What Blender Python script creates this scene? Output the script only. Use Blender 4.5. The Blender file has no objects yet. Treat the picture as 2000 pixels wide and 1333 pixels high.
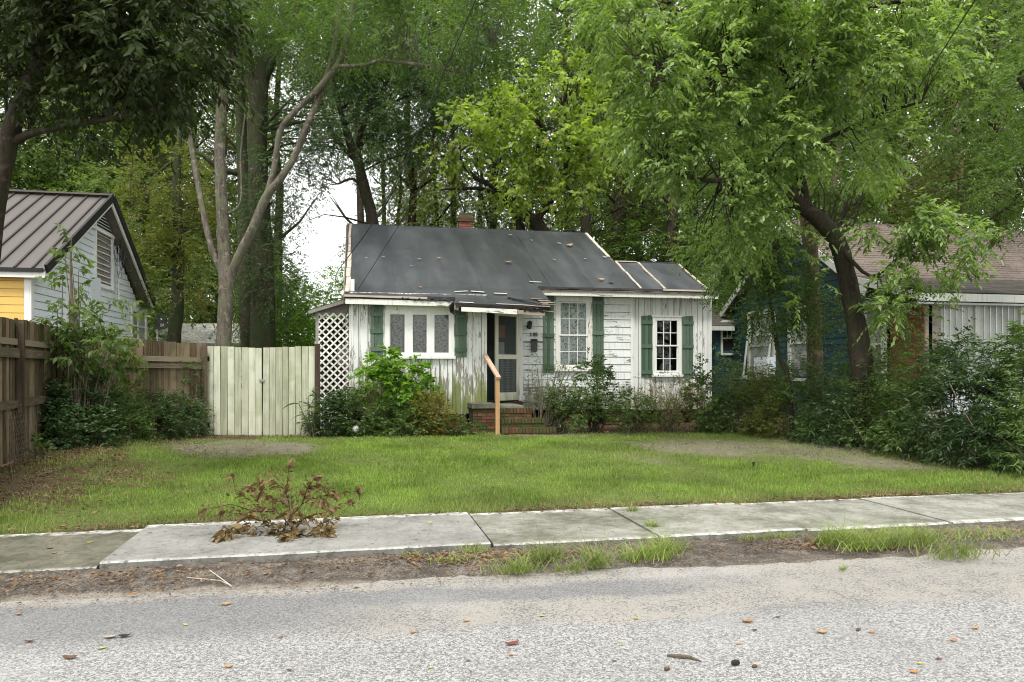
import bpy, math, random
import numpy as np
from mathutils import Vector

# ------------------------------------------------------------------ camera, world, sun, exposure
SC = bpy.context.scene
COL = SC.collection
TH = math.radians(12.0)          # the street runs 12 degrees off square to the lens
CS, SN = math.cos(TH), math.sin(TH)
H = 1.65
FP = 1444.0
HV = 718.0

cam_d = bpy.data.cameras.new("camera")
cam = bpy.data.objects.new("camera", cam_d)
COL.objects.link(cam)
cam.location = (0, 0, H)
cam.rotation_euler = (math.radians(90), 0, -TH)
cam_d.sensor_width = 36.0
cam_d.lens = FP / 2000.0 * 36.0
cam_d.shift_y = (HV - 666.5) / 2000.0
cam_d.clip_start = 0.05
cam_d.clip_end = 3000
SC.camera = cam

SUN_EL, SUN_AZ = 58.0, 200.0      # azimuth measured clockwise from +Y (north)
world = bpy.data.worlds.new("World")
SC.world = world
world.use_nodes = True
wn = world.node_tree
for _n in list(wn.nodes):
    wn.nodes.remove(_n)
w_out = wn.nodes.new('ShaderNodeOutputWorld')
w_bg = wn.nodes.new('ShaderNodeBackground')
w_sky = wn.nodes.new('ShaderNodeTexSky')
w_sky.sky_type = 'NISHITA'
w_sky.sun_disc = False
w_sky.sun_elevation = math.radians(SUN_EL)
w_sky.sun_rotation = math.radians(SUN_AZ)
w_sky.air_density = 1.0
w_sky.dust_density = 2.0
w_noise = wn.nodes.new('ShaderNodeTexNoise')
w_noise.inputs['Scale'].default_value = 2.2
w_noise.inputs['Detail'].default_value = 5
w_ramp = wn.nodes.new('ShaderNodeValToRGB')
w_ramp.color_ramp.elements[0].position = 0.3
w_ramp.color_ramp.elements[0].color = (0.78, 0.78, 0.78, 1)
w_ramp.color_ramp.elements[1].position = 0.7
w_ramp.color_ramp.elements[1].color = (0.97, 0.97, 0.97, 1)
w_mix = wn.nodes.new('ShaderNodeMix')
w_mix.data_type = 'RGBA'
w_tc = wn.nodes.new('ShaderNodeTexCoord')
wn.links.new(w_tc.outputs['Generated'], w_noise.inputs['Vector'])
wn.links.new(w_noise.outputs['Fac'], w_ramp.inputs['Fac'])
wn.links.new(w_ramp.outputs['Color'], w_mix.inputs[0])
wn.links.new(w_sky.outputs['Color'], w_mix.inputs[6])
w_mix.inputs[7].default_value = (10.1, 10.1, 9.8, 1)     # thin bright overcast
wn.links.new(w_mix.outputs[2], w_bg.inputs['Color'])
w_bg.inputs['Strength'].default_value = 0.11
wn.links.new(w_bg.outputs[0], w_out.inputs[0])

sun_d = bpy.data.lights.new("sun", 'SUN')
sun_d.energy = 1.7
sun_d.angle = math.radians(14)
sun_d.color = (1.0, 0.96, 0.9)
sun = bpy.data.objects.new("sun", sun_d)
COL.objects.link(sun)
_az, _el = math.radians(SUN_AZ), math.radians(SUN_EL)
_sd = Vector((math.sin(_az) * math.cos(_el), math.cos(_az) * math.cos(_el), math.sin(_el)))
sun.rotation_euler = _sd.to_track_quat('Z', 'Y').to_euler()

SC.view_settings.view_transform = 'Standard'
SC.view_settings.look = 'None'
SC.view_settings.gamma = 1.0
SC.view_settings.exposure = 0.92
SC.view_settings.use_curve_mapping = False
SC.cycles.max_bounces = 7
SC.cycles.diffuse_bounces = 4
SC.cycles.transmission_bounces = 5
SC.cycles.transparent_max_bounces = 8
SC.cycles.use_denoising = True
SC.cycles.filter_width = 1.05
SC.cycles.use_adaptive_sampling = True
SC.cycles.adaptive_threshold = 0.015
SC.cycles.sample_clamp_indirect = 6.0
SC.render.film_transparent = False

# ------------------------------------------------------------------ placing helpers
def tt(u): return (u - 1000.0) / FP
def DD(u, v, d):
    """point seen at photo pixel (u,v), d metres deep"""
    t = tt(u)
    return Vector((d * (t * CS + SN), d * (CS - t * SN), H - (v - HV) * d / FP))
def PY(u, v, Y):
    d = Y / (CS - tt(u) * SN)
    return DD(u, v, d)
def PX(u, v, X):
    d = X / (tt(u) * CS + SN)
    return DD(u, v, d)
def smooth(a): 
    a = np.clip(a, 0, 1)
    return a * a * (3 - 2 * a)
def gz(x, y):
    x = np.asarray(x, float); y = np.asarray(y, float)
    z = 0.075 + 0.145 * smooth((y - 8.0) / 7.5)
    z = z + 0.16 * smooth((-2.6 - x) / 2.2) * smooth((y - 8.5) / 2.0) * smooth((26 - y) / 6)
    return z
def GG(u, v, z=0.0):
    d = (H - z) * FP / (v - HV)
    return DD(u, v, d)
def GL(u, v):
    """ground point on the lawn"""
    z = 0.15
    for _ in range(6):
        p = GG(u, v, z); z = float(gz(p.x, p.y))
    return GG(u, v, z)
def GD(u, d, dz=0.0):
    """point on the lawn terrain at column u, depth d"""
    p = DD(u, HV, d)
    return Vector((p.x, p.y, float(gz(p.x, p.y)) + dz))

def base_of(o):
    while o.parent: o = o.parent
    return Vector(o.location)

def thing(name, label, cat, loc=(0, 0, 0), group=None, kind=None):
    o = bpy.data.objects.new(name, None)
    o.empty_display_size = 0.3
    COL.objects.link(o)
    o.location = loc
    o['label'] = label; o['category'] = cat
    if group: o['group'] = group
    if kind: o['kind'] = kind
    return o
def link(name, me, parent=None, loc=(0, 0, 0), label=None, kind=None):
    o = bpy.data.objects.new(name, me)
    COL.objects.link(o)
    o.location = loc
    if parent: o.parent = parent
    if label: o['label'] = label
    if kind: o['kind'] = kind
    return o

class MB:
    def __init__(s): s.v = []; s.f = []
    def poly(s, pts):
        n = len(s.v); s.v += [tuple(p) for p in pts]; s.f.append(tuple(range(n, n + len(pts))))
    def hexa(s, p):          # 8 points: bottom loop 0-3, top loop 4-7
        n = len(s.v); s.v += [tuple(q) for q in p]
        s.f += [tuple(n + i for i in q) for q in ((3, 2, 1, 0), (4, 5, 6, 7), (0, 1, 5, 4), (1, 2, 6, 5), (2, 3, 7, 6), (3, 0, 4, 7))]
    def box(s, x0, x1, y0, y1, z0, z1):
        s.hexa([(x0, y0, z0), (x1, y0, z0), (x1, y1, z0), (x0, y1, z0), (x0, y0, z1), (x1, y0, z1), (x1, y1, z1), (x0, y1, z1)])
    def beam(s, a, b, w, h, up=(0, 0, 1)):
        a = Vector(a); b = Vector(b); d = (b - a).normalized(); u = Vector(up)
        r = d.cross(u)
        if r.length < 1e-4: r = d.cross(Vector((1, 0, 0)))
        r.normalize(); u = r.cross(d).normalized()
        r = r * (w / 2); u = u * (h / 2)
        s.hexa([a - r - u, a + r - u, b + r - u, b - r - u, a - r + u, a + r + u, b + r + u, b - r + u])
    def slab(s, pts, t):     # polygon thickened by vector t
        t = Vector(t); n = len(s.v); k = len(pts)
        s.v += [tuple(Vector(p)) for p in pts] + [tuple(Vector(p) + t) for p in pts]
        s.f.append(tuple(range(n, n + k))[::-1]); s.f.append(tuple(range(n + k, n + 2 * k)))
        for i in range(k):
            j = (i + 1) % k
            s.f.append((n + i, n + j, n + k + j, n + k + i))
    def tube(s, pts, rad, n=8, rough=0.0, rng=None, cap=True):
        pts = [Vector(p) for p in pts]; k = len(pts); m0 = len(s.v)
        ref = Vector((0.3, 1, 0.1)).normalized()
        for i, p in enumerate(pts):
            d = (pts[min(i + 1, k - 1)] - pts[max(i - 1, 0)]).normalized()
            r = d.cross(ref)
            if r.length < 1e-3: r = d.cross(Vector((1, 0, 0)))
            r.normalize(); q = d.cross(r)
            for j in range(n):
                a = 2 * math.pi * j / n
                rr = rad[i] * (1 + (rng.uniform(-rough, rough) if rng else 0))
                s.v.append(tuple(p + r * math.cos(a) * rr + q * math.sin(a) * rr))
        for i in range(k - 1):
            for j in range(n):
                a = m0 + i * n + j; b = m0 + i * n + (j + 1) % n
                s.f.append((a, b, b + n, a + n))
        if cap:
            s.f.append(tuple(m0 + j for j in range(n))[::-1])
            s.f.append(tuple(m0 + (k - 1) * n + j for j in range(n)))
    def mesh(s, name, mat, off=(0, 0, 0), smooth_=False):
        me = bpy.data.meshes.new(name)
        ox, oy, oz = off
        me.from_pydata([(x - ox, y - oy, z - oz) for x, y, z in s.v], [], s.f)
        if mat: me.materials.append(mat)
        if smooth_: me.polygons.foreach_set('use_smooth', [True] * len(me.polygons))
        me.update()
        return me
    def build(s, name, mat, parent=None, label=None, kind=None, smooth_=False):
        off = base_of(parent) if parent else (0, 0, 0)
        return link(name, s.mesh(name, mat, off, smooth_), parent, label=label, kind=kind)

def top(name, mb, mat, label, cat, group=None, smooth_=False, kind=None):
    """a thing that is one mesh; origin at the middle of its foot"""
    xs = [p[0] for p in mb.v]; ys = [p[1] for p in mb.v]; zs = [p[2] for p in mb.v]
    off = ((min(xs) + max(xs)) / 2, (min(ys) + max(ys)) / 2, min(zs))
    o = link(name, mb.mesh(name, mat, off, smooth_), None, off, kind=kind)
    if label: o['label'] = label
    if cat: o['category'] = cat
    if group: o['group'] = group
    return o

_unit = {}
def unit_mesh(mat):
    if mat.name not in _unit:
        b = MB(); b.box(-.5, .5, -.5, .5, -.5, .5)
        _unit[mat.name] = b.mesh('piece_' + mat.name, mat)
    return _unit[mat.name]
def piece(name, x0, x1, y0, y1, z0, z1, mat, parent, rot=(0, 0, 0), label=None):
    b = base_of(parent)
    o = link(name, unit_mesh(mat), parent, label=label)
    o.location = ((x0 + x1) / 2 - b.x, (y0 + y1) / 2 - b.y, (z0 + z1) / 2 - b.z)
    o.scale = (abs(x1 - x0), abs(y1 - y0), abs(z1 - z0))
    o.rotation_euler = rot
    return o
def cpiece(name, c, size, rot, mat, parent, label=None):
    b = base_of(parent)
    o = link(name, unit_mesh(mat), parent, label=label)
    o.location = Vector(c) - b; o.scale = size; o.rotation_euler = rot
    return o

# ------------------------------------------------------------------ node helpers
class NT:
    def __init__(s, name):
        s.m = bpy.data.materials.new(name); s.m.use_nodes = True
        s.t = s.m.node_tree
        s.b = s.t.nodes['Principled BSDF']; s.o = s.t.nodes['Material Output']
        s._pos = None
    def n(s, typ, **kw):
        x = s.t.nodes.new(typ)
        for k, v in kw.items(): setattr(x, k, v)
        return x
    def set(s, sock, val):
        if hasattr(val, 'is_linked') or isinstance(val, bpy.types.NodeSocket): s.t.links.new(val, sock)
        elif val is not None:
            if isinstance(val, tuple) and len(val) == 3 and sock.type == 'RGBA': val = val + (1,)
            sock.default_value = val
    def pos(s):
        if s._pos is None: s._pos = s.n('ShaderNodeNewGeometry')
        return s._pos.outputs['Position']
    def geo(s, name):
        s.pos(); return s._pos.outputs[name]
    def xyz(s, v):
        x = s.n('ShaderNodeSeparateXYZ'); s.set(x.inputs[0], v); return x.outputs
    def scl(s, v, k):
        x = s.n('ShaderNodeVectorMath', operation='MULTIPLY'); s.set(x.inputs[0], v); x.inputs[1].default_value = k; return x.outputs[0]
    def addv(s, v, k):
        x = s.n('ShaderNodeVectorMath', operation='ADD'); s.set(x.inputs[0], v); s.set(x.inputs[1], k); return x.outputs[0]
    def noise(s, scale, detail=3, vec=None, rough=0.55, dist=0.0):
        x = s.n('ShaderNodeTexNoise'); s.set(x.inputs['Vector'], vec if vec is not None else s.pos())
        x.inputs['Scale'].default_value = scale; x.inputs['Detail'].default_value = detail
        x.inputs['Roughness'].default_value = rough; x.inputs['Distortion'].default_value = dist
        return x.outputs['Fac']
    def vor(s, scale, vec=None, out='Distance', feature='F1'):
        x = s.n('ShaderNodeTexVoronoi', feature=feature); s.set(x.inputs['Vector'], vec if vec is not None else s.pos())
        x.inputs['Scale'].default_value = scale
        return x.outputs[out]
    def ramp(s, fac, stops, interp='LINEAR'):
        x = s.n('ShaderNodeValToRGB'); s.set(x.inputs[0], fac); cr = x.color_ramp; cr.interpolation = interp
        while len(cr.elements) < len(stops): cr.elements.new(0.5)
        for e, (p, c) in zip(cr.elements, stops):
            e.position = p
            e.color = (c, c, c, 1) if not isinstance(c, tuple) else (c + (1,) if len(c) == 3 else c)
        return x.outputs[0]
    def mix(s, fac, a, b, blend='MIX'):
        x = s.n('ShaderNodeMix', data_type='RGBA', blend_type=blend)
        s.set(x.inputs[0], fac); s.set(x.inputs[6], a); s.set(x.inputs[7], b)
        return x.outputs[2]
    def math(s, op, a, b=0.0, c=0.0):
        x = s.n('ShaderNodeMath', operation=op)
        s.set(x.inputs[0], a); s.set(x.inputs[1], b); s.set(x.inputs[2], c)
        return x.outputs[0]
    def step(s, v, a, b):      # smooth ramp 0..1 between a and b
        x = s.n('ShaderNodeMapRange', interpolation_type='SMOOTHSTEP'); s.set(x.inputs[0], v)
        x.inputs[1].default_value = a; x.inputs[2].default_value = b
        return x.outputs[0]
    def rnd(s):
        return s.n('ShaderNodeObjectInfo').outputs['Random']
    def attr(s, name):
        return s.n('ShaderNodeAttribute', attribute_name=name).outputs['Fac']
    def done(s, col=None, rough=0.6, spec=None, bump=None, bs=0.3, bd=0.01, metal=None):
        if col is not None: s.set(s.b.inputs['Base Color'], col)
        s.set(s.b.inputs['Roughness'], rough)
        if spec is not None: s.set(s.b.inputs['Specular IOR Level'], spec)
        if metal is not None: s.set(s.b.inputs['Metallic'], metal)
        if bump is not None:
            x = s.n('ShaderNodeBump'); s.set(x.inputs['Height'], bump)
            x.inputs['Strength'].default_value = bs; x.inputs['Distance'].default_value = bd
            s.t.links.new(x.outputs[0], s.b.inputs['Normal'])
        return s.m

def varied(name, col, rough=0.6, amt=0.18, scale=3.0, spec=0.3, bump=False, metal=None):
    k = NT(name)
    n1 = k.noise(scale, 4); n2 = k.noise(scale * 12, 3)
    v = k.math('ADD', k.math('MULTIPLY', n1, 0.7), k.math('MULTIPLY', n2, 0.3))
    v = k.math('ADD', v, k.math('MULTIPLY', k.math('SUBTRACT', k.rnd(), 0.5), 0.35))
    lo = tuple(c * (1 - amt * 1.6) for c in col); hi = tuple(min(1, c * (1 + amt * 1.6)) for c in col)
    return k.done(k.ramp(v, [(0.25, lo), (0.75, hi)]), rough, spec, n2 if bump else None, metal=metal)

def old_paint(name, paint, wood=(.20, .17, .14), peel=0.35, algae_z=1.3, algae=0.8, vertical=True, streak=0.5, green=(.10, .12, .03), amp=1.0):
    """peeling, streaked, algae-stained house paint; stains sit where damp reaches the real wall"""
    k = NT(name)
    p = k.pos(); z = k.xyz(p)[2]; r = k.rnd()
    st = (14, 14, 1.6) if vertical else (1.6, 1.6, 14)
    pv = k.addv(k.scl(p, st), k.scl(r, (31.0, 17.0, 5.0)) if False else (0, 0, 0))
    off = k.n('ShaderNodeCombineXYZ'); k.set(off.inputs[0], k.math('MULTIPLY', r, 37.0)); k.set(off.inputs[2], k.math('MULTIPLY', r, 11.0))
    pr = k.addv(p, off.outputs[0])
    grain = k.noise(1.0, 5, k.scl(pr, (st[0], st[1], st[2])), 0.65)
    fine = k.noise(1.0, 4, k.scl(pr, (st[0] * 4, st[1] * 4, st[2] * 4)), 0.6)
    big = k.noise(1.3, 3, pr)
    col = k.mix(k.math('MULTIPLY', big, 0.35), paint, tuple(c * .82 for c in paint))
    col = k.mix(k.math('MULTIPLY', r, 0.18), col, (.45, .45, .40))
    # peel: more toward the foot
    low = k.step(z, algae_z + 0.5, 0.5)
    pm = k.math('ADD', grain, k.math('MULTIPLY', low, 0.11 * amp))
    pm = k.math('ADD', pm, k.math('MULTIPLY', k.math('SUBTRACT', big, 0.5), 0.5))
    pm = k.math('ADD', pm, k.math('MULTIPLY', k.math('SUBTRACT', fine, 0.5), 0.3))
    pmask = k.step(pm, 0.765 - peel * 0.40, 0.81 - peel * 0.40)
    col = k.mix(k.math('MULTIPLY', pmask, 0.85), col, k.mix(fine, wood, tuple(c * .5 for c in wood)))
    # grey drip streaks
    sk = k.noise(1.0, 3, k.scl(pr, (22, 22, .7)), 0.6)
    col = k.mix(k.math('MULTIPLY', k.step(sk, 0.52, 0.72), streak), col, (.22, .21, .17))
    # algae
    am = k.math('ADD', k.step(z, algae_z + .45, 0.5), k.math('MULTIPLY', k.math('SUBTRACT', k.noise(1.0, 4, k.scl(pr, (9, 9, 1.1))), 0.5), 2.2))
    am = k.math('MULTIPLY', k.step(am, 0.22, 0.80), algae)
    col = k.mix(am, col, k.mix(fine, green, tuple(c * 1.9 for c in green)))
    hb = k.math('SUBTRACT', fine, k.math('MULTIPLY', pmask, 0.6))
    return k.done(col, k.math('ADD', 0.5, k.math('MULTIPLY', pmask, 0.3)), 0.35, hb, 0.35, 0.006)

def plank_wood(name, col, dark, green=None, rough=0.8, vert=True):
    k = NT(name); p = k.pos(); r = k.rnd()
    off = k.n('ShaderNodeCombineXYZ'); k.set(off.inputs[0], k.math('MULTIPLY', r, 37.0)); k.set(off.inputs[2], k.math('MULTIPLY', r, 11.0))
    pr = k.addv(p, off.outputs[0])
    st = (26, 26, 1.3) if vert else (2.0, 2.0, 30)
    g = k.noise(1.0, 5, k.scl(pr, st), 0.6); b = k.noise(1.8, 3, pr)
    f = k.math('ADD', k.math('MULTIPLY', g, .6), k.math('MULTIPLY', b, .35))
    f = k.math('ADD', f, k.math('MULTIPLY', k.math('SUBTRACT', r, 0.5), 0.35))
    c = k.ramp(f, [(0.28, dark), (0.62, col)])
    if green:
        c = k.mix(k.math('MULTIPLY', k.step(k.noise(2.5, 4, pr), 0.45, 0.7), 0.65), c, green)
    return k.done(c, rough, 0.2, g, 0.5, 0.006)

def brick_mat(name, c1, c2, moss=0.0):
    k = NT(name); r = k.rnd()
    f = k.math('ADD', k.math('MULTIPLY', r, 0.7), k.math('MULTIPLY', k.noise(18, 3), 0.3))
    c = k.ramp(f, [(0.1, c1), (0.9, c2)])
    if moss:
        up = k.xyz(k.geo('Normal'))[2]
        mm = k.math('ADD', k.noise(5, 4), k.math('MULTIPLY', up, 0.16))
        c = k.mix(k.math('MULTIPLY', k.step(mm, 0.52 - moss * .12, 0.62 - moss * .06), 0.92), c, (.055, .07, .02))
    return k.done(c, 0.85, 0.2, k.noise(60, 3), 0.5, 0.004)

def leaf_mat(name, dark, light, trans=0.35, tcol=None, rough=0.45, spec=0.35, brown=0.0):
    k = NT(name)
    ri = k.geo('Random Per Island')
    pn = k.noise(0.9, 2)
    f = k.math('ADD', k.math('MULTIPLY', ri, 0.5), k.math('MULTIPLY', k.step(k.math('ADD', k.math('MULTIPLY', pn, .6), k.math('MULTIPLY', k.noise(3.2, 2), .4)), .36, .64), 0.5))
    c = k.ramp(f, [(0.12, dark), (0.85, light)])
    if brown:
        c = k.mix(k.step(ri, 1 - brown, 1.0 - brown + .01), c, (.22, .13, .03))
    c = k.mix(k.math('MULTIPLY', k.rnd(), 0.12), c, (.12, .12, .03))
    k.set(k.b.inputs['Base Color'], c)
    k.b.inputs['Roughness'].default_value = rough
    k.b.inputs['Specular IOR Level'].default_value = spec
    tr = k.n('ShaderNodeBsdfTranslucent')
    tc = k.mix(1.0, c, tcol or (1.7, 2.0, 0.6), 'MULTIPLY')
    k.set(tr.inputs[0], tc)
    ms = k.n('ShaderNodeMixShader'); ms.inputs[0].default_value = trans
    k.t.links.new(k.b.outputs[0], ms.inputs[1]); k.t.links.new(tr.outputs[0], ms.inputs[2])
    k.t.links.new(ms.outputs[0], k.o.inputs[0])
    return k.m

def bark_mat(name, dark, light, moss=None, mossamt=0.5, sc=1.0):
    k = NT(name); p = k.pos()
    g = k.noise(1.0, 6, k.scl(p, (16 * sc, 16 * sc, 3.5 * sc)), 0.7, 0.6)
    b = k.noise(1.6, 4)
    f = k.math('ADD', k.math('MULTIPLY', g, .65), k.math('MULTIPLY', b, .35))
    c = k.ramp(f, [(0.34, dark), (0.64, light)])
    c = k.mix(k.math('MULTIPLY', k.step(k.noise(7, 4), .56, .66), .5), c, tuple(min(1, x * 1.8) for x in light))
    if moss: c = k.mix(k.math('MULTIPLY', k.step(k.noise(2.0, 5), .42, .62), mossamt), c, moss)
    return k.done(c, 0.9, 0.15, g, 1.0, 0.03)

M = {}
M['siding'] = old_paint('white_board_paint', (.74, .76, .74), peel=0.52, algae_z=1.6, algae=.95, streak=.75)
M['siding_far'] = old_paint('white_panel_paint', (.74, .76, .74), wood=(.24, .17, .10), peel=0.30, algae_z=1.25, algae=.7, streak=.75, green=(.13, .11, .05))
M['clap'] = old_paint('white_clapboard_paint', (.76, .79, .78), peel=0.38, algae_z=1.3, algae=.85, vertical=False, streak=.3, green=(.10, .12, .06))
M['trim'] = old_paint('white_trim_paint', (.80, .81, .78), peel=0.12, algae_z=.9, algae=.4, streak=.25)
M['trim_old'] = old_paint('flaking_trim_paint', (.76, .75, .70), wood=(.25, .20, .15), peel=0.48, algae_z=1.5, algae=.5, streak=.35)
M['fascia'] = old_paint('fascia_paint', (.74, .75, .70), peel=0.34, algae_z=.9, algae=.2, vertical=False, streak=.3)
M['green'] = old_paint('green_shutter_paint', (.038, .092, .052), wood=(.07, .12, .08), peel=0.12, algae_z=1.0, algae=.2, streak=.12)
M['green_door'] = varied('dark_green_door_paint', (.012, .028, .026), 0.45)
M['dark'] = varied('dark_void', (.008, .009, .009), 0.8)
M['crawl'] = varied('crawlspace_dark_brown', (.03, .024, .018), 0.9)
M['foundation'] = brick_mat('foundation_brick', (.10, .05, .03), (.20, .09, .05), moss=.8)
M['brick'] = brick_mat('step_brick', (.06, .028, .02), (.19, .075, .05), moss=1.15)
M['brick_clean'] = brick_mat('chimney_brick', (.15, .06, .04), (.28, .12, .085))
M['brick_pier'] = brick_mat('porch_brick', (.17, .055, .038), (.29, .095, .062))
M['mortar'] = varied('mortar', (.30, .27, .23), 0.9)
M['mortar_dark'] = varied('dark_mortar', (.07, .065, .05), 0.9)
M['concrete_old'] = varied('mossy_step_concrete', (.16, .16, .12), 0.9, .4, 6, bump=True)
M['tar'] = varied('torn_tar_paper', (.018, .018, .02), 0.7, .5, 6, bump=True)
M['rot_wood'] = plank_wood('rotten_roof_wood', (.36, .30, .24), (.10, .07, .05), vert=False)
M['strip'] = plank_wood('pale_roof_batten', (.62, .55, .47), (.34, .28, .23), vert=False)
M['rail'] = plank_wood('new_pine_rail', (.48, .31, .16), (.34, .20, .10))
M['rail_top'] = plank_wood('new_pine_cap', (.62, .48, .36), (.45, .30, .2), vert=False)
M['fence'] = plank_wood('grey_brown_fence_wood', (.225, .170, .110), (.050, .034, .020), green=(.07, .075, .035))
M['fence_rail'] = plank_wood('fence_rail_wood', (.22, .185, .13), (.07, .055, .035), vert=False)
M['gate'] = plank_wood('whitewashed_gate_board', (.58, .59, .47), (.28, .29, .20), green=(.33, .36, .22))
M['gate_post'] = plank_wood('dark_gate_post', (.13, .10, .07), (.05, .035, .025))
M['black_metal'] = varied('black_metal', (.012, .012, .013), 0.35, spec=.5)
M['steel'] = varied('galvanised_metal', (.45, .46, .47), 0.4, metal=.8)
M['lattice'] = varied('white_lattice_plastic', (.66, .66, .60), 0.5, .2, 2)
M['leanto'] = plank_wood('grey_lean_to_board', (.28, .26, .24), (.15, .135, .12))
M['nb_trim'] = old_paint('neighbour_grey_white_trim', (.50, .53, .48), peel=.15, algae_z=.9, algae=.3, streak=.5)
M['cream'] = old_paint('cream_screen_door_paint', (.74, .72, .60), peel=.10, algae_z=1.0, algae=.45, streak=.2)
M['paper_o'] = varied('orange_paper', (.42, .13, .04), .7)
M['paper_w'] = varied('white_paper', (.55, .57, .58), .7)

def roofing():
    k = NT('charcoal_roll_roofing'); p = k.pos(); x, y, z = k.xyz(p)[0], k.xyz(p)[1], k.xyz(p)[2]
    n = k.noise(1.0, 4, k.scl(p, (1.4, .5, .5))); f = k.noise(45, 3); s2 = k.noise(1.0, 3, k.scl(p, (2.4, .35, .35)))
    v = k.math('ADD', k.math('MULTIPLY', n, .5), k.math('MULTIPLY', s2, .35)); v = k.math('ADD', v, k.math('MULTIPLY', f, .15))
    v = k.math('ADD', v, k.math('MULTIPLY', k.math('SUBTRACT', k.rnd(), .5), .12))
    c = k.ramp(v, [(0.34, (.018, .020, .024)), (0.50, (.034, .038, .043)), (0.70, (.075, .084, .088))])
    return k.done(c, k.math('ADD', .34, k.math('MULTIPLY', n, .3)), .5, k.math('ADD', k.math('MULTIPLY', f, .15), k.noise(2.2, 2)), .35, .03)
M['roofing'] = roofing()

def glass_mat(name, tint=(.9, .95, .95), refl=1.0):
    k = NT(name)
    tr = k.n('ShaderNodeBsdfTransparent'); tr.inputs[0].default_value = tint + (1,)
    gl = k.n('ShaderNodeBsdfGlossy'); gl.inputs['Roughness'].default_value = 0.03
    fr = k.n('ShaderNodeFresnel'); fr.inputs[0].default_value = 1.5
    ms = k.n('ShaderNodeMixShader')
    k.set(ms.inputs[0], k.math('MULTIPLY', fr.outputs[0], refl * 0.9))
    k.t.links.new(tr.outputs[0], ms.inputs[1]); k.t.links.new(gl.outputs[0], ms.inputs[2]); k.t.links.new(ms.outputs[0], k.o.inputs[0])
    return k.m
M['glass'] = glass_mat('window_glass')
M['glass_dusty'] = glass_mat('dusty_window_glass', (.75, .77, .75))
def screen_mat():
    k = NT('insect_screen')
    tr = k.n('ShaderNodeBsdfTransparent')
    k.set(k.b.inputs['Base Color'], (.10, .12, .12)); k.b.inputs['Roughness'].default_value = .6
    ms = k.n('ShaderNodeMixShader'); ms.inputs[0].default_value = .28
    k.t.links.new(tr.outputs[0], ms.inputs[1]); k.t.links.new(k.b.outputs[0], ms.inputs[2]); k.t.links.new(ms.outputs[0], k.o.inputs[0])
    return k.m
M['screen'] = screen_mat()
def curtain_mat(name, base, fig, sc=34):
    k = NT(name); p = k.pos()
    q = k.scl(p, (1, 0, 1))
    d = k.vor(sc, q); nn = k.noise(sc * 1.1, 3, q)
    m = k.math('ADD', k.step(d, .42, .30), k.math('MULTIPLY', k.step(nn, .5, .6), .5))
    c = k.mix(k.math('MINIMUM', m, 1.0), base, fig)
    return k.done(c, .9, .1)
M['curtain'] = curtain_mat('floral_lace_curtain', (.60, .59, .60), (.25, .24, .24), 17)
M['curtain2'] = curtain_mat('leafy_lace_curtain', (.56, .55, .50), (.20, .195, .17), 15)
M['white_sid'] = old_paint('neighbour_white_siding', (.68, .74, .79), peel=.05, algae_z=.2, algae=0, vertical=False, streak=.10)
M['yellow_sid'] = varied('yellow_siding', (.66, .43, .12), .55, .07)
M['metal_roof'] = varied('brown_standing_seam_metal', (.092, .081, .073), .5, .08, 1.2, .4)
M['seam'] = varied('dark_roof_seam', (.035, .032, .03), .5)
M['rake'] = varied('black_rake_trim', (.014, .014, .015), .45)
M['teal_sid'] = varied('dark_teal_siding', (.013, .045, .053), .5, .25, 2, .35)
M['teal_void'] = varied('window_interior', (.03, .032, .03), .8)
M['nb_win'] = varied('neighbour_window_blind', (.30, .32, .30), .6, .3, 4)
M['porch_glass'] = varied('pale_porch_screen', (.42, .45, .41), .5, .2, 1.5)

def shingles():
    k = NT('weathered_brown_shingles'); p = k.pos(); z = k.xyz(p)[2]
    b = k.n('ShaderNodeTexBrick'); k.set(b.inputs['Vector'], p)
    n = k.noise(.8, 4); f = k.noise(14, 4)
    low = k.step(z, 4.3, 3.45)
    c = k.ramp(k.math('ADD', k.math('MULTIPLY', n, .5), k.math('MULTIPLY', f, .5)), [(0.38, (.06, .050, .044)), (0.62, (.205, .158, .138))])
    c = k.mix(k.math('MULTIPLY', k.math('ADD', low, k.math('MULTIPLY', k.math('SUBTRACT', n, .5), .8)), .8), c, (.06, .065, .06))
    c = k.mix(k.math('MULTIPLY', k.rnd(), .35), c, (.10, .075, .06))
    return k.done(c, .85, .2, f, .5, .01)
M['shingle'] = shingles()

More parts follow.
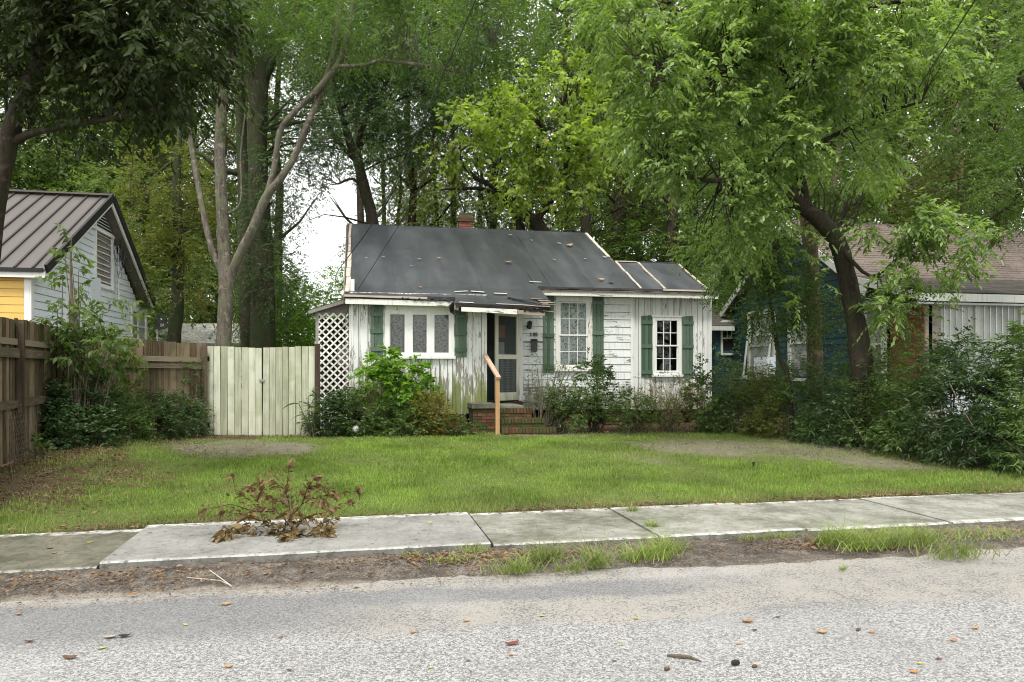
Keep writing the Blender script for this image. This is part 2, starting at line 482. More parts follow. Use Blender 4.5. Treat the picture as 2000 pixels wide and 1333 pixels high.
# ground materials
def asphalt():
    k = NT('asphalt_worn_aggregate'); p = k.pos(); X = k.xyz(p)
    stones = k.vor(92, out='Color'); sv = k.xyz(stones)[0]
    e = k.vor(92, feature='DISTANCE_TO_EDGE')
    nf = k.noise(160, 3); nl = k.noise(.55, 4); nm = k.noise(3.0, 4)
    v = k.math('ADD', k.math('MULTIPLY', sv, .6), k.math('MULTIPLY', nf, .4))
    c = k.ramp(v, [(0.18, (.12, .118, .116)), (0.42, (.26, .255, .25)), (0.70, (.42, .415, .405))])
    c = k.mix(k.math('MULTIPLY', k.step(e, .07, .0), .75), c, (.09, .088, .086)); c = k.mix(k.math('MULTIPLY', k.step(k.noise(28, 3), .56, .66), .35), c, (.14, .138, .135)); c = k.mix(k.math('MULTIPLY', k.step(k.noise(1.1, 5), .5, .62), .22), c, (.20, .198, .195))
    # smoother dark, finer band by the edge
    wob = k.math('ADD', X[1], k.math('MULTIPLY', k.math('SUBTRACT', nl, .5), .8))
    wob = k.math('ADD', wob, k.math('MULTIPLY', X[0], .07))
    dk = k.math('MULTIPLY', k.step(wob, 4.55, 4.95), k.step(wob, 5.85, 5.55))
    c = k.mix(k.math('MULTIPLY', dk, .55), c, k.ramp(nf, [(.35, (.06, .062, .066)), (.65, (.17, .17, .175))]))
    # tan sand washed along the lane
    w2 = k.math('ADD', X[1], k.math('MULTIPLY', k.math('SUBTRACT', k.noise(.8, 4), .5), .75))
    sx = k.math('MULTIPLY', X[0], -.04)
    w2 = k.math('SUBTRACT', w2, sx)
    s1 = k.math('MULTIPLY', k.step(w2, 4.55, 4.72), k.step(w2, 5.25, 5.1))
    s1 = k.math('MULTIPLY', s1, k.step(X[0], -.6, .8))
    s2 = k.math('MULTIPLY', k.step(w2, 5.45, 5.6), 1.0)
    s3 = k.math('MULTIPLY', k.math('MULTIPLY', k.step(X[0], 1.9, 3.2), k.step(w2, 4.75, 4.95)), .9)
    s = k.math('MAXIMUM', k.math('MAXIMUM', s1, s2), s3)
    s = k.math('MULTIPLY', s, k.step(k.math('ADD', nm, k.math('MULTIPLY', k.math('SUBTRACT', sv, .5), .7)), .12, .55)); s = k.math('MULTIPLY', s, .85)
    sand = k.ramp(nf, [(.3, (.23, .212, .188)), (.7, (.42, .392, .35))])
    c = k.mix(s, c, sand)
    c = k.mix(k.math('MULTIPLY', k.step(nl, .5, .7), .25), c, (.42, .42, .42))
    return k.done(c, .9, .2, k.math('ADD', k.math('MULTIPLY', sv, .5), nf), .6, .006)
M['asphalt'] = asphalt()
def concrete(name, base, stain):
    k = NT(name); p = k.pos(); Y = k.xyz(p)[1]
    n = k.noise(1.6, 6, rough=.65); f = k.noise(90, 3); b = k.noise(9, 6, rough=.75)
    f2 = k.math('ADD', k.math('MULTIPLY', n, .6), k.math('MULTIPLY', b, .4))
    f2 = k.math('ADD', f2, k.math('MULTIPLY', k.math('SUBTRACT', k.rnd(), .5), .06))
    c = k.ramp(f2, [(.40, stain), (.60, base)])
    c = k.mix(k.math('MULTIPLY', f, .25), c, tuple(x * .55 for x in base))
    # edges worn bare and pale
    e = k.math('ADD', Y, k.math('MULTIPLY', k.math('SUBTRACT', b, .5), .16))
    ed = k.math('MAXIMUM', k.step(e, 6.50, 6.42), k.step(e, 7.70, 7.80))
    c = k.mix(k.math('MULTIPLY', ed, k.step(b, .38, .62)), c, (.56, .55, .52))
    # front face mixed darker, mottled grey
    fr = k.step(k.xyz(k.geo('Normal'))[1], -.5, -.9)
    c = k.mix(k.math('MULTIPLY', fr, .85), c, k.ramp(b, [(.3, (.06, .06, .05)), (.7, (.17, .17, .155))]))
    c = k.mix(k.math('MULTIPLY', k.step(k.noise(24, 4), .60, .66), .6), c, (.06, .058, .05)); return k.done(c, .85, .2, k.math('ADD', f, b), .5, .006)
M['slab_new'] = concrete('pale_grey_concrete', (.30, .297, .275), (.16, .156, .14))
M['slab_old'] = concrete('mossy_concrete', (.33, .326, .285), (.115, .116, .085))
M['slab_dark'] = concrete('damp_dark_concrete', (.21, .20, .155), (.075, .075, .05))

def soil():
    k = NT('yard_soil'); 
    n = k.noise(5, 5); f = k.noise(60, 4); cl = k.noise(1.1, 4)
    grass = k.ramp(f, [(.3, (.06, .085, .02)), (.7, (.16, .20, .055))])
    dirt = k.ramp(k.math('ADD', k.math('MULTIPLY', f, .6), k.math('MULTIPLY', n, .4)), [(.3, (.10, .092, .062)), (.7, (.27, .25, .185))])
    lit = k.ramp(k.math('ADD', k.math('MULTIPLY', f, .7), k.math('MULTIPLY', n, .3)), [(.3, (.040, .028, .018)), (.55, (.10, .068, .045)), (.75, (.20, .145, .09))])
    b = k.math('ADD', k.attr('bare'), k.math('MULTIPLY', k.math('SUBTRACT', n, .5), .5))
    l = k.math('ADD', k.attr('litter'), k.math('MULTIPLY', k.math('SUBTRACT', n, .5), .6))
    c = k.mix(k.step(b, .3, .7), grass, dirt)
    c = k.mix(k.step(l, .3, .7), c, lit)
    return k.done(c, .95, .1, k.math('ADD', f, n), .8, .02)
M['soil'] = soil()
def verge():
    k = NT('verge_dirt'); X = k.xyz(k.pos())
    n = k.noise(2.5, 5); f = k.noise(70, 4); m = k.noise(12, 4)
    v = k.math('ADD', k.math('MULTIPLY', f, .45), k.math('ADD', k.math('MULTIPLY', m, .25), k.math('MULTIPLY', n, .3)))
    c = k.ramp(v, [(.36, (.040, .037, .034)), (.5, (.115, .100, .085)), (.64, (.29, .255, .215))])
    e = k.math('ADD', k.math('ADD', X[1], k.math('MULTIPLY', X[0], .05)), k.math('MULTIPLY', k.math('SUBTRACT', n, .5), .35))
    c = k.mix(k.math('MULTIPLY', k.step(e, 5.84, 5.72), .7), c, k.ramp(f, [(.3, (.22, .195, .165)), (.7, (.42, .38, .33))]))
    return k.done(c, .95, .1, k.math('ADD', f, m), .9, .02)
M['verge'] = verge()
M['ground'] = varied('far_ground', (.06, .075, .03), .95, .3, .5)

# foliage
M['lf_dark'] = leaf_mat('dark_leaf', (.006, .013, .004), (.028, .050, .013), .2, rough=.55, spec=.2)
M['lf_mid'] = leaf_mat('mid_green_leaf', (.030, .064, .016), (.135, .200, .058), .40)
M['lf_far'] = leaf_mat('far_leaf', (.055, .090, .030), (.190, .250, .090), .44)
M['lf_olive'] = leaf_mat('olive_leaf', (.050, .068, .015), (.195, .205, .060), .42, brown=.05)
M['lf_yellow'] = leaf_mat('yellow_green_leaf', (.09, .14, .025), (.33, .40, .10), .48, brown=.02)
M['lf_bright'] = leaf_mat('bright_green_leaf', (.06, .14, .02), (.22, .36, .05), .42)
M['lf_fresh'] = leaf_mat('fresh_hanging_leaf', (.065, .115, .032), (.290, .380, .140), .40, rough=.36, spec=.5)
M['lf_bush'] = leaf_mat('shrub_leaf', (.026, .056, .014), (.115, .185, .048), .3, rough=.4, spec=.45)
M['lf_deep'] = leaf_mat('deep_blue_green_leaf', (.020, .046, .018), (.085, .145, .055), .3, rough=.4, spec=.45)
M['lf_red'] = leaf_mat('reddish_shrub_leaf', (.07, .08, .015), (.23, .20, .04), .3, brown=.12)
M['dead'] = leaf_mat('dead_brown_leaf', (.034, .021, .009), (.20, .140, .062), .14, (1.6, 1.2, .7), rough=.6, spec=.3)
M['litter'] = leaf_mat('litter_leaf', (.075, .038, .022), (.30, .195, .115), .12, (1.4, 1.1, .8), rough=.7, spec=.2)
def grass_mat():
    k = NT('lawn_blade'); ri = k.geo('Random Per Island'); n = k.noise(.9, 3); dry = k.attr('dry')
    f = k.math('ADD', k.math('MULTIPLY', ri, .5), k.math('MULTIPLY', k.step(n, .33, .67), .5))
    c = k.ramp(f, [(.12, (.090, .150, .022)), (.85, (.290, .415, .080))])
    c = k.mix(k.math('MULTIPLY', dry, k.math('ADD', .35, k.math('MULTIPLY', ri, .65))), c, (.24, .215, .12))
    k.set(k.b.inputs['Base Color'], c); k.b.inputs['Roughness'].default_value = .5; k.b.inputs['Specular IOR Level'].default_value = .25
    tr = k.n('ShaderNodeBsdfTranslucent'); k.set(tr.inputs[0], k.mix(1.0, c, (1.3, 1.5, .6), 'MULTIPLY'))
    ms = k.n('ShaderNodeMixShader'); ms.inputs[0].default_value = .3
    k.t.links.new(k.b.outputs[0], ms.inputs[1]); k.t.links.new(tr.outputs[0], ms.inputs[2]); k.t.links.new(ms.outputs[0], k.o.inputs[0])
    return k.m
M['grass'] = grass_mat()
M['bark_grey'] = bark_mat('grey_lichen_bark', (.038, .032, .026), (.200, .175, .140), (.15, .17, .10), .5)
M['bark_dark'] = bark_mat('dark_bark', (.018, .014, .011), (.062, .050, .038), (.035, .045, .018), .4)
M['bark_ivy'] = bark_mat('mossy_green_bark', (.025, .025, .014), (.075, .07, .045), (.035, .055, .02), .8)
M['bark_brown'] = bark_mat('brown_bark', (.06, .045, .03), (.20, .155, .11), (.10, .11, .05), .3)
M['twig'] = bark_mat('twig_bark', (.06, .05, .035), (.17, .14, .10))
# ------------------------------------------------------------------ ground, road, verge, sidewalk
rs = np.random.RandomState(7)
def masks(x, y):
    x = np.asarray(x, float); y = np.asarray(y, float)
    wob = .35 * np.sin(x * 1.7 + .5) * np.sin(y * 1.3) + .2 * np.sin(x * 4.1 + y * 2.3)
    bare = np.clip((1.35 - np.hypot((x + 2.0) / 1.5, (y - 14.0) / 1.3) + wob * .5), 0, .9)
    bare = np.maximum(bare, np.clip((1.32 - np.hypot((x - 7.4) / 3.2, (y - 12.4) / 1.9) + wob * .9) * .85, 0, .85))
    bare = np.maximum(bare, np.clip(1.0 - np.hypot((x - 8.4) / 1.6, (y - 10.4) / 1.5) + wob * .4, 0, .75))
    bare = np.maximum(bare, np.clip((x - 2.5) / 1.0, 0, 1) * np.clip((y - 14.3 + wob) / .8, 0, 1) * .7)
    hx = 8.3 + (15.6 - y) * .30
    lit = np.clip((x - hx + .5) / .7, 0, 1)
    lit = np.maximum(lit, np.clip((y - 15.25 + wob * .5) / .4, 0, 1))
    q = np.clip((-1.9 - x + wob * 1.6 + .5 * np.sin(x * 7 + y * 5) * np.sin(y * 6.1 - x * 3) - np.clip((y - 8.3), 0, 9) * .11) / 2.9, 0, 1)
    lit = np.maximum(lit, q ** .8 * np.clip((y - 8.1 + wob) / .6, 0, 1))
    lit = np.maximum(lit, np.clip((8.25 - y + wob * .35) / .5, 0, .75))
    lit = np.where(y > 19, lit * .35, lit)
    return bare, lit

def yard():
    xs = np.concatenate([np.array([-300, -160, -90, -50, -30]), np.arange(-20, 24, .22), np.array([24, 30, 45, 70, 120, 300])])
    ys = np.concatenate([np.arange(7.84, 18, .16), np.array([18.5, 20, 23, 28, 36, 50, 80, 140, 300])])
    X, Y = np.meshgrid(xs, ys)
    Z = gz(X, Y) + .018 * np.sin(X * 2.1 + 1) * np.sin(Y * 1.7) + rs.normal(0, .004, X.shape)
    Z[0, :] = .02
    v = np.stack([X.ravel(), Y.ravel(), Z.ravel()], 1)
    nx = len(xs); ny = len(ys)
    i, j = np.meshgrid(np.arange(nx - 1), np.arange(ny - 1)); a = (j * nx + i).ravel()
    f = np.stack([a, a + 1, a + nx + 1, a + nx], 1)
    me = bpy.data.meshes.new('yard_ground'); me.from_pydata(v.tolist(), [], f.tolist())
    me.materials.append(M['soil'])
    b, l = masks(v[:, 0], v[:, 1])
    for nm, arr in (('bare', b), ('litter', l)):
        at = me.attributes.new(nm, 'FLOAT', 'POINT'); at.data.foreach_set('value', arr.astype(np.float32))
    me.polygons.foreach_set('use_smooth', [True] * len(me.polygons))
    link('yard_ground', me, kind='structure')
yard()
g = MB(); g.poly([(-600, -300, -.06), (600, -300, -.06), (600, 900, -.06), (-600, 900, -.06)]); g.build('ground', M['ground'], kind='structure')
g = MB(); n0 = 60
def road_edge(x): return 5.80 - .03 * x + .05 * math.sin(x * 1.3) + .03 * math.sin(x * 3.7)
xs = [-60, -40, -20] + [-12 + .4 * i for i in range(64)] + [18, 30, 60]
for a, b in zip(xs, xs[1:]):
    g.poly([(a, -9, 0), (b, -9, 0), (b, road_edge(b), .0), (a, road_edge(a), .0)])
g.build('road', M['asphalt'], kind='structure')
def verge_mesh():
    xs = np.concatenate([[-60, -30], np.arange(-14, 18, .09), [30, 60]]); k = 16
    P = []
    for x in xs:
        y0 = road_edge(x) - .12 if abs(x) < 20 else 5.4
        for j in range(k):
            s = j / (k - 1); y = y0 + (6.46 - y0) * s
            z = -.004 + .045 * smooth(s * 1.6) + .006 * math.sin(x * 5 + y * 7) * s + rs.normal(0, .0045) * min(1, s * 4)
            if x > 3.6 and x < 7.5: z += .012 * s
            P.append((x, y, float(z)))
    F = []
    for i in range(len(xs) - 1):
        for j in range(k - 1):
            a = i * k + j; F.append((a, a + k, a + k + 1, a + 1))
    me = bpy.data.meshes.new('verge'); me.from_pydata(P, [], F); me.materials.append(M['verge'])
    me.polygons.foreach_set('use_smooth', [True] * len(me.polygons))
    link('verge', me, kind='structure')
verge_mesh()
sw = thing('sidewalk', '', '', (0, 7.1, 0), kind='structure'); del sw['label']; del sw['category']
joints = [-9.8, -8.3, -6.8, -5.3, -3.7, -2.0, 1.19, 2.76, 4.28, 5.9, 7.5, 9.1, 10.7, 12.3, 13.9]
for i, (a, b) in enumerate(zip(joints, joints[1:])):
    mat = M['slab_dark'] if b <= -2.0 else M['slab_new'] if a == -2.0 else M['slab_old']
    zt = .105 if a == -2.0 else .060 if b <= -2 else .082
    m = MB(); y0, y1 = 6.44 - .012 * max(0, a), 7.86 - .012 * max(0, a)
    a2, b2 = a + .014, b - .014
    n = 8; tl = (i * 37 % 5 - 2) * .003
    # slab with softened, slightly chipped edges
    front = []; back = []
    for q in range(n + 1):
        x = a2 + (b2 - a2) * q / n; w = rs.normal(0, .006)
        front.append((x, y0 + w)); back.append((x, y1 + rs.normal(0, .008)))
    for q in range(n):
        (xa, ya), (xb, yb) = front[q], front[q + 1]; (xc, yc), (xd, yd) = back[q], back[q + 1]
        zf = zt + tl
        m.poly([(xa, ya, -.03), (xb, yb, -.03), (xb, yb, zf - .012), (xa, ya, zf - .012)])
        m.poly([(xa, ya, zf - .012), (xb, yb, zf - .012), (xb, yb + .018, zf), (xa, ya + .018, zf)])
        m.poly([(xa, ya + .018, zf), (xb, yb + .018, zf), (xd, yd, zf), (xc, yc, zf)])
        m.poly([(xc, yc, zf), (xd, yd, zf), (xd, yd, -.03), (xc, yc, -.03)])
    for X, k in ((a2, 0), (b2, n)):
        m.poly([(X, front[k][1], -.03), (X, front[k][1], zt + tl - .012), (X, front[k][1] + .018, zt + tl), (X, back[k][1], zt + tl), (X, back[k][1], -.03)])
    m.build('concrete_slab', mat, sw)
def slab_top(x):
    return .105 if -2 < x < 1.19 else (.06 if x < -2 else .082)
m = MB(); m.box(-60, -9.8, 6.44, 7.86, -.03, .06); m.build('concrete_slab', M['slab_dark'], sw)
m = MB(); m.box(13.9, 60, 6.3, 7.7, -.03, .08); m.build('concrete_slab', M['slab_old'], sw)

# ------------------------------------------------------------------ main cottage
rng = random.Random(11)
YL, YR = 16.6, 17.6            # projecting left wing, set-back right part
hz = .22
house = thing('cottage', 'small weathered white cottage with dark grey roofing and green shutters', 'house', (-.11, YL, hz))
X0 = -.11
XW = PY(950, 700, YL).x        # right end of the left wing
XD0 = XW                       # door opening left edge (behind wing corner)
XR0 = XW - .25
def xl(u): return PY(u, 700, YL).x
def xr(u): return PY(u, 700, YR).x
def zl(v, u=800): return PY(u, v, YL).z
def zr(v, u=1200): return PY(u, v, YR).z
XC = xr(1234); XE = xr(1386)
ZB = .60                       # foot of siding

def cuts(a0, a1, step, ops, key):
    e = [a0]; a = a0
    while a < a1 - step * .35:
        a += step * (1 + rng.uniform(-.08, .08)); e.append(min(a, a1))
    if e[-1] < a1: e.append(a1)
    return e
def subtract(z0, z1, holes):
    seg = [(z0, z1)]
    for h0, h1 in holes:
        out = []
        for s0, s1 in seg:
            if h1 <= s0 or h0 >= s1: out.append((s0, s1)); continue
            if h0 > s0: out.append((s0, h0))
            if h1 < s1: out.append((h1, s1))
        seg = out
    return seg
def boards_vertical(x0, x1, z0, z1, y, step, ops, mat, parent, th=.022, gap=.013, rag=0.0):
    e = cuts(x0, x1, step, ops, 0)
    for h in ops:
        for q in (h[0], h[1]):
            if x0 < q < x1 and min(abs(q - k) for k in e) > .03: e.append(q)
    e.sort()
    for a, b in zip(e, e[1:]):
        if b - a < .02: continue
        c = (a + b) / 2
        holes = [(h[2], h[3]) for h in ops if h[0] <= c <= h[1]]
        for s0, s1 in subtract(z0 + (rng.uniform(-rag, rag)), z1, holes):
            yy = y - rng.uniform(0, .006)
            piece('board', a + gap / 2, b - gap / 2, yy - th, yy, s0, s1, mat, parent)
def boards_lap(x0, x1, z0, z1, y, step, ops, mat, parent, th=.028):
    """clapboards, each leaning out at its foot over the one below"""
    z = z0
    while z < z1 - .02:
        zt = min(z + step, z1)
        c = (z + zt) / 2
        xsg = subtract(x0, x1, [(h[0], h[1]) for h in ops if h[2] <= c <= h[3]])
        for s0, s1 in xsg:
            if s1 - s0 < .02: continue
            hh = zt - z - .010
            cpiece('clapboard', ((s0 + s1) / 2, y - th * .75, (z + zt) / 2), (s1 - s0 - .002, th * .7, hh), (-.085 + rng.uniform(-.012, .012), rng.uniform(-.0015, .0015), 0), mat, parent)
        z = zt
def backing(x0, x1, z0, z1, y0, y1, ops, name, mat, parent):
    m = MB(); xs = sorted({x0, x1} | {h[0] for h in ops if x0 < h[0] < x1} | {h[1] for h in ops if x0 < h[1] < x1})
    for a, b in zip(xs, xs[1:]):
        c = (a + b) / 2
        for s0, s1 in subtract(z0, z1, [(h[2], h[3]) for h in ops if h[0] <= c <= h[1]]):
            m.box(a, b, y0, y1, s0, s1)
    m.build(name, mat, parent)

# openings (x0, x1, z0, z1)
zt_l = zl(582)
W1 = (xl(752), xl(886), zl(697), zl(599))
boards_vertical(X0, XW, ZB, zt_l + .1, YL, .195, [(W1[0] + .03, W1[1] - .03, W1[2] + .03, W1[3] - .03)], M['siding'], house, rag=.012)
backing(X0 + .01, XW - .01, ZB + .03, zt_l + .1, YL, YL + .1, [(W1[0] + .03, W1[1] - .03, W1[2] + .03, W1[3] - .03)], 'wall', M['leanto'], house)
piece('board', XW - .055, XW + .004, YL - .045, YL - .024, ZB + .02, zt_l + .1, M['siding'], house)
piece('board', X0 - .012, X0 + .08, YL - .045, YL - .024, ZB - .01, zt_l + .1, M['siding'], house)
W2 = (xr(1084), xr(1154), zr(722), zr(583))
W3 = (xr(1273), xr(1329), zr(733), zr(618))
DO = (XW - .02, xr(1013), zr(783, 980), zr(610, 980))
zt_r = zr(571)
opsR = [(W2[0] + .03, W2[1] - .03, W2[2] + .03, W2[3] - .03), (W3[0] + .02, W3[1] - .02, W3[2] + .02, W3[3] - .02), DO]
boards_lap(xr(1021), XC - .04, ZB, zt_r + .05, YR, .187, opsR, M['clap'], house)
boards_vertical(XC, XE, ZB - .02, zt_r + .06, YR, .158, opsR, M['siding_far'], house)
backing(XW - .6, XE - .02, ZB + .03, zt_r + .05, YR + .002, YR + .1, opsR, 'wall', M['leanto'], house)
piece('corner_board', XC - .045, XC + .02, YR - .055, YR - .03, ZB - .01, zt_r + .05, M['trim'], house)
piece('corner_board', XE - .01, XE + .04, YR - .04, YR + .12, ZB - .03, zt_r + .05, M['siding_far'], house)
# seam rail under the gable boards of the added room
piece('ledge', XC + .02, W3[0] - .26, YR - .034, YR - .02, zr(737), zr(735), M['siding_far'], house)
# wing return wall, side and rear walls
m = MB()
m.box(XW - .1, XW - .004, YL + .1, YR + .05, ZB, zt_l + .1)
m.box(X0, X0 + .1, YL + .1, 26.5, ZB - .3, 3.6)
m.box(XE - .1, XE - .01, YR + .1, 21.6, ZB - .3, 3.7)
m.box(X0 + .1, 6.95, 26.4, 26.5, .2, 3.7)
m.box(6.95, XE - .1, 21.5, 21.6, .2, 3.7)
m.build('side_wall', M['trim_old'], house)
# gable triangle at left
m = MB(); m.slab([(X0 + .02, YL + .15, 3.2), (X0 + .02, 26.2, 3.2), (X0 + .02, 21.65, 5.55)], (.08, 0, 0)); m.slab([(6.8, 17.8, 3.4), (6.8, 25.4, 3.4), (6.8, 21.65, 5.5)], (.08, 0, 0))
m.build('gable_wall', M['trim_old'], house)
# interior darkness, floor & foundation
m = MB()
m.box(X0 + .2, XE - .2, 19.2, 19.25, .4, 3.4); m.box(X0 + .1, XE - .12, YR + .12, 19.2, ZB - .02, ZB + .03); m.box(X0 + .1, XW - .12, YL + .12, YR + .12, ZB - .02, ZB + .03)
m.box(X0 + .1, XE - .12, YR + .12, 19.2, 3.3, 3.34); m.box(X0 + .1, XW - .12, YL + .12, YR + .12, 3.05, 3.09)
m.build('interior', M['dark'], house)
m = MB(); m.box(X0 + .08, XE - .05, 17.9, 21, .1, ZB - .02); m.build('crawlspace', M['crawl'], house)  # solid dark brown block filling the space under the floor
m = MB()
for a, b, y in ((X0 + .15, X0 + .55, YL), (1.25, 1.6, YL), (XW - .45, XW - .1, YL), (xr(1105), xr(1150), YR), (xr(1185), xr(1232), YR), (xr(1300), xr(1330), YR), (XE - .5, XE - .1, YR)):
    m.box(a, b, y + .03, y + .35, .1, ZB - .01); m.build('brick_pier', M['foundation'], house); m = MB()
def loose_bricks(x0, x1, y, z0, z1, parent, mat, bl=.2, bh=.065, g=.012, dep=.06):
    z = z0; r = 0
    while z < z1 - .02:
        x = x0 - (bl / 2 if r % 2 else 0)
        while x < x1:
            a, b = max(x, x0), min(x + bl, x1)
            if b - a > .03:
                piece('brick', a + g / 2, b - g / 2, y - rng.uniform(.004, .016), y + dep, z + g / 2, min(z + bh, z1) - g / 2, mat, parent)
            x += bl
        z += bh + g * .3; r += 1
loose_bricks(xr(1182), xr(1234), YR + .02, hz, ZB - .02, house, M['brick'])
m = MB(); m.box(X0 + .1, XW - .3, YL + .03, YL + .05, hz + .02, ZB - .03); m.build('skirt_board', M['foundation'], house)

# ---- windows
def window(x0, x1, z0, z1, y, casing, sash_cols, sash_rows, pane_rects, curtain, parent, trim, head=None, bar=.018):
    w = MB()
    w.box(x0, x0 + casing, y - .06, y + .02, z0, z1); w.box(x1 - casing, x1, y - .06, y + .02, z0, z1)
    w.box(x0 + casing, x1 - casing, y - .058, y + .02, z1 - casing, z1)
    w.box(x0 + casing, x1 - casing, y - .058, y + .02, z0, z0 + casing * .8)
    win = w.build('window', trim, parent)
    piece('sill', x0 - .03, x1 + .03, y - .12, y - .0605, z0 - .045, z0 + .012, trim, win)
    if head: piece('drip_cap', x0 - .03, x1 + .03, y - .085, y - .02, z1, z1 + .03, trim, win)
    return win
# triple window
win1 = window(*W1, YL, .09, 0, 0, None, None, house, M['trim'], head=True)
px = [(762, 790), (806, 833), (848, 876)]
zb1, zt1 = zl(689), zl(615)
ix0, ix1 = W1[0] + .09, W1[1] - .09
edges = [ix0] + [xl(u) for ab in px for u in ab] + [ix1]
for i in range(0, 8, 2):
    piece('mullion', edges[i], edges[i + 1], YL - .045, YL + .02, W1[2] + .072, W1[3] - .09, M['trim'], win1)
for a, b in px:
    piece('sash_rail', xl(a), xl(b), YL - .04, YL + .02, W1[2] + .072, zb1, M['trim'], win1)
    piece('sash_rail', xl(a), xl(b), YL - .04, YL + .02, zt1, W1[3] - .09, M['trim'], win1)
    piece('pane', xl(a), xl(b), YL - .008, YL - .002, zb1, zt1, M['glass_dusty'], win1)
def curtain(x0, x1, z0, z1, y, mat, parent, amp=.025, waves=5):
    m = MB(); n = 40; pts = []
    for i in range(n + 1):
        x = x0 + (x1 - x0) * i / n
        pts.append((x, y + amp * math.sin(i / n * waves * 6.28) + amp * .4 * math.sin(i * 1.9)))
    for (xa, ya), (xb, yb) in zip(pts, pts[1:]):
        m.poly([(xa, ya, z0), (xb, yb, z0), (xb, yb, z1), (xa, ya, z1)])
    return m.build('curtain', mat, parent, smooth_=True)
curtain(ix0, ix1, zb1 - .1, zt1 + .1, YL + .07, M['curtain'], win1, waves=9)

def hung_window(W, y, cu, trim, dark_, mu0, mu1, vtop, vmeet, vbot, cols=3, rows=2, head=False):
    x0, x1 = xr(mu0), xr(mu1); z1, zm, z0 = zr(vtop), zr(vmeet), zr(vbot)
    win = window(*W, y, x0 - W[0], 0, 0, None, None, house, trim, head=head)
    c2 = (W[1] - x1)
    fr = .04; b = .017
    for (s0, s1, yy) in ((zm - .015, z1, y - .03), (z0, zm + .015, y - .006)):
        piece('sash_stile', x0, x0 + fr, yy - .02, yy + .015, s0, s1, M['trim'], win); piece('sash_stile', x1 - fr, x1, yy - .02, yy + .015, s0, s1, M['trim'], win)
        piece('sash_rail', x0 + fr, x1 - fr, yy - .02, yy + .015, s0, s0 + .035, M['trim'], win); piece('sash_rail', x0 + fr, x1 - fr, yy - .02, yy + .015, s1 - .035, s1, M['trim'], win)
        ax, bx, az, bz = x0 + fr, x1 - fr, s0 + .035, s1 - .035
        for c in range(1, cols):
            xx = ax + (bx - ax) * c / cols; piece('glazing_bar', xx - b / 2, xx + b / 2, yy - .014, yy + .008, az, bz, M['trim'], win)
        for r in range(1, rows):
            zz = az + (bz - az) * r / rows; piece('glazing_bar', ax, bx, yy - .0145, yy + .0075, zz - b / 2, zz + b / 2, M['trim'], win)
        for c in range(cols):
            for r in range(rows):
                xa = ax + (bx - ax) * c / cols + b / 2; xb = ax + (bx - ax) * (c + 1) / cols - b / 2
                za = az + (bz - az) * r / rows + b / 2; zb = az + (bz - az) * (r + 1) / rows - b / 2
                cpiece('pane', ((xa + xb) / 2, yy, (za + zb) / 2), (xb - xa, .004, zb - za), (rng.uniform(-.01, .01), 0, rng.uniform(-.01, .01)), M['glass'], win)
    if cu: curtain(x0 - .05, x1 + .05, z0 - .1, z1 + .1, y + .08, M['curtain2'], win, .02, 4)
    return win
win2 = hung_window(W2, YR, True, M['trim_old'], False, 1091, 1147, 592, 656, 720)
piece('head_casing', W2[0] - .0, W2[1] + .0, YR - .075, YR - .06, W2[3] - .11, W2[3] + .02, M['trim'], win2)
win3 = hung_window(W3, YR, False, M['trim'], True, 1279, 1324, 623, 675, 727, head=True)
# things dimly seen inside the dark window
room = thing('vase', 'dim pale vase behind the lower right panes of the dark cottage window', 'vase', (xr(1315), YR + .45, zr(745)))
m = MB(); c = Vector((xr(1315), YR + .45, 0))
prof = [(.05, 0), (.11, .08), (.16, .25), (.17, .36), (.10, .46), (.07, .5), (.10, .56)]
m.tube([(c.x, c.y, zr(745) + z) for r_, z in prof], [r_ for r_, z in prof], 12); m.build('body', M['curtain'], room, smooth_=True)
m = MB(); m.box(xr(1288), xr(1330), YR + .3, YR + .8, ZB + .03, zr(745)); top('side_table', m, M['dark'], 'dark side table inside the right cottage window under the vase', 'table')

# ---- shutters: slats with crossbars
def shutter(u0, u1, v0, v1, y, fx, fz, parent, bars=(.1, .42, .88), old=0):
    x0, x1 = fx(u0), fx(u1); z1, z0 = fz(v0), fz(v1)
    e = Vector(base_of(parent))
    s = link('shutter', None, parent)
    n = 3; w = (x1 - x0) / n
    for i in range(n):
        piece('slat', x0 + i * w + .006, x0 + (i + 1) * w - .006, y - .060, y - .0345, z0 + rng.uniform(-.012, .012), z1 + rng.uniform(-.015, .012), M['green'], s)
    for b in bars:
        zc = z1 + (z0 - z1) * b
        piece('crossbar', x0 - .004, x1 + .004, y - .082, y - .0605, zc - .045, zc + .045, M['green'], s)
    return s
shutter(723, 748, 595, 697, YL, xl, zl, house, (.2, .52, .86))
shutter(888, 911, 600, 697, YL, xl, zl, house, (.18, .52, .86))
shutter(1059, 1081, 572, 729, YR, xr, zr, house, (.10, .54, .93))
shutter(1156, 1178, 575, 728, YR, xr, zr, house, (.12, .50, .93))
shutter(1251, 1272, 616, 737, YR, xr, zr, house, (.11, .50, .92))
shutter(1331, 1352, 616, 737, YR, xr, zr, house, (.11, .50, .92))

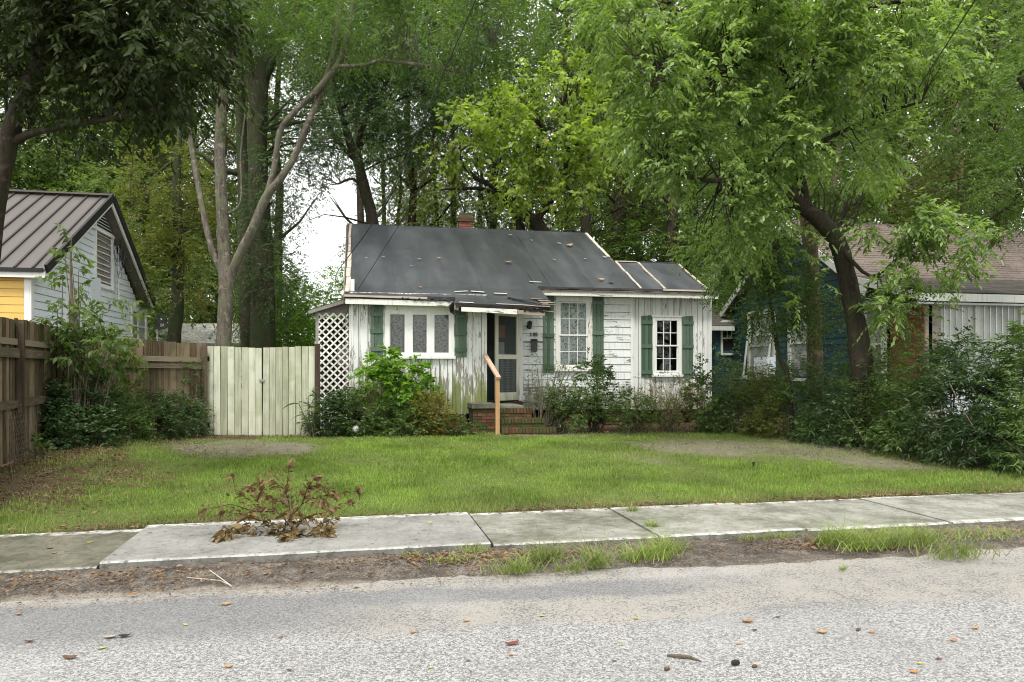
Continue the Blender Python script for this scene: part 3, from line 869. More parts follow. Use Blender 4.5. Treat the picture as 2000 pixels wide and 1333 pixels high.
# ---- door, screen door
jx = xr(1013)
dz0, dz1 = DO[2], DO[3]
piece('door_jamb', jx, jx + .10, YR - .07, YR + .02, dz0 - .03, dz1 + .05, M['trim'], house)
piece('door_head', XW - .05, jx, YR - .06, YR + .02, dz1, dz1 + .1, M['trim'], house)
dr = MB(); dr.box(XW - .03, jx, YR + .07, YR + .11, dz0, dz1); door = dr.build('front_door', M['green_door'], house)
piece('door_panel', XW + .12, XW + .36, YR + .055, YR + .07, dz0 + .25, dz0 + .85, M['green_door'], door); piece('door_panel', XW + .46, jx - .1, YR + .055, YR + .07, dz0 + .25, dz0 + .85, M['green_door'], door)
piece('door_window', XW + .20, jx - .14, YR + .06, YR + .07, dz0 + 1.2, dz1 - .2, M['teal_void'], door)
piece('pinned_notice', xr(975), xr(987), YR + .05, YR + .055, zr(662), zr(638), M['paper_o'], door, label='orange notice pinned to the dark front door')
piece('pinned_notice', xr(974), xr(986), YR + .05, YR + .055, zr(697), zr(670), M['paper_w'], door, label='white notice pinned to the dark front door')
piece('knob', XW + .05, XW + .09, YR + .02, YR + .07, zr(681), zr(679), M['black_metal'], door)
# screen door hinged at the right jamb, standing ajar
hinge = Vector((jx - .005, YR - .05, 0)); fe = PY(967, 700, YR - .50); free = Vector((fe.x, YR - .50, 0))
dx = (free - hinge); L = dx.length; dx.normalize(); nrm = Vector((-dx.y, dx.x, 0)); ang = math.atan2(dx.y, dx.x)
sd_root = MB()
def sd_piece(name, s0, s1, z0, z1, th, mat, par, off=0.0, label=None):
    c = hinge + dx * ((s0 + s1) / 2 * L) + nrm * off; c.z = (z0 + z1) / 2
    return cpiece(name, c, ((s1 - s0) * L, th, z1 - z0), (0, 0, ang), mat, par, label)
sz0, sz1 = dz0 + .02, dz1 - .03
cfr = MB()
c0 = hinge + dx * (.06 * L); c1 = hinge + dx * (1.0 * L)
def plank(m, s0, s1, z0, z1, th):
    a = hinge + dx * (s0 * L); b = hinge + dx * (s1 * L); o = nrm * (th / 2)
    m.hexa([(a - o).to_tuple()[:2] + (z0,), (b - o).to_tuple()[:2] + (z0,), (b + o).to_tuple()[:2] + (z0,), (a + o).to_tuple()[:2] + (z0,),
            (a - o).to_tuple()[:2] + (z1,), (b - o).to_tuple()[:2] + (z1,), (b + o).to_tuple()[:2] + (z1,), (a + o).to_tuple()[:2] + (z1,)])
plank(cfr, 0, .12, sz0, sz1, .034); plank(cfr, .88, 1.0, sz0, sz1, .034)
sdoor = cfr.build('screen_door', M['cream'], house)
zmid = PY(990, 702, YR - .2).z
sd_piece('bottom_rail', .12, .88, sz0, sz0 + .19, .032, M['cream'], sdoor)
sd_piece('middle_rail', .12, .88, zmid, zmid + .11, .032, M['cream'], sdoor)
sd_piece('top_rail', .12, .88, sz1 - .09, sz1, .032, M['cream'], sdoor)
sd_piece('screen', .12, .88, sz0 + .19, zmid, .003, M['screen'], sdoor)
sd_piece('screen', .12, .88, zmid + .11, sz1 - .09, .003, M['screen'], sdoor)
gr = MB()
for i in range(1, 15):
    s = .12 + .76 * i / 15; a = hinge + dx * (s * L) - nrm * .012
    gr.beam((a.x, a.y, sz0 + .19), (a.x, a.y, zmid), .007, .005)
for i in range(1, 20):
    z = sz0 + .19 + (zmid - sz0 - .19) * i / 20
    a = hinge + dx * (.12 * L) - nrm * .0125; b = hinge + dx * (.88 * L) - nrm * .0125
    gr.beam((a.x, a.y, z), (b.x, b.y, z), .007, .005)
gr.build('wire_guard', M['steel'], sdoor)
for z in (sz0 + .12, sz1 - .16): sd_piece('hinge', -.05, .03, z, z + .12, .05, M['steel'], sdoor)
sd_piece('pull_handle', .93, .97, zmid + .02, zmid + .12, .06, M['black_metal'], sdoor, off=-.03)

# ---- lantern, number, mailbox
lx = xr(1032); lz = zr(640)
lan = thing('wall_lantern', 'small black wall lantern beside the screen door', 'lantern', (lx, YR - .06, lz - .1))
m = MB(); m.tube([(lx, YR - .03, lz + .0), (lx, YR - .055, lz + .0)], [.055, .05], 10); m.build('wall_plate', M['black_metal'], lan)
m = MB(); m.tube([(lx, YR - .05, lz), (lx, YR - .10, lz + .03), (lx, YR - .14, lz + .07)], [.012] * 3, 6); m.build('bracket', M['black_metal'], lan)
m = MB(); m.tube([(lx, YR - .15, lz - .07), (lx, YR - .15, lz - .05), (lx, YR - .15, lz + .08), (lx, YR - .15, lz + .085), (lx, YR - .15, lz + .13)], [.03, .04, .062, .075, .015], 6); m.build('lamp_housing', M['black_metal'], lan)
def text3d(name, s, size, loc, depth, mat, label=None, cat=None, parent=None, rot=(math.pi / 2, 0, 0), off=0.0):
    cu = bpy.data.curves.new(name, 'FONT'); cu.body = s; cu.size = size; cu.extrude = depth; cu.offset = off
    cu.materials.append(mat); cu.resolution_u = 4
    tmp = bpy.data.objects.new('tmp', cu); COL.objects.link(tmp)
    dg = bpy.context.evaluated_depsgraph_get(); dg.update()
    me = bpy.data.meshes.new_from_object(tmp.evaluated_get(dg), depsgraph=dg); bpy.data.objects.remove(tmp)
    o = bpy.data.objects.new(name, me); COL.objects.link(o)
    o.rotation_euler = rot
    if parent: o.parent = parent; o.location = Vector(loc) - base_of(parent)
    else: o.location = loc
    if label: o['label'] = label
    if cat: o['category'] = cat
    return o
nx_ = [xr(1033.5), xr(1039.5), xr(1044.5)]
nb = thing('house_number', 'black metal number 105 nailed to the white clapboards above the mailbox', 'number', (nx_[1], YR - .05, zr(658.5)))
for q, (ch, x) in enumerate(zip('105', nx_)):
    text3d('digit', ch, .125, (x, YR - .045, zr(658.5)), .006, M['black_metal'], parent=nb, off=.004)
    if ch == '1': piece('serif', x + .005, x + .055, YR - .05, YR - .044, zr(658.5) - .004, zr(658.5) + .008, M['black_metal'], nb)
mx0, mx1 = xr(1036), xr(1047); mzt, mzb = zr(666), zr(688)
mail = thing('mailbox', 'black wall mailbox with newspaper hooks under the house number', 'mailbox', ((mx0 + mx1) / 2, YR - .1, mzb))
m = MB(); m.box(mx0, mx1, YR - .14, YR - .045, mzb, mzt - .02); m.build('box', M['black_metal'], mail)
m = MB(); m.slab([(mx0 - .008, YR - .16, mzt - .05), (mx1 + .008, YR - .16, mzt - .05), (mx1 + .008, YR - .04, mzt + .015), (mx0 - .008, YR - .04, mzt + .015)], (0, 0, .014)); m.build('lid', M['black_metal'], mail)
for x in (mx0 + .02, mx1 - .02):
    m = MB(); m.tube([(x, YR - .06, mzb), (x, YR - .07, mzb - .07), (x, YR - .10, mzb - .09), (x, YR - .13, mzb - .06)], [.006] * 4, 5); m.build('newspaper_hook', M['black_metal'], mail)
piece('meter_pipe', jx + .03, jx + .05, YR - .09, YR - .072, zr(668), zr(660), M['steel'], house)

# ---- roof
def slope_z(y):              # front roof plane profile
    pts = [(15.95, 3.03), (16.3, 3.165), (17.3, 3.545), (21.65, 5.73)]
    for (a, za), (b, zb) in zip(pts, pts[1:]):
        if y <= b: return za + (zb - za) * (y - a) / (b - a)
    return 5.73
XRL = -.22
x_split = PY(1053, 570, 17.2).x
def roof_sheet(xa, xb, ya, yb, lift=0.0, name='roofing_sheet', mat=None, wav=.012, skew=0.0):
    m = MB(); n = 12; k = 4; R = random.Random(int(xa * 100) + 5)
    ph = R.uniform(0, 6)
    def pt(i, j, dz):
        y = ya + (yb - ya) * j / n; x = xa + (xb - xa) * i / k + skew * (1 - j / n)
        z = slope_z(y) + lift + wav * math.sin(x * 3.1 + ph) * math.sin(j * .9 + ph) + wav * .6 * math.sin(x * 9 + j * .7)
        return (x, y, z + dz)
    G1 = [[pt(i, j, .018) for j in range(n + 1)] for i in range(k + 1)]
    for i in range(k):
        for j in range(n): m.poly([G1[i][j], G1[i + 1][j], G1[i + 1][j + 1], G1[i][j + 1]])
    lo = [[pt(i, j, 0) for j in range(n + 1)] for i in range(k + 1)]
    for i in range(k): m.poly([lo[i][0], lo[i + 1][0], G1[i + 1][0], G1[i][0]])
    for j in range(n):
        m.poly([lo[0][j + 1], lo[0][j], G1[0][j], G1[0][j + 1]]); m.poly([lo[k][j], lo[k][j + 1], G1[k][j + 1], G1[k][j]])
    return m.build(name, mat or M['roofing'], house, smooth_=False)
sh = [XRL, .95, 1.95, 2.95, x_split]
for i, (a, b) in enumerate(zip(sh, sh[1:])):
    roof_sheet(a - .04 * (i > 0), b, 16.3 if i < 4 else 17.3, 21.65, .006 * (i % 2))
sh = [x_split, 4.7, 5.8, 6.95]
for i, (a, b) in enumerate(zip(sh, sh[1:])): roof_sheet(a - .04, b, 17.26, 21.65, .006 * (i % 2) + .004)
# added room roof in the same plane, lower ridge
ax = [6.95, 7.62, 8.86]
for a, b in zip(ax, ax[1:]): roof_sheet(a, b, 17.26, 19.25, 0.0)
m = MB()
m.slab([(XRL, 21.65, 5.73), (6.95, 21.65, 5.73), (6.95, 26.8, 3.3), (XRL, 26.8, 3.3)], (0, 0, .04))
m.slab([(6.97, 19.25, 4.54), (8.86, 19.25, 4.54), (8.86, 21.9, 3.5), (6.97, 21.9, 3.5)], (0, 0, .04))
m.build('rear_roof', M['roofing'], house)
m = MB()      # roof deck under the sheets
for _a, _b in ((16.33, 17.3), (17.3, 21.6)):
    _z = [slope_z(_a) - .055, slope_z(_b) - .055]
    m.hexa([(XRL + .02, _a, _z[0] - .03), (x_split, _a, _z[0] - .03), (x_split, _b, _z[1] - .03), (XRL + .02, _b, _z[1] - .03), (XRL + .02, _a, _z[0]), (x_split, _a, _z[0]), (x_split, _b, _z[1]), (XRL + .02, _b, _z[1])])
m.build('roof_deck', M['rot_wood'], house)
# fascias
zf = slope_z(16.3)
m = MB(); m.hexa([(XRL + .02, 16.24, zf - .15), (xl(884) - .02, 16.24, zf - .17), (xl(884) - .02, 16.27, zf - .17), (XRL + .02, 16.27, zf - .15), (XRL + .02, 16.24, zf - .035), (xl(884) - .02, 16.24, zf - .06), (xl(884) - .02, 16.27, zf - .06), (XRL + .02, 16.27, zf - .035)])
m.build('fascia_board', M['fascia'], house)
piece('eave_batten', XRL, 1.55, 16.21, 16.30, zf - .01, zf + .035, M['strip'], house, rot=(0, .012, 0))
zf2 = slope_z(17.3)
piece('fascia_board', x_split - .05, XE + .06, 17.23, 17.262, zf2 - .16, zf2 - .045, M['fascia'], house)
piece('crown_strip', x_split - .05, XE + .04, 17.20, 17.23, zf2 - .055, zf2 - .02, M['rot_wood'], house)
piece('soffit', x_split, XE, 17.262, YR, zf2 - .10, zf2 - .075, M['fascia'], house)
piece('soffit', XRL + .05, XW + .9, 16.27, YL, zf - .10, zf - .075, M['fascia'], house)
piece('soffit', XW, x_split, YL, YR, zf - .06, zf - .04, M['fascia'], house)
piece('eave_batten', 6.95 + .55, 8.75, 17.19, 17.27, zf2 + .012, zf2 + .05, M['strip'], house)
piece('metal_strip', 5.55 - .6, 6.0, 17.23, 17.27, zf2 + .018, zf2 + .03, M['trim'], house)
def on_roof(u, v):           # where the sight line of a photo pixel meets the front roof slope
    y = 16.3
    while y < 21.65:
        p = PY(u, v, y)
        if p.z <= slope_z(y): return Vector((p.x, y, slope_z(y)))
        y += .01
    return Vector((PY(u, v, 21.6).x, 21.6, slope_z(21.6)))
for (u0, v0, u1, v1) in ((920, 573, 946, 575), (965, 577, 990, 578), (1034, 554.5, 1057, 555.5), (888, 574, 912, 573)):
    a = on_roof(u0, v0); b = on_roof(u1, v1); m = MB(); m.beam(a + Vector((0, 0, .045)), b + Vector((0, 0, .045)), .07, .018); m.build('metal_strip', M['trim'], house)
# rake and seam battens (lath strips lie on the sheets)
def batten(xa, ya, xb, yb, w, mat, t=.03, name='roof_batten', brk=5):
    m = MB(); R = random.Random(int(xa * 91))
    for i in range(brk):
        s0, s1 = i / brk, (i + 1) / brk - .01
        y0 = ya + (yb - ya) * s0; y1 = ya + (yb - ya) * s1; x0 = xa + (xb - xa) * s0 + R.uniform(-.012, .012); x1 = xa + (xb - xa) * s1 + R.uniform(-.012, .012)
        m.beam((x0, y0, slope_z(y0) + .03 + t / 2), (x1, y1, slope_z(y1) + .03 + t / 2), w, t)
    m.build(name, mat, house)
batten(XRL + .06, 16.55, XRL + .09, 19.3, .10, M['strip']); batten(XRL + .08, 19.32, XRL + .1, 21.6, .06, M['strip'], brk=4)
batten(6.9, 19.55, 6.9, 21.6, .08, M['strip'], brk=3)
batten(6.98, 17.35, 6.98, 19.2, .045, M['strip']); batten(7.62, 17.35, 7.62, 19.2, .055, M['strip']); batten(8.80, 17.35, 8.80, 19.2, .06, M['strip'])
m = MB(); m.beam((6.97, 19.22, slope_z(19.22) + .05), (7.6, 19.22, slope_z(19.22) + .05), .05, .03); m.build('roof_batten', M['strip'], house)
m = MB(); m.beam((XRL - .015, 16.25, slope_z(16.25) - .07), (XRL - .015, 17.3, slope_z(17.3) - .07), .025, .14); m.beam((XRL - .015, 17.3, slope_z(17.3) - .07), (XRL - .015, 21.65, 5.66), .025, .14)
m.build('rake_board', M['rot_wood'], house)
m = MB(); m.beam((6.955, 19.3, slope_z(19.3) - .05), (6.955, 21.65, 5.68), .03, .12); m.build('rake_board', M['rot_wood'], house)
# torn paper and rotten lath along the eave
def ragged(x0, x1, y, z, mat, name, n=14, h=.09, R=None, droop=.0):
    m = MB(); R = R or random.Random(int(x0 * 57))
    xs = [x0 + (x1 - x0) * i / n for i in range(n + 1)]
    hh = [h * R.uniform(.25, 1.0) for _ in xs]
    for i in range(n):
        ya = y - R.uniform(.0, .025); yb = y - R.uniform(.0, .025)
        m.hexa([(xs[i], ya, z - hh[i]), (xs[i + 1], yb, z - hh[i + 1]), (xs[i + 1], yb + .012, z - hh[i + 1]), (xs[i], ya + .012, z - hh[i]),
                (xs[i], ya + .02, z + .02), (xs[i + 1], yb + .02, z + .02), (xs[i + 1], yb + .035, z + .02), (xs[i], ya + .035, z + .02)])
    return m.build(name, mat, house)
ragged(1.0, xl(884), 16.22, zf + .02, M['tar'], 'torn_roofing_paper', 16, .09)
ragged(XRL, 1.3, 16.235, zf - .0, M['tar'], 'torn_roofing_paper', 16, .05)
ragged(x_split - .03, XE + .03, 17.205, zf2 + .03, M['tar'], 'torn_roofing_paper', 30, .055)
# porch hood
pa, pb = PY(889, 600, 15.85), PY(1066, 610, 15.85)
ra, rb = Vector((xl(886), 16.36, slope_z(16.36) + .03)), Vector((PY(1054, 578, 16.36).x, 16.36, slope_z(16.36) + .0))
pa.z, pb.z = PY(900, 592.5, 15.85).z, PY(1060, 601, 15.85).z
hood = MB(); n = 10
for i in range(n):
    s, t2 = i / n, (i + 1) / n
    f0, f1 = pa.lerp(pb, s), pa.lerp(pb, t2); b0, b1 = ra.lerp(rb, s), ra.lerp(rb, t2)
    z_ = [.014 * math.sin(i * 2.1), .014 * math.sin(i * 2.1 + 2.1)]
    q = [f0 + Vector((0, 0, z_[0])), f1 + Vector((0, 0, z_[1])), b1, b0]
    hood.slab([p - Vector((0, 0, .035)) for p in q], (0, 0, .035))
hood.build('porch_hood', M['roofing'], house)
ha = PY(901, 600, 15.83); hb = PY(1010, 610, 15.83); hc = PY(1064, 614, 15.83)
m = MB(); m.hexa([(ha.x, 15.82, PY(901, 608.5, 15.83).z), (hb.x, 15.82, PY(1010, 614.5, 15.83).z), (hb.x, 15.85, PY(1010, 614.5, 15.83).z), (ha.x, 15.85, PY(901, 608.5, 15.83).z),
                  (ha.x, 15.82, PY(901, 600, 15.83).z), (hb.x, 15.82, PY(1010, 605, 15.83).z), (hb.x, 15.85, PY(1010, 605, 15.83).z), (ha.x, 15.85, PY(901, 600, 15.83).z)])
m.build('hood_fascia', M['fascia'], house)
m = MB(); m.hexa([(hb.x + .01, 15.83, PY(1010, 613.5, 15.83).z), (hc.x, 15.83, PY(1064, 617, 15.83).z), (hc.x, 15.85, PY(1064, 617, 15.83).z), (hb.x + .01, 15.85, PY(1010, 613.5, 15.83).z),
                  (hb.x + .01, 15.83, PY(1010, 606, 15.83).z), (hc.x, 15.83, PY(1064, 609, 15.83).z), (hc.x, 15.85, PY(1064, 609, 15.83).z), (hb.x + .01, 15.85, PY(1010, 606, 15.83).z)])
m.build('hood_fascia', M['rot_wood'], house)
m = MB(); m.beam((pa.x + .06, 15.9, pa.z - .09), (pa.x + .06, 16.58, zf - .13), .05, .12); m.beam((pb.x - .06, 15.9, pb.z - .09), (pb.x - .06, 17.55, zf - .1), .05, .12)
m.beam((pa.x + .1, 16.55, zf - .12), (pb.x - .1, 16.55, zf - .12), .05, .1); m.build('hood_frame', M['rot_wood'], house)
R = random.Random(3)
for i in range(9):           # split lath and torn paper on the hood's right end
    t_ = i / 8; a = pa.lerp(pb, .70 + .30 * t_) + Vector((0, -.02, -.03 - R.uniform(0, .05))); m = MB()
    m.beam(a, a + Vector((R.uniform(.08, .28), R.uniform(-.02, .12), R.uniform(-.03, .05))), R.uniform(.02, .05), .014); m.build('broken_lath', M['rot_wood' if i % 2 else 'tar'], house)
for i in range(5):
    a = rb.lerp(pb, i / 4) + Vector((R.uniform(-.28, -.05), 0, .03)); m = MB()
    m.beam(a, a + Vector((R.uniform(.15, .32), R.uniform(-.2, -.1), -.02)), R.uniform(.04, .08), .016); m.build('broken_lath', M['strip' if i % 3 else 'rot_wood'], house)
m = MB(); m.beam(ra.lerp(rb, .62) + Vector((0, 0, .03)), pb + Vector((-.02, 0, .04)), .05, .03); m.build('hood_seam', M['tar'], house)
m = MB(); m.beam(pa.lerp(pb, .05) + Vector((0, .05, .03)), pa.lerp(pb, .20) + Vector((0, .05, .03)), .06, .015); m.build('metal_strip', M['trim'], house)
m = MB(); m.beam(pa.lerp(pb, .45) + Vector((0, .04, .035)), pa.lerp(pb, .88) + Vector((0, .04, .035)), .05, .015); m.build('metal_strip', M['strip'], house)
def rag2(a, b, n, h, seed):
    m = MB(); R = random.Random(seed)
    for i in range(n):
        p, q = a.lerp(b, i / n), a.lerp(b, (i + 1) / n); h0 = R.uniform(.1, 1) * h; h1 = R.uniform(.1, 1) * h
        m.hexa([(p.x, p.y, p.z - h0), (q.x, q.y, q.z - h1), (q.x, q.y + .012, q.z - h1), (p.x, p.y + .012, p.z - h0), (p.x, p.y, p.z), (q.x, q.y, q.z), (q.x, q.y + .012, q.z), (p.x, p.y + .012, p.z)])
    m.build('torn_roofing_paper', M['tar'], house)
rag2(pa + Vector((0, -.035, 0)), pb + Vector((.03, -.035, .01)), 44, .085, 5)
rag2(pb.lerp(pa, .25) + Vector((0, -.04, -.06)), pb + Vector((.05, -.03, -.07)), 14, .07, 6)
m = MB(); m.tube([pa + Vector((-.03, 0, .02)), pa + Vector((-.06, .1, -.08)), pa + Vector((-.03, .2, -.16)), pa + Vector((.02, .05, -.26))], [.03, .06, .045, .02], 6, .4, R); m.build('torn_roofing_paper', M['tar'], house)
m = MB(); m.tube([pb + Vector((-.1, 0, .02)), pb + Vector((.03, 0, -.0)), pb + Vector((.05, .1, -.08))], [.035, .06, .03], 6, .4, R); m.build('torn_roofing_paper', M['tar'], house)

# fallen leaves lying on the roof
# chimney
cc = PY(908, 430, 22.4)
w2 = 14 * 22.8 / FP
cm = MB(); cm.box(cc.x - w2 + .02, cc.x + w2 - .02, 22.2, 22.6, 4.6, PY(908, 421, 22.4).z - .02)
chim = cm.build('chimney', M['mortar_dark'], house)
ztop = PY(908, 420, 22.4).z; z = 5.2; r = 0
while z < ztop:
    ex = .045 if ztop - z < .28 and ztop - z > .16 else .0
    if ztop - z < .15: ex = -.03
    xx = cc.x - w2 - ex - (.1 if r % 2 else 0)
    while xx < cc.x + w2 + ex:
        a, b = max(xx, cc.x - w2 - ex), min(xx + .2, cc.x + w2 + ex)
        if b - a > .03: piece('brick', a + .005, b - .005, 22.18 - ex - rng.uniform(0, .008), 22.4, z, z + .06, M['brick'] if ztop - z < .27 else M['brick_clean'], chim)
        xx += .2
    z += .072; r += 1

# ---- lean-to with lattice at the left
lx0, lx1 = PY(617, 700, 17.1).x, X0 - .01
zA, zB = PY(604, 607, 17.1).z, PY(683, 583, 17.1).z
lt = MB(); xA = PY(603, 700, 17.1).x
lt.hexa([(xA, 16.95, zA - .03), (lx1, 16.95, zB - .03), (lx1, 20, zB + .1), (xA, 20, zA + .1), (xA, 16.95, zA), (lx1, 16.95, zB), (lx1, 20, zB + .13), (xA, 20, zA + .13)])
lt.build('lean_to_roof', M['roofing'], house)
m = MB(); m.beam((xA, 16.94, zA - .055), (lx1, 16.94, zB - .055), .03, .07); m.build('lean_to_fascia', M['leanto'], house)
m = MB(); zL = PY(620, 612, 17.1).z
m.slab([(xA + .12, 17.08, zL), (lx1, 17.08, zL), (lx1, 17.08, zB - .03), (xA + .12, 17.08, zA - .02)], (0, .02, 0)); m.build('lean_to_board', M['leanto'], house)
piece('lattice_post', lx0 - .005, lx0 + .07, 17.05, 17.1, .2, zL + .02, M['leanto'], house)
piece('lattice_post', lx1 - .09, lx1 - .01, 17.06, 17.1, .2, zL + .02, M['leanto'], house)
piece('inner_box', lx1 - .28, lx1 - .10, 17.4, 17.55, zr(715), zr(680), M['leanto'], house)
m = MB(); m.box(lx0 + .05, lx1, 18.9, 18.95, .1, zL); m.box(lx0, lx0 + .04, 17.2, 18.9, .1, zL); m.build('lean_to_wall', M['leanto'], house)
piece('lattice_frame', lx0 + .07, lx1 - .09, 17.06, 17.08, zL - .03, zL + .03, M['leanto'], house)
latm = MB(); latm.box(lx0 + .07, lx1 - .09, 17.085, 17.095, .25, .32); lat = latm.build('lattice_panel', M['lattice'], house)
LX0, LX1, LZ0, LZ1 = lx0 + .06, lx1 - .02, .3, zL - .0
step = .118
def clip_diag(c, sgn):
    # line x*sgn + z = c clipped to the panel
    pts = []
    for x in (LX0, LX1):
        z = c - sgn * x
        if LZ0 <= z <= LZ1: pts.append((x, z))
    for z in (LZ0, LZ1):
        x = (c - z) * sgn
        if LX0 < x < LX1: pts.append((x, z))
    if len(pts) < 2: return None
    pts.sort(); return pts[0], pts[-1]
for sgn, yy in ((1, 17.052), (-1, 17.044)):
    cs = [sgn * x + z for x in (LX0, LX1) for z in (LZ0, LZ1)]
    c = min(cs) + .05
    while c < max(cs):
        r = clip_diag(c, sgn)
        if r:
            (xa, za), (xb, zb) = r
            Ln = math.hypot(xb - xa, zb - za)
            if Ln > .05:
                cpiece('lattice_strip', ((xa + xb) / 2, yy, (za + zb) / 2), (Ln, .007, .036), (0, -math.atan2(zb - za, xb - xa), 0), M['lattice'], lat)
        c += step * 1.414

# ---- brick steps and landing
st = thing('front_steps', 'mossy brick steps and landing below the screen door', 'steps', (PY(1000, 850, 16).x, 16.2, hz))
pf = 15.95
xs0 = PY(921, 800, pf).x; xs1 = PY(968, 800, pf).x
zl_ = PY(940, 789, pf).z
m = MB(); m.box(xs0 + .04, xs1 - .02, pf + .04, YL - .03, hz - .1, zl_ - .09); pier = m.build('pier', M['mortar_dark'], st)
z = hz; r = 0
while z < zl_ - .10:
    x = xs0 + .03 - (.1 if r % 2 else 0)
    while x < xs1:
        a, b = max(x, xs0 + .03), min(x + .2, xs1)
        if b - a > .03: piece('brick', a + .005, b - .005, pf + rng.uniform(0, .014), pf + .1, z + .004, z + .066, M['brick'], pier)
        x += .2
    z += .072; r += 1
m = MB()
P_ = [(xs0, pf - .05), (xs1 + .01, pf - .05), (xs1 + .01, YL - .03), (xs0, YL - .03)]
m.slab([(x + rng.uniform(-.01, .01), y + rng.uniform(-.01, .01), zl_ - .10) for x, y in P_], (0, 0, .10)); m.build('cap', M['concrete_old'], st)
xe = PY(1022, 790, pf).x
zt_ = zr(786, 1000)
m = MB(); m.box(xs1 + .02, xe, 16.05, YR - .1, hz, zt_ - .08); m.build('landing', M['mortar_dark'], st)
m = MB(); m.box(xs1 + .02, xe + .02, 16.0, YR - .08, zt_ - .08, zt_); m.build('landing_slab', M['concrete_old'], st)
piece('threshold', XW, jx + .05, YR - .12, YR - .02, zt_ - .0, dz0, M['brick'], st)
treads = [(15.80, 16.05, 977, 1040, 802), (15.52, 15.80, 979, 1066, 822), (15.22, 15.52, 980, 1088, 841)]
zprev = zt_
for i, (ya, yb, ua, ub, v) in enumerate(treads):
    a = PY(ua, v, ya).x; b = PY(ub, v, ya).x; z1 = PY(1000, v - 4, ya).z
    m = MB(); m.box(a + .01, b - .01, ya + .03, yb + .25, hz - .1, z1 - .02); tr = m.build('tread', M['mortar_dark'], st)
    x = a
    while x < b - .03:           # bricks on edge along the nosing
        w = min(.068, b - x)
        piece('brick', x + .004, x + w - .004, ya + rng.uniform(-.008, .010), ya + .2, z1 - .105, z1 + rng.uniform(-.007, .004), M['brick'], tr)
        x += .074
    x = a; zz = z1 - .115
    while zz > hz - .02 and zz > z1 - .26:
        x = a - (.1 if int(zz * 100) % 2 else 0)
        while x < b:
            p, q = max(x, a), min(x + .2, b)
            if q - p > .03: piece('brick', p + .005, q - .005, ya + .02 + rng.uniform(0, .01), ya + .15, zz - .06, zz, M['brick'], tr)
            x += .2
        zz -= .07
# flat stone at the foot
fs = GL(1095, 845); m = MB(); m.slab([(fs.x - .35, fs.y - .12, hz - .02), (fs.x + .32, fs.y - .15, hz - .02), (fs.x + .38, fs.y + .2, hz - .02), (fs.x - .3, fs.y + .22, hz - .02)], (0, 0, .05))
top('stepping_stone', m, M['slab_old'], 'flat grey stepping stone at the right foot of the brick steps', 'stone')

# ---- pine handrail
hr = thing('handrail', 'single new pine handrail with one post beside the brick steps', 'handrail', (PY(971, 850, 15.3).x, 15.3, hz))
px_ = PY(971.5, 800, 15.3).x; zt_ = PY(971, 740, 15.3).z
m = MB(); m.box(px_ - .042, px_ + .042, 15.26, 15.345, hz - .1, zt_); m.build('post', M['rail'], hr)
a = Vector((px_ + .01, 15.22, zt_ + .02)); b = PY(947.5, 694, 16.50)
m = MB(); m.beam(a, b, .095, .045); m.build('rail', M['rail_top'], hr)
# small hook of conduit and pipe by the door already above
# ------------------------------------------------------------------ left neighbour
XG = -5.72                                  # rake plane; wall a little behind
lh = thing('neighbour_house', 'yellow and white house with a brown metal roof behind the board fence', 'house', (XG - 3, 15.6, .3))
XWL = XG - .30
yA, yB2, yP, zE, zP = 15.55, 23.1, 19.45, 3.50, 5.72
def roofz(y): return zE + (zP - zE) * (y - yA) / (yP - yA) if y < yP else zE + (zP - zE) * (yB2 - y) / (yB2 - yP)
m = MB(); m.slab([(XG, yA - .05, zE - .03), (XG - 9, yA - .05, zE - .03), (XG - 9, yP, zP), (XG, yP, zP)], (0, 0, .04)); m.build('roof', M['metal_roof'], lh)
m = MB(); m.slab([(XG, yB2 + .05, zE - .03), (XG, yP, zP), (XG - 9, yP, zP), (XG - 9, yB2 + .05, zE - .03)], (0, 0, .04)); m.build('roof', M['metal_roof'], lh)
x = XG - .22
while x > XG - 6.5:
    m = MB(); m.beam((x, yA - .05, zE + .02), (x, yP, zP + .05), .035, .05); m.build('roof_seam', M['seam'], lh); x -= .31
m = MB(); m.beam((XG + .03, yP, zP + .07), (XG - 9, yP, zP + .07), .26, .04); m.build('ridge_cap', M['metal_roof'], lh)
for ya, yb in ((yA - .06, yP), (yB2 + .06, yP)):
    m = MB(); m.beam((XG + .02, ya, roofz(min(max(ya, yA), yB2)) + .01), (XG + .02, yb, zP + .04), .05, .17, up=(0, 0, 1)); m.build('rake_trim', M['rake'], lh)
    m = MB(); m.beam((XG - .02, ya, zE - .11), (XG - .02, yb, zP - .10), .04, .10); m.build('rake_board', M['trim'], lh)
    m = MB(); q = [(XG - .04, ya, zE - .13), (XG - .04, yb, zP - .12), (XWL, yb, zP - .12), (XWL, ya, zE - .13)]; m.slab(q, (0, 0, .02)); m.build('soffit', M['leanto'], lh)
m = MB(); m.box(XG - 9, XG, yA - .09, yA - .05, zE - .16, zE - .05); m.build('fascia', M['trim'], lh)
m = MB(); m.box(XG - 9, XG - .02, yA - .13, yA - .09, zE - .06, zE + .015); m.build('gutter', M['rake'], lh)
m = MB(); m.slab([(XWL - .04, yA + .1, .2), (XWL - .04, yB2 - .15, .2), (XWL - .04, yB2 - .15, zE - .1), (XWL - .04, yP, zP - .15), (XWL - .04, yA + .1, zE - .1)], (-.1, 0, 0))
m.box(XG - 9, XWL - .15, yA + .15, yA + .25, .2, zE - .05); m.box(XG - 9, XWL - .15, yB2 - .3, yB2 - .2, .2, zE - .05); m.build('wall', M['leanto'], lh)
z = .35
holesL = []
def gy(u, v, X=XWL): p = PX(u, v, X); return p.y, p.z
v0y, v0z = gy(187, 549); v1y, v1z = gy(218, 462)
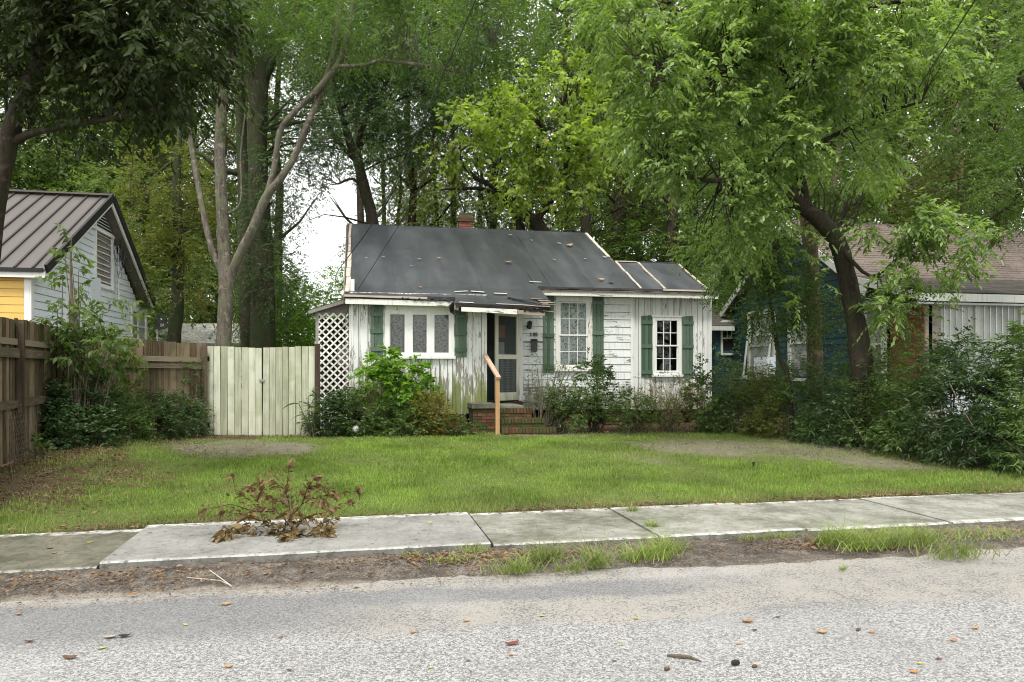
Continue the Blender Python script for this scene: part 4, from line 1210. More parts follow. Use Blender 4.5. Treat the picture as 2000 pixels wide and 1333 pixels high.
w0y = gy(131, 640)[0]; w1y = gy(154, 600)[0]; w1z = gy(142, 585)[1]
b0y = gy(174, 580)[0]; b1y = gy(193, 560)[0]; bz1 = gy(180, 540)[1]
r0y = gy(258, 640)[0]; r1y = gy(284, 640)[0]; rz1 = gy(270, 611)[1]; rz0 = gy(270, 664)[1]
holesL = [(v0y, v1y, v0z, v1z), (w0y, w1y, .5, w1z), (r0y, r1y, rz0, rz1)]
while z < zP - .3:
    zt = z + .152
    ya = yA + .1; yb = yB2 - .15
    if zt > zE - .1: k = (zt - (zE - .1)) / (zP - .15 - zE + .1); ya = ya + (yP - ya) * k; yb = yb + (yP - yb) * k
    c = (z + zt) / 2
    for s0, s1 in subtract(ya, yb, [(h[0], h[1]) for h in holesL if h[2] <= c <= h[3]]):
        if s1 - s0 > .08: cpiece('clapboard', (XWL - .015, (s0 + s1) / 2, c), (.02, s1 - s0, .145), (0, -.12, 0), M['white_sid'], lh)
    z = zt
piece('corner_board', XWL - .11, XWL + .015, yA + .07, yA + .2, .3, zE - .08, M['trim'], lh)
z = .4
while z < zE - .12:
    piece('yellow_clapboard', XG - 5, XWL - .12, yA + .09, yA + .13, z + .004, min(z + .15, zE - .1), M['yellow_sid'], lh, rot=(-.05, 0, 0)); z += .152
# louvred attic vent: a broken frame with slats
m = MB(); m.box(XWL - .3, XWL - .28, v0y, v1y, v0z, v1z); vent = m.build('attic_vent', M['dark'], lh)
for a, b, c, d in ((v0y - .1, v0y, v0z - .05, v1z + .25), (v1y, v1y + .1, v0z - .05, v1z + .05)): piece('frame', XWL - .02, XWL + .03, a, b, c, d, M['trim'], vent)
piece('frame', XWL - .02, XWL + .03, v0y - .1, v1y + .1, v0z - .12, v0z - .04, M['trim'], vent)
n = 9
for i in range(n): cpiece('louvre', (XWL - .05, (v0y + v1y) / 2, v0z + (v1z - v0z) * (i + .5) / n), (.10, v1y - v0y, .016), (rng.uniform(-.03, .03), .7, 0), M['trim_old' if i in (6, 7) else 'trim'], vent)
# triangular gable vent at the peak
ty0, tz0 = gy(189, 429); ty1, tz1 = gy(224, 447)
zb_ = 4.98
m = MB(); hw = (zP - .2 - zb_) / ((zP - zE) / (yP - yA)); m.slab([(XWL + .002, yP - hw, zb_), (XWL + .002, yP + hw, zb_), (XWL + .002, yP, zP - .2)], (.012, 0, 0)); tv = m.build('gable_vent', M['dark'], lh)
for i in range(7):
    zz = zb_ + (zP - .2 - zb_) * (i + .3) / 7.3; k = 1 - (zz - zb_) / (zP - .2 - zb_)
    cpiece('louvre', (XWL + .03, yP, zz), (.05, 2 * hw * k, .014), (0, .7, 0), M['white_sid'], tv)
piece('vent_sill', XWL, XWL + .05, yP - hw - .1, yP + hw + .1, zb_ - .07, zb_, M['trim'], tv)
# side windows and boarded opening
for (a, b, c, d, nm) in ((w0y, w1y, .5, w1z, 'd'), (r0y, r1y, rz0, rz1, 'b')):
    m = MB(); m.box(XWL - .02, XWL + .03, a - .09, a, c - .08, d + .1); m.box(XWL - .02, XWL + .03, b, b + .09, c - .08, d + .1); m.box(XWL - .02, XWL + .028, a, b, d, d + .1); m.box(XWL - .02, XWL + .028, a, b, c - .08, c)
    w = m.build('window', M['trim'], lh); piece('pane', XWL - .06, XWL - .05, a, b, c, d, M['nb_win'] if nm == 'b' else M['dark'], w)
    piece('sash_bar', XWL - .05, XWL - .01, a, b, (c + d) / 2 - .02, (c + d) / 2 + .02, M['trim'], w); piece('sash_bar', XWL - .05, XWL - .012, (a + b) / 2 - .015, (a + b) / 2 + .015, c, d, M['trim'], w)
piece('boarded_opening', XWL, XWL + .045, b0y, b1y, gy(180, 590)[1] - .3, bz1, M['white_sid'], lh)
# power conduit and loops of cable near the rear rake
for du in (0, 6):
    p0 = PX(226 + du, 585, XWL + .05); p1 = PX(226 + du, 480, XWL + .05); m = MB(); m.tube([p0, p1], [.014, .014], 6); m.build('conduit', M['trim' if du else 'steel'], lh)
m = MB(); R = random.Random(8)
for i in range(9):
    c = PX(R.uniform(228, 248), R.uniform(478, 520), XWL + .12); pts = []
    a0 = R.uniform(0, 6); rr = R.uniform(.12, .42)
    for j in range(12): a = a0 + j * .5; pts.append(c + Vector((R.uniform(-.02, .05), math.cos(a) * rr * .7, math.sin(a) * rr)))
    m.tube(pts, [.007] * 12, 4)
m.build('cable_loops', M['black_metal'], lh)

# ------------------------------------------------------------------ far building behind the fence
fh = thing('far_building', 'low building with a pale shingle roof beyond the gate between tree trunks', 'house', GD(400, 33))
m = MB(); a = DD(262, 638, 36); b = DD(475, 636, 36); c = DD(475, 676, 32); d = DD(250, 676, 32); m.slab([a, d, c, b], (0, 0, .12)); m.build('roof', M['slab_old'], fh)
m = MB(); m.slab([(d.x, d.y + .4, .2), (c.x, c.y + .4, .2), (c.x, c.y + .4, c.z), (d.x, d.y + .4, d.z)], (0, .2, 0)); m.build('wall', M['white_sid'], fh)

# ------------------------------------------------------------------ board fence
A = Vector((-4.69, 11.22, 0)); B = Vector((-5.09, 14.27, 0)); C = Vector((-3.12, 16.42, 0))
A0 = A + (A - B).normalized() * 4.2
def fence_run(p, q, zt0, zt1, seed, lbl, loc, rails, clear_from_ground=.03, w=.14):
    R = random.Random(seed); f = thing('board_fence', lbl, 'fence', loc)
    d = q - p; L = d.length; d.normalize(); ang = math.atan2(d.y, d.x); nr = Vector((d.y, -d.x, 0))
    n = int(L / w)
    for i in range(n):
        s = (i + .5) / n; c = p + d * (s * L) + nr * R.uniform(-.008, .008); zt = zt0 + (zt1 - zt0) * s + R.uniform(-.02, .025); zb = float(gz(c.x, c.y)) + clear_from_ground
        cpiece('board', (c.x, c.y, (zt + zb) / 2), (L / n - .008 + R.uniform(-.004, .004), .019, zt - zb), (R.uniform(-.006, .006), R.uniform(-.010, .010), ang), M['fence'], f)
    for zr0, zr1, hh, off in rails:
        a = p + nr * off; b = q + nr * off
        a.z, b.z = zr0, zr1; m = MB()
        nn = max(1, int(L / 2.4))
        for j in range(nn): pass
        m.beam(a, b, .04, hh); m.build('rail', M['fence_rail'], f)
    k = max(1, int(round(L / 2.4)))
    for i in range(k + 1):
        c = p + d * (L * i / k) + nr * .075; zt = zt0 + (zt1 - zt0) * i / k - .06
        m = MB(); m.box(-.045, .045, -.045, .045, float(gz(c.x, c.y)) - .1, zt)
        m.v = [(c.x + x * math.cos(ang) - y * math.sin(ang), c.y + x * math.sin(ang) + y * math.cos(ang), z) for x, y, z in m.v]
        m.build('post', M['gate_post'], f)
    return f
fence_run(A0, B, 2.37, 2.34, 21, 'taller weathered board fence at the left edge, running back from the litter', (-4.9, 12.5, .3), [(2.02, 2.01, .09, .03), (1.86, 1.85, .13, .055), (1.13, 1.13, .12, .035)])
fence_run(B, C, 2.24, 2.14, 22, 'lower weathered board fence behind the shrubs, ending at the pale gate', (-4.1, 15.3, .3), [(1.86, 1.80, .10, .03), (1.72, 1.66, .09, .055), (.92, .86, .1, .035)])
# wire mesh leaning on the near fence
mesh_t = MB(); d = (B - A0).normalized(); nr = Vector((d.y, -d.x, 0)); R = random.Random(4)
Pm = A + d * (-.2) + nr * .10
for i in range(26):
    a = Pm + d * (i * .055); pts = []
    for j in range(9):
        zz = .36 + .78 * j / 8 * (.9 + .1 * math.sin(i * .6)); pts.append((a.x + nr.x * (.10 * (1 - j / 8) + R.uniform(-.012, .012)), a.y + R.uniform(-.012, .012), zz))
    mesh_t.tube(pts, [.0022] * 9, 4, cap=False)
for j in range(11):
    zz = .36 + .75 * j / 10; pts = []
    for i in range(14): a = Pm + d * (i * .105); pts.append((a.x + nr.x * .10 * (1 - j / 10) + R.uniform(-.012, .012), a.y, zz + R.uniform(-.012, .012)))
    mesh_t.tube(pts, [.002] * 14, 4, cap=False)
top('wire_fencing', mesh_t, M['fence_rail'], 'sagging strip of wire mesh leaning on the foot of the taller board fence', 'wire mesh')

# ------------------------------------------------------------------ gate
G0, G1 = DD(404, 853, 15.5), DD(615, 853, 15.5)
G0.z = G1.z = 0
d = (G1 - G0); GLn = d.length; d.normalize(); ga = math.atan2(d.y, d.x); nrm_g = Vector((d.y, -d.x, 0))
def gx(u): return (u - 404) / 211.0 * GLn
def gate_leaf(u0, u1, vt0, vt1, lbl, seed):
    R = random.Random(seed); f = thing('gate', lbl, 'gate', G0 + d * ((gx(u0) + gx(u1)) / 2) + Vector((0, 0, .22)), 'two leaves of the pale board gate')
    n = 8
    for i in range(n):
        s0 = gx(u0) + (gx(u1) - gx(u0)) * i / n; s1 = gx(u0) + (gx(u1) - gx(u0)) * (i + 1) / n
        v = vt0 + (vt1 - vt0) * (i + .5) / n; zt = H + (HV - v) * 15.5 / FP + R.uniform(-.006, .006); zb = H - (853.5 + R.uniform(-1.5, 1.5) - HV) * 15.5 / FP
        c = G0 + d * ((s0 + s1) / 2) + nrm_g * R.uniform(.0, .006)
        cpiece('board', (c.x, c.y, (zt + zb) / 2), (s1 - s0 - .010 + R.uniform(-.006, .003), .02, zt - zb), (0, R.uniform(-.006, .006), ga), M['gate'], f)
    for zz in (.55, 1.25, 1.85):
        c = G0 + d * ((gx(u0) + gx(u1)) / 2) - nrm_g * .04; cpiece('rail', (c.x, c.y, zz), (gx(u1) - gx(u0) - .04, .035, .09), (0, 0, ga), M['fence_rail'], f)
    return f
gl1 = gate_leaf(404.5, 512, 676, 680, 'left leaf of the pale whitewashed board gate, hung on the fence post', 1)
gl2 = gate_leaf(513.5, 615, 680, 676, 'right leaf of the pale whitewashed board gate, beside the lattice', 2)
for v in (701, 830):
    c = G0 + d * .02 + nrm_g * .025; cpiece('hinge', (c.x, c.y, H - (v - HV) * 15.5 / FP), (.09, .02, .09), (0, 0, ga), M['black_metal'], gl1)
c = G0 + d * gx(512) + nrm_g * .03; cpiece('latch', (c.x, c.y, H - (743 - HV) * 15.5 / FP), (.10, .03, .05), (0, .2, ga), M['steel'], gl1)
for u, w, t_, lbl in ((399, .10, 673, 'dark wooden gate post between the board fence and the gate'), (620, .11, 674, 'dark wooden gate post in front of the white lattice')):
    c = G0 + d * gx(u); m = MB(); m.box(c.x - w / 2, c.x + w / 2, c.y - w / 2, c.y + w / 2, .1, H + (HV - t_) * 15.5 / FP + .02); top('gate_post', m, M['gate_post'], lbl, 'post')
# letter B on a thin pole
pB = DD(307, 670, 17.2); bz = H + (HV - 643) * 17.2 / FP
bs = thing('letter_sign', 'black letter B standing on a thin pole behind the board fence', 'sign', (pB.x, pB.y, .25))
m = MB(); m.tube([(pB.x, pB.y, .25), (pB.x, pB.y, bz + .35)], [.012, .012], 6); m.build('pole', M['steel'], bs)
text3d('letter', 'B', .50, (pB.x - .03, pB.y - .02, bz), .015, M['black_metal'], parent=bs, rot=(math.pi / 2, 0, -TH), off=.012)

# ------------------------------------------------------------------ right neighbour
XN = 12.0
rh = thing('neighbour_house', 'dark teal gabled house with a brown shingle roof behind the right-hand thicket', 'house', (XN + 4, 17, .2))
ya, yb, yp, ze, zp = 15.35, 22.1, 18.7, 3.52, 5.75
sl = (zp - ze) / (yp - ya)
def tz(y): return ze + sl * (y - ya) if y < yp else ze + sl * (yb - y)
wy = lambda u: PX(u, 700, XN).y
def wz(u, v): return PX(u, v, XN).z
openR = [(wy(1514), wy(1462), 1.35, wz(1490, 614)), (wy(1590), wy(1541), 1.35, wz(1565, 602)), (wy(1728), wy(1690), 1.3, wz(1705, 600))]
z = .75
while z < zp - .15:
    zt = z + .165; y0, y1 = ya + .05, yb - .05
    if zt > ze - .05: k = (zt - ze + .05) / (zp - ze); y0 += (yp - y0) * k; y1 += (yp - y1) * k
    c = (z + zt) / 2
    for s0, s1 in subtract(y0, y1, [(min(h[0], h[1]), max(h[0], h[1])) for h in openR if h[2] <= c <= h[3]]):
        if s1 - s0 > .06: cpiece('clapboard', (XN + .015, (s0 + s1) / 2, c), (.02, s1 - s0, .158), (0, .12, 0), M['teal_sid'], rh)
    z = zt
m = MB(); m.slab([(XN + .04, ya + .1, .1), (XN + .04, yb - .1, .1), (XN + .04, yb - .1, ze - .1), (XN + .04, yp, zp - .15), (XN + .04, ya + .1, ze - .1)], (.1, 0, 0)); m.box(XN + .15, XN + 12, ya + .3, ya + .4, .1, ze); m.build('wall', M['teal_sid'], rh)
for h in openR:
    a, b = min(h[0], h[1]), max(h[0], h[1]); m = MB()
    m.box(XN - .03, XN + .04, a - .03, a + .09, h[2], h[3]); m.box(XN - .03, XN + .04, b - .09, b + .03, h[2], h[3]); m.box(XN - .034, XN + .04, a - .05, b + .05, h[3], h[3] + .12); m.box(XN - .06, XN + .04, a - .05, b + .05, h[2] - .08, h[2])
    w = m.build('window', M['nb_trim'], rh)
    piece('pane', XN + .02, XN + .03, a + .09, b - .09, h[2], h[3], M['nb_win'], w)
    piece('meeting_rail', XN - .01, XN + .02, a + .09, b - .09, (h[2] + h[3]) / 2 - .02, (h[2] + h[3]) / 2 + .03, M['nb_trim'], w)
# storm sash hanging away from the rear window, and a white cabinet on the sill
a = min(openR[0][0], openR[0][1]); b = max(openR[0][0], openR[0][1])
for y0, y1, nm in ((a + .05, a + .10, 'loose_sash'), (b - .12, b - .07, 'loose_sash')): cpiece(nm, (XN - .16, (y0 + y1) / 2, 2.0), (.04, .05, 1.25), (0, .12, 0), M['nb_trim'], rh)
cpiece('loose_sash', (XN - .09, (a + b) / 2, 2.62), (.04, b - a - .1, .06), (0, .1, 0), M['nb_trim'], rh)
cpiece('loose_sash', (XN - .24, (a + b) / 2, 1.38), (.04, b - a - .1, .06), (0, .1, 0), M['nb_trim'], rh)
piece('window_box', XN - .30, XN - .02, a - .05, a + .65, 1.36, 1.95, M['white_sid'], rh)
# main roof, shingle course by course
def course_roof(x0, x1, y0, z0, y1, z1, over, mat, parent, course=.14):
    L = math.hypot(y1 - y0, z1 - z0); n = int(L / course); R = random.Random(9); s = (z1 - z0) / (y1 - y0)
    for i in range(n):
        a = i / n; b = (i + 1.25) / n; m = MB()
        ya_, za_ = y0 + (y1 - y0) * a, z0 + (z1 - z0) * a; yb_, zb_ = y0 + (y1 - y0) * min(b, 1), z0 + (z1 - z0) * min(b, 1)
        nseg = 16; xs = [x0 + (x1 - x0) * q / nseg for q in range(nseg + 1)]
        for q in range(nseg):
            l0 = .022 + R.uniform(-.004, .008); m.hexa([(xs[q], ya_, za_), (xs[q + 1], ya_, za_), (xs[q + 1], yb_, zb_), (xs[q], yb_, zb_), (xs[q], ya_, za_ + l0), (xs[q + 1], ya_, za_ + l0), (xs[q + 1], yb_, zb_ + .006), (xs[q], yb_, zb_ + .006)])
        m.build('shingle_course', mat, parent)
yk, zk = 15.75, tz(15.75) + .06
course_roof(XN - .25, XN + 14, yk, zk, yp, zp, 0, M['shingle'], rh)
course_roof(XN - .25, XN + 14, 13.62, 3.27, yk + .1, zk + .02, 0, M['shingle'], rh)
m = MB(); m.slab([(XN - .25, yp, zp), (XN + 14, yp, zp), (XN + 14, yb + .2, ze - .1), (XN - .25, yb + .2, ze - .1)], (0, 0, .05)); m.build('rear_roof', M['shingle'], rh)
m = MB(); m.slab([(XN - .2, yk, zk - .06), (XN + 14, yk, zk - .06), (XN + 14, yp, zp - .06), (XN - .2, yp, zp - .06)], (0, 0, .04)); m.slab([(XN - .2, 13.65, 3.2), (XN + 14, 13.65, 3.2), (XN + 14, yk, zk - .05), (XN - .2, yk, zk - .05)], (0, 0, .04)); m.build('roof_deck', M['trim_old'], rh)
for (p, q) in (((13.6, 3.19), (yk, zk - .07)), ((ya - .1, ze - .12), (yp, zp - .08)), ((yb + .2, ze - .16), (yp, zp - .08))):
    m = MB(); m.beam((XN - .27, p[0], p[1]), (XN - .27, q[0], q[1]), .03, .17); m.build('rake_board', M['nb_trim'], rh)
m = MB(); m.box(XN - .27, XN + 14, 13.55, 13.585, 3.07, 3.24); m.build('fascia', M['nb_trim'], rh)
m = MB(); m.box(XN - .2, XN + 14, 13.7, 15.4, 3.02, 3.06); m.build('porch_ceiling', M['white_sid'], rh)
m = MB(); m.box(XN - .1, XN + 14, 13.5, 15.3, .1, .62); m.build('porch_floor', M['leanto'], rh)
# brick porch pier: real bricks on its side and front
by0, by1 = PX(1805, 650, XN + .1).y, PX(1738, 650, XN + .1).y
m = MB(); m.box(XN + .12, XN + .55, by0 + .02, by1 - .02, .1, 3.05); bp = m.build('porch_wall', M['mortar'], rh)
z = .75; r = 0
while z < 2.98:
    y = by0 - (.11 if r % 2 else 0)
    while y < by1:
        p, q = max(y, by0), min(y + .215, by1)
        if q - p > .03: piece('brick', XN + .1 - rng.uniform(0, .006), XN + .14, p + .006, q - .006, z + .006, z + .070, M['brick_pier'], bp)
        y += .22
    z += .078; r += 1
# porch front: framed screens with bars
fy = by0 + .05; xp0 = PY(1812, 650, fy).x
fr = [xp0, PY(1868, 650, fy).x - .0, PY(1925, 650, fy).x, PY(1938, 650, fy).x, PY(1998, 650, fy).x, PY(1998, 650, fy).x + 1.6]
m = MB(); m.box(xp0, xp0 + 5, fy, fy + .05, .6, 1.55); m.build('porch_skirt', M['white_sid'], rh)
zt_, zb_ = PY(1900, 592, fy).z, 1.60
m = MB(); m.box(xp0, xp0 + 5, fy - .01, fy + .06, zt_, 3.03); m.box(xp0, xp0 + 5, fy - .02, fy + .07, 1.5, zb_); m.build('porch_beam', M['nb_trim'], rh)
xx = xp0; k = 0
while xx < xp0 + 4.9:
    w = .09
    m = MB(); m.box(xx, xx + w, fy - .03, fy + .06, zb_, zt_); pw = m.build('porch_screen', M['nb_trim'], rh)
    piece('pane', xx + w, xx + 1.2, fy + .03, fy + .035, zb_, zt_, M['porch_glass'], pw)
    piece('crossbar', xx + w, xx + 1.2, fy - .01, fy + .02, zb_ + .62, zb_ + .66, M['nb_trim'], pw)
    for i in range(1, 7): piece('bar', xx + w + i * .158 - .007, xx + w + i * .158 + .007, fy - .015, fy + .001, zb_, zt_, M['steel'], pw)
    xx += 1.2
# rear ell facing the street
ey = 22.0; ex0, ex1 = PY(1396, 650, ey).x, XN + .02
m = MB(); m.box(ex0, ex1, ey + .02, ey + 3, .1, 2.95); m.build('rear_wing', M['teal_sid'], rh)
z = .7
ew = (PY(1411, 650, ey).x, PY(1438, 650, ey).x, PY(1424, 690, ey).z, PY(1424, 632, ey).z)
while z < 2.95:
    for s0, s1 in subtract(ex0, ex1, [(ew[0], ew[1])] if ew[2] < z + .08 < ew[3] else []): piece('clapboard', s0, s1, ey - .01, ey + .018, z, z + .172, M['teal_sid'], rh, rot=(-.07, 0, 0))
    z += .165
m = MB(); w_ = .07
m.box(ew[0] - w_, ew[0], ey - .04, ey + .03, ew[2] - w_, ew[3] + w_); m.box(ew[1], ew[1] + w_, ey - .04, ey + .03, ew[2] - w_, ew[3] + w_); m.box(ew[0], ew[1], ey - .04, ey + .03, ew[3], ew[3] + w_ + .04); m.box(ew[0], ew[1], ey - .06, ey + .03, ew[2] - w_, ew[2])
w = m.build('window', M['nb_trim'], rh); piece('pane', ew[0], ew[1], ey + .0, ey + .01, ew[2], ew[3], M['dark'], w)
zm = (ew[2] + ew[3]) / 2; piece('meeting_rail', ew[0], ew[1], ey - .02, ey - .001, zm - .02, zm + .02, M['nb_trim'], w)
for i in (1, 2): xx = ew[0] + (ew[1] - ew[0]) * i / 3; piece('glazing_bar', xx - .01, xx + .01, ey - .012, ey - .001, zm, ew[3], M['nb_trim'], w)
piece('glazing_bar', ew[0], ew[1], ey - .013, ey - .002, (zm + ew[3]) / 2 - .01, (zm + ew[3]) / 2 + .01, M['nb_trim'], w)
course_roof(ex0 - .25, ex1 - .05, ey - .25, 2.98, ey + 1.9, 4.15, 0, M['shingle'], rh, .16)
m = MB(); m.box(ex0 - .25, ex1 - .1, ey - .29, ey - .25, 2.83, 2.97); m.build('fascia', M['nb_trim'], rh)
# white gate post in the thicket corner
c = GD(1428, 17.4); m = MB(); m.box(c.x - .03, c.x + .03, c.y, c.y + .05, .2, PY(1428, 735, c.y).z); m.box(c.x + .03, c.x + .5, c.y, c.y + .04, PY(1428, 741, c.y).z, PY(1428, 735, c.y).z); top('trellis', m, M['trim_old'], 'thin flaking white frame standing in shrubs between the two houses', 'trellis')

# ------------------------------------------------------------------ overhead cables
def cable(pts, r, lbl):
    P = [DD(*p) for p in pts]; Q = []
    for i in range(len(P) - 1):
        p0, p1, p2, p3 = P[max(i - 1, 0)], P[i], P[i + 1], P[min(i + 2, len(P) - 1)]
        for j in range(6):
            t = j / 6; Q.append(.5 * ((2 * p1) + (p2 - p0) * t + (2 * p0 - 5 * p1 + 4 * p2 - p3) * t * t + (3 * p1 - p0 - 3 * p2 + p3) * t ** 3))
    Q.append(P[-1]); m = MB(); m.tube(Q, [r] * len(Q), 5); return top('cable', m, M['black_metal'], lbl, 'cable')
cable([(990, -140, 7.5), (929, 0, 9), (850, 180, 12), (775, 353, 14.6), (726, 439, 16.4), (684, 497, 17.3), (660, 530, 17.4), (656, 548, 17.3), (668, 556, 17.2)], .011, 'thicker black service cable looping down to the left rake of the cottage roof')
cable([(972, -140, 7.0), (947, 0, 8.5), (908, 165, 10.8), (831, 343, 13.5), (787, 427, 14.9), (702, 562, 16.15), (685, 590, 16.4), (668, 640, 16.6)], .006, 'thinner black cable crossing the cottage roof and hanging by the lattice')
cable([(1990, -130, 7), (1905, 0, 9), (1780, 195, 12.5), (1690, 340, 15.5), (1600, 470, 18)], .010, 'black overhead cable crossing the foliage at the upper right')
# ------------------------------------------------------------------ foliage tools
def nrmz(a): return a / np.maximum(np.linalg.norm(a, axis=1, keepdims=True), 1e-6)
def leaf_arrays(rs, base, d, nr, L, W, fold=.12):
    """two-triangle folded leaf per row"""
    d = nrmz(d); side = nrmz(np.cross(d, nr)); up = np.cross(side, d)
    L = L[:, None]; W = W[:, None]
    mid = base + d * L * .42
    v = np.stack([base, mid + side * W * .5 + up * W * fold, base + d * L - up * L * .06, mid - side * W * .5 + up * W * fold], 1)
    return v
def mesh_from_leaves(name, V, mat, off=(0, 0, 0), faces=((0, 1, 2), (0, 2, 3)), attr=None):
    n = len(V); k = V.shape[1]
    co = (V.reshape(-1, 3) - np.array(off)).astype(np.float32)
    me = bpy.data.meshes.new(name); me.vertices.add(n * k); me.vertices.foreach_set('co', co.ravel())
    F = np.array(faces); nf = len(F) * n
    idx = (np.arange(n)[:, None, None] * k + F[None]).reshape(-1).astype(np.int32)
    fl = F.shape[1]
    me.loops.add(nf * fl); me.loops.foreach_set('vertex_index', idx)
    me.polygons.add(nf); me.polygons.foreach_set('loop_start', (np.arange(nf) * fl).astype(np.int32))
    try: me.polygons.foreach_set('loop_total', np.full(nf, fl, np.int32))
    except Exception: pass
    if attr:
        for nm, a in attr.items():
            at = me.attributes.new(nm, 'FLOAT', 'POINT'); at.data.foreach_set('value', np.repeat(a, k).astype(np.float32))
    me.materials.append(mat); me.update(calc_edges=True)
    return me
def sprays(rs, C, out, n, tw, L, W, droop=.35, upright=.6, spread=.8, sizevar=.3, zsag=.25):
    """C: spray roots (M,3); out: outward directions (M,3); n leaves on each twig of length tw"""
    M_ = len(C)
    a = nrmz(out + rs.normal(0, .45, (M_, 3)))
    s = (np.arange(n) + .5) / n
    s = np.clip(s[None] + rs.uniform(-.5, .5, (M_, n)) / n, 0, 1)
    tl = tw * rs.uniform(.6, 1.35, (M_, 1))
    P = C[:, None] + a[:, None] * (s * tl)[..., None]
    P[..., 2] -= zsag * tl * s ** 2
    up = np.array([0, 0, 1.0])
    perp = nrmz(np.cross(a, up) + 1e-4)
    sg = np.where(np.arange(n) % 2 == 0, 1., -1.)[None] * np.ones((M_, 1))
    d = a[:, None] * .55 + perp[:, None] * (sg * spread)[..., None] + rs.normal(0, .28, (M_, n, 3))
    d[..., 2] -= droop * rs.uniform(.4, 1.5, (M_, n))
    nn = np.zeros((M_, n, 3)); nn[..., 2] = upright; nn += rs.normal(0, .42, nn.shape)
    sz = rs.uniform(1 - sizevar, 1 + sizevar, (M_, n))
    return leaf_arrays(rs, P.reshape(-1, 3), d.reshape(-1, 3), nn.reshape(-1, 3), (L * sz).ravel(), (W * sz).ravel())
_ph = np.random.RandomState(99).uniform(0, 6.28, (5, 3)); _fr = np.random.RandomState(98).normal(0, 1, (5, 3, 3))
def fnoise(P, s):
    v = 0
    for i in range(5):
        q = P @ _fr[i] * s * (1 + .35 * i)
        v = v + np.sin(q[:, 0] + _ph[i, 0]) * np.sin(q[:, 1] + _ph[i, 1]) + .5 * np.sin(q[:, 2] + _ph[i, 2])
    return v / 3.5
def blob_points(rs, blobs, M_, gap=1.0, thr=-.15, shell=.45):
    """blobs: (centre, (rx,ry,rz)[, weight]); points scattered through uneven clumps"""
    vol = np.array([b[1][0] * b[1][1] * b[1][2] * (b[2] if len(b) > 2 else 1) for b in blobs]); vol = vol / vol.sum()
    Ps, Os = [], []
    for b, w in zip(blobs, vol):
        m = int(M_ * w * 1.9) + 6
        u = nrmz(rs.normal(0, 1, (m, 3))); r = rs.uniform(shell ** 3, 1, m) ** (1 / 3.)
        rr = 1 + .18 * fnoise(u * 1.0 + np.array(b[0])[None] * .37, 2.2)
        P = np.array(b[0])[None] + u * (r * rr)[:, None] * np.array(b[1])[None]
        k = fnoise(P, gap) > thr + rs.normal(0, .12, m)
        P = P[k]; u = u[k]
        c = int(M_ * w) + 1
        Ps.append(P[:c]); Os.append(u[:c])
    return np.concatenate(Ps), np.concatenate(Os)
def blob_px(u, v, d, ru, rv, rd, w=1.0):
    c = DD(u, v, d); s = d / FP
    return (tuple(c), (ru * s, rd, rv * s), w)
def pth(pts):
    """[(u,v,d,half width in px)] -> points, radii in metres, smoothed"""
    P = [DD(a, b, c) for a, b, c, r in pts]; R = [r * c / FP for a, b, c, r in pts]
    Q, S = [], []
    for i in range(len(P) - 1):
        p0, p1, p2, p3 = P[max(i - 1, 0)], P[i], P[i + 1], P[min(i + 2, len(P) - 1)]
        for j in range(4):
            t = j / 4; Q.append(.5 * ((2 * p1) + (p2 - p0) * t + (2 * p0 - 5 * p1 + 4 * p2 - p3) * t * t + (3 * p1 - p0 - 3 * p2 + p3) * t ** 3)); S.append(R[i] * (1 - t) + R[i + 1] * t)
    Q.append(P[-1]); S.append(R[-1]); return Q, S
def twigs_to(rs, mb, anchors, rad, C, frac, rng_, r0=.03, sag=.08):
    """limbs from the skeleton out to a share of the spray roots"""
    A_ = np.array([tuple(p) for p in anchors]); R_ = np.array(rad)
    k = rs.choice(len(C), max(1, min(len(C), frac)), replace=False)
    for i in k:
        c = C[i]; dd = np.linalg.norm(A_ - c, axis=1) + .25 * np.maximum(0, A_[:, 2] - c[2]); j = int(np.argmin(dd))
        a = A_[j]; L = np.linalg.norm(c - a)
        if L < .3: continue
        m1 = a * .66 + c * .34 + rs.normal(0, .06 * L, 3) + np.array([0, 0, .10 * L]); m2 = a * .33 + c * .67 + rs.normal(0, .06 * L, 3) + np.array([0, 0, .08 * L])
        ra = min(R_[j] * .5, r0 * (.5 + L * .35)); mb.tube([a, m1, m2, c], [ra, ra * .7, ra * .42, ra * .16], 5, cap=False)
def tree(name, label, cat, base, trunks, bark, blobs, nspr, n, tw, L, W, lmat, seed, group=None, ntw=60, gap=1.0, thr=-.15, shell=.4, droop=.35, rough=.07, bias=None, r0=.03, upright=.6, anchor_only=None, spread=.8, zsag=.25, sides=10):
    rs_ = np.random.RandomState(seed); rg = random.Random(seed)
    t = thing(name, label, cat, base, group)
    anchors, rad = [], []
    tm = MB()
    for p in trunks:
        Q, S = p; tm.tube(Q, S, sides, rough, rg); anchors += Q; rad += S
    if tm.v: tm.build('trunk', bark, t, smooth_=True)
    if nspr:
        C, O = blob_points(rs_, blobs, nspr, gap, thr, shell)
        if bias is not None: O = O + np.array(bias)
        if ntw and anchors:
            lm = MB(); twigs_to(rs_, lm, anchors, rad, C, ntw, rg, r0); 
            if lm.v: lm.build('branches', bark, t, smooth_=True, kind='stuff')
        V = sprays(rs_, C, O, n, tw, L, W, droop=droop, upright=upright, spread=spread, zsag=zsag)
        b = base_of(t); link('crown', mesh_from_leaves('crown', V, lmat, b), t)
    return t

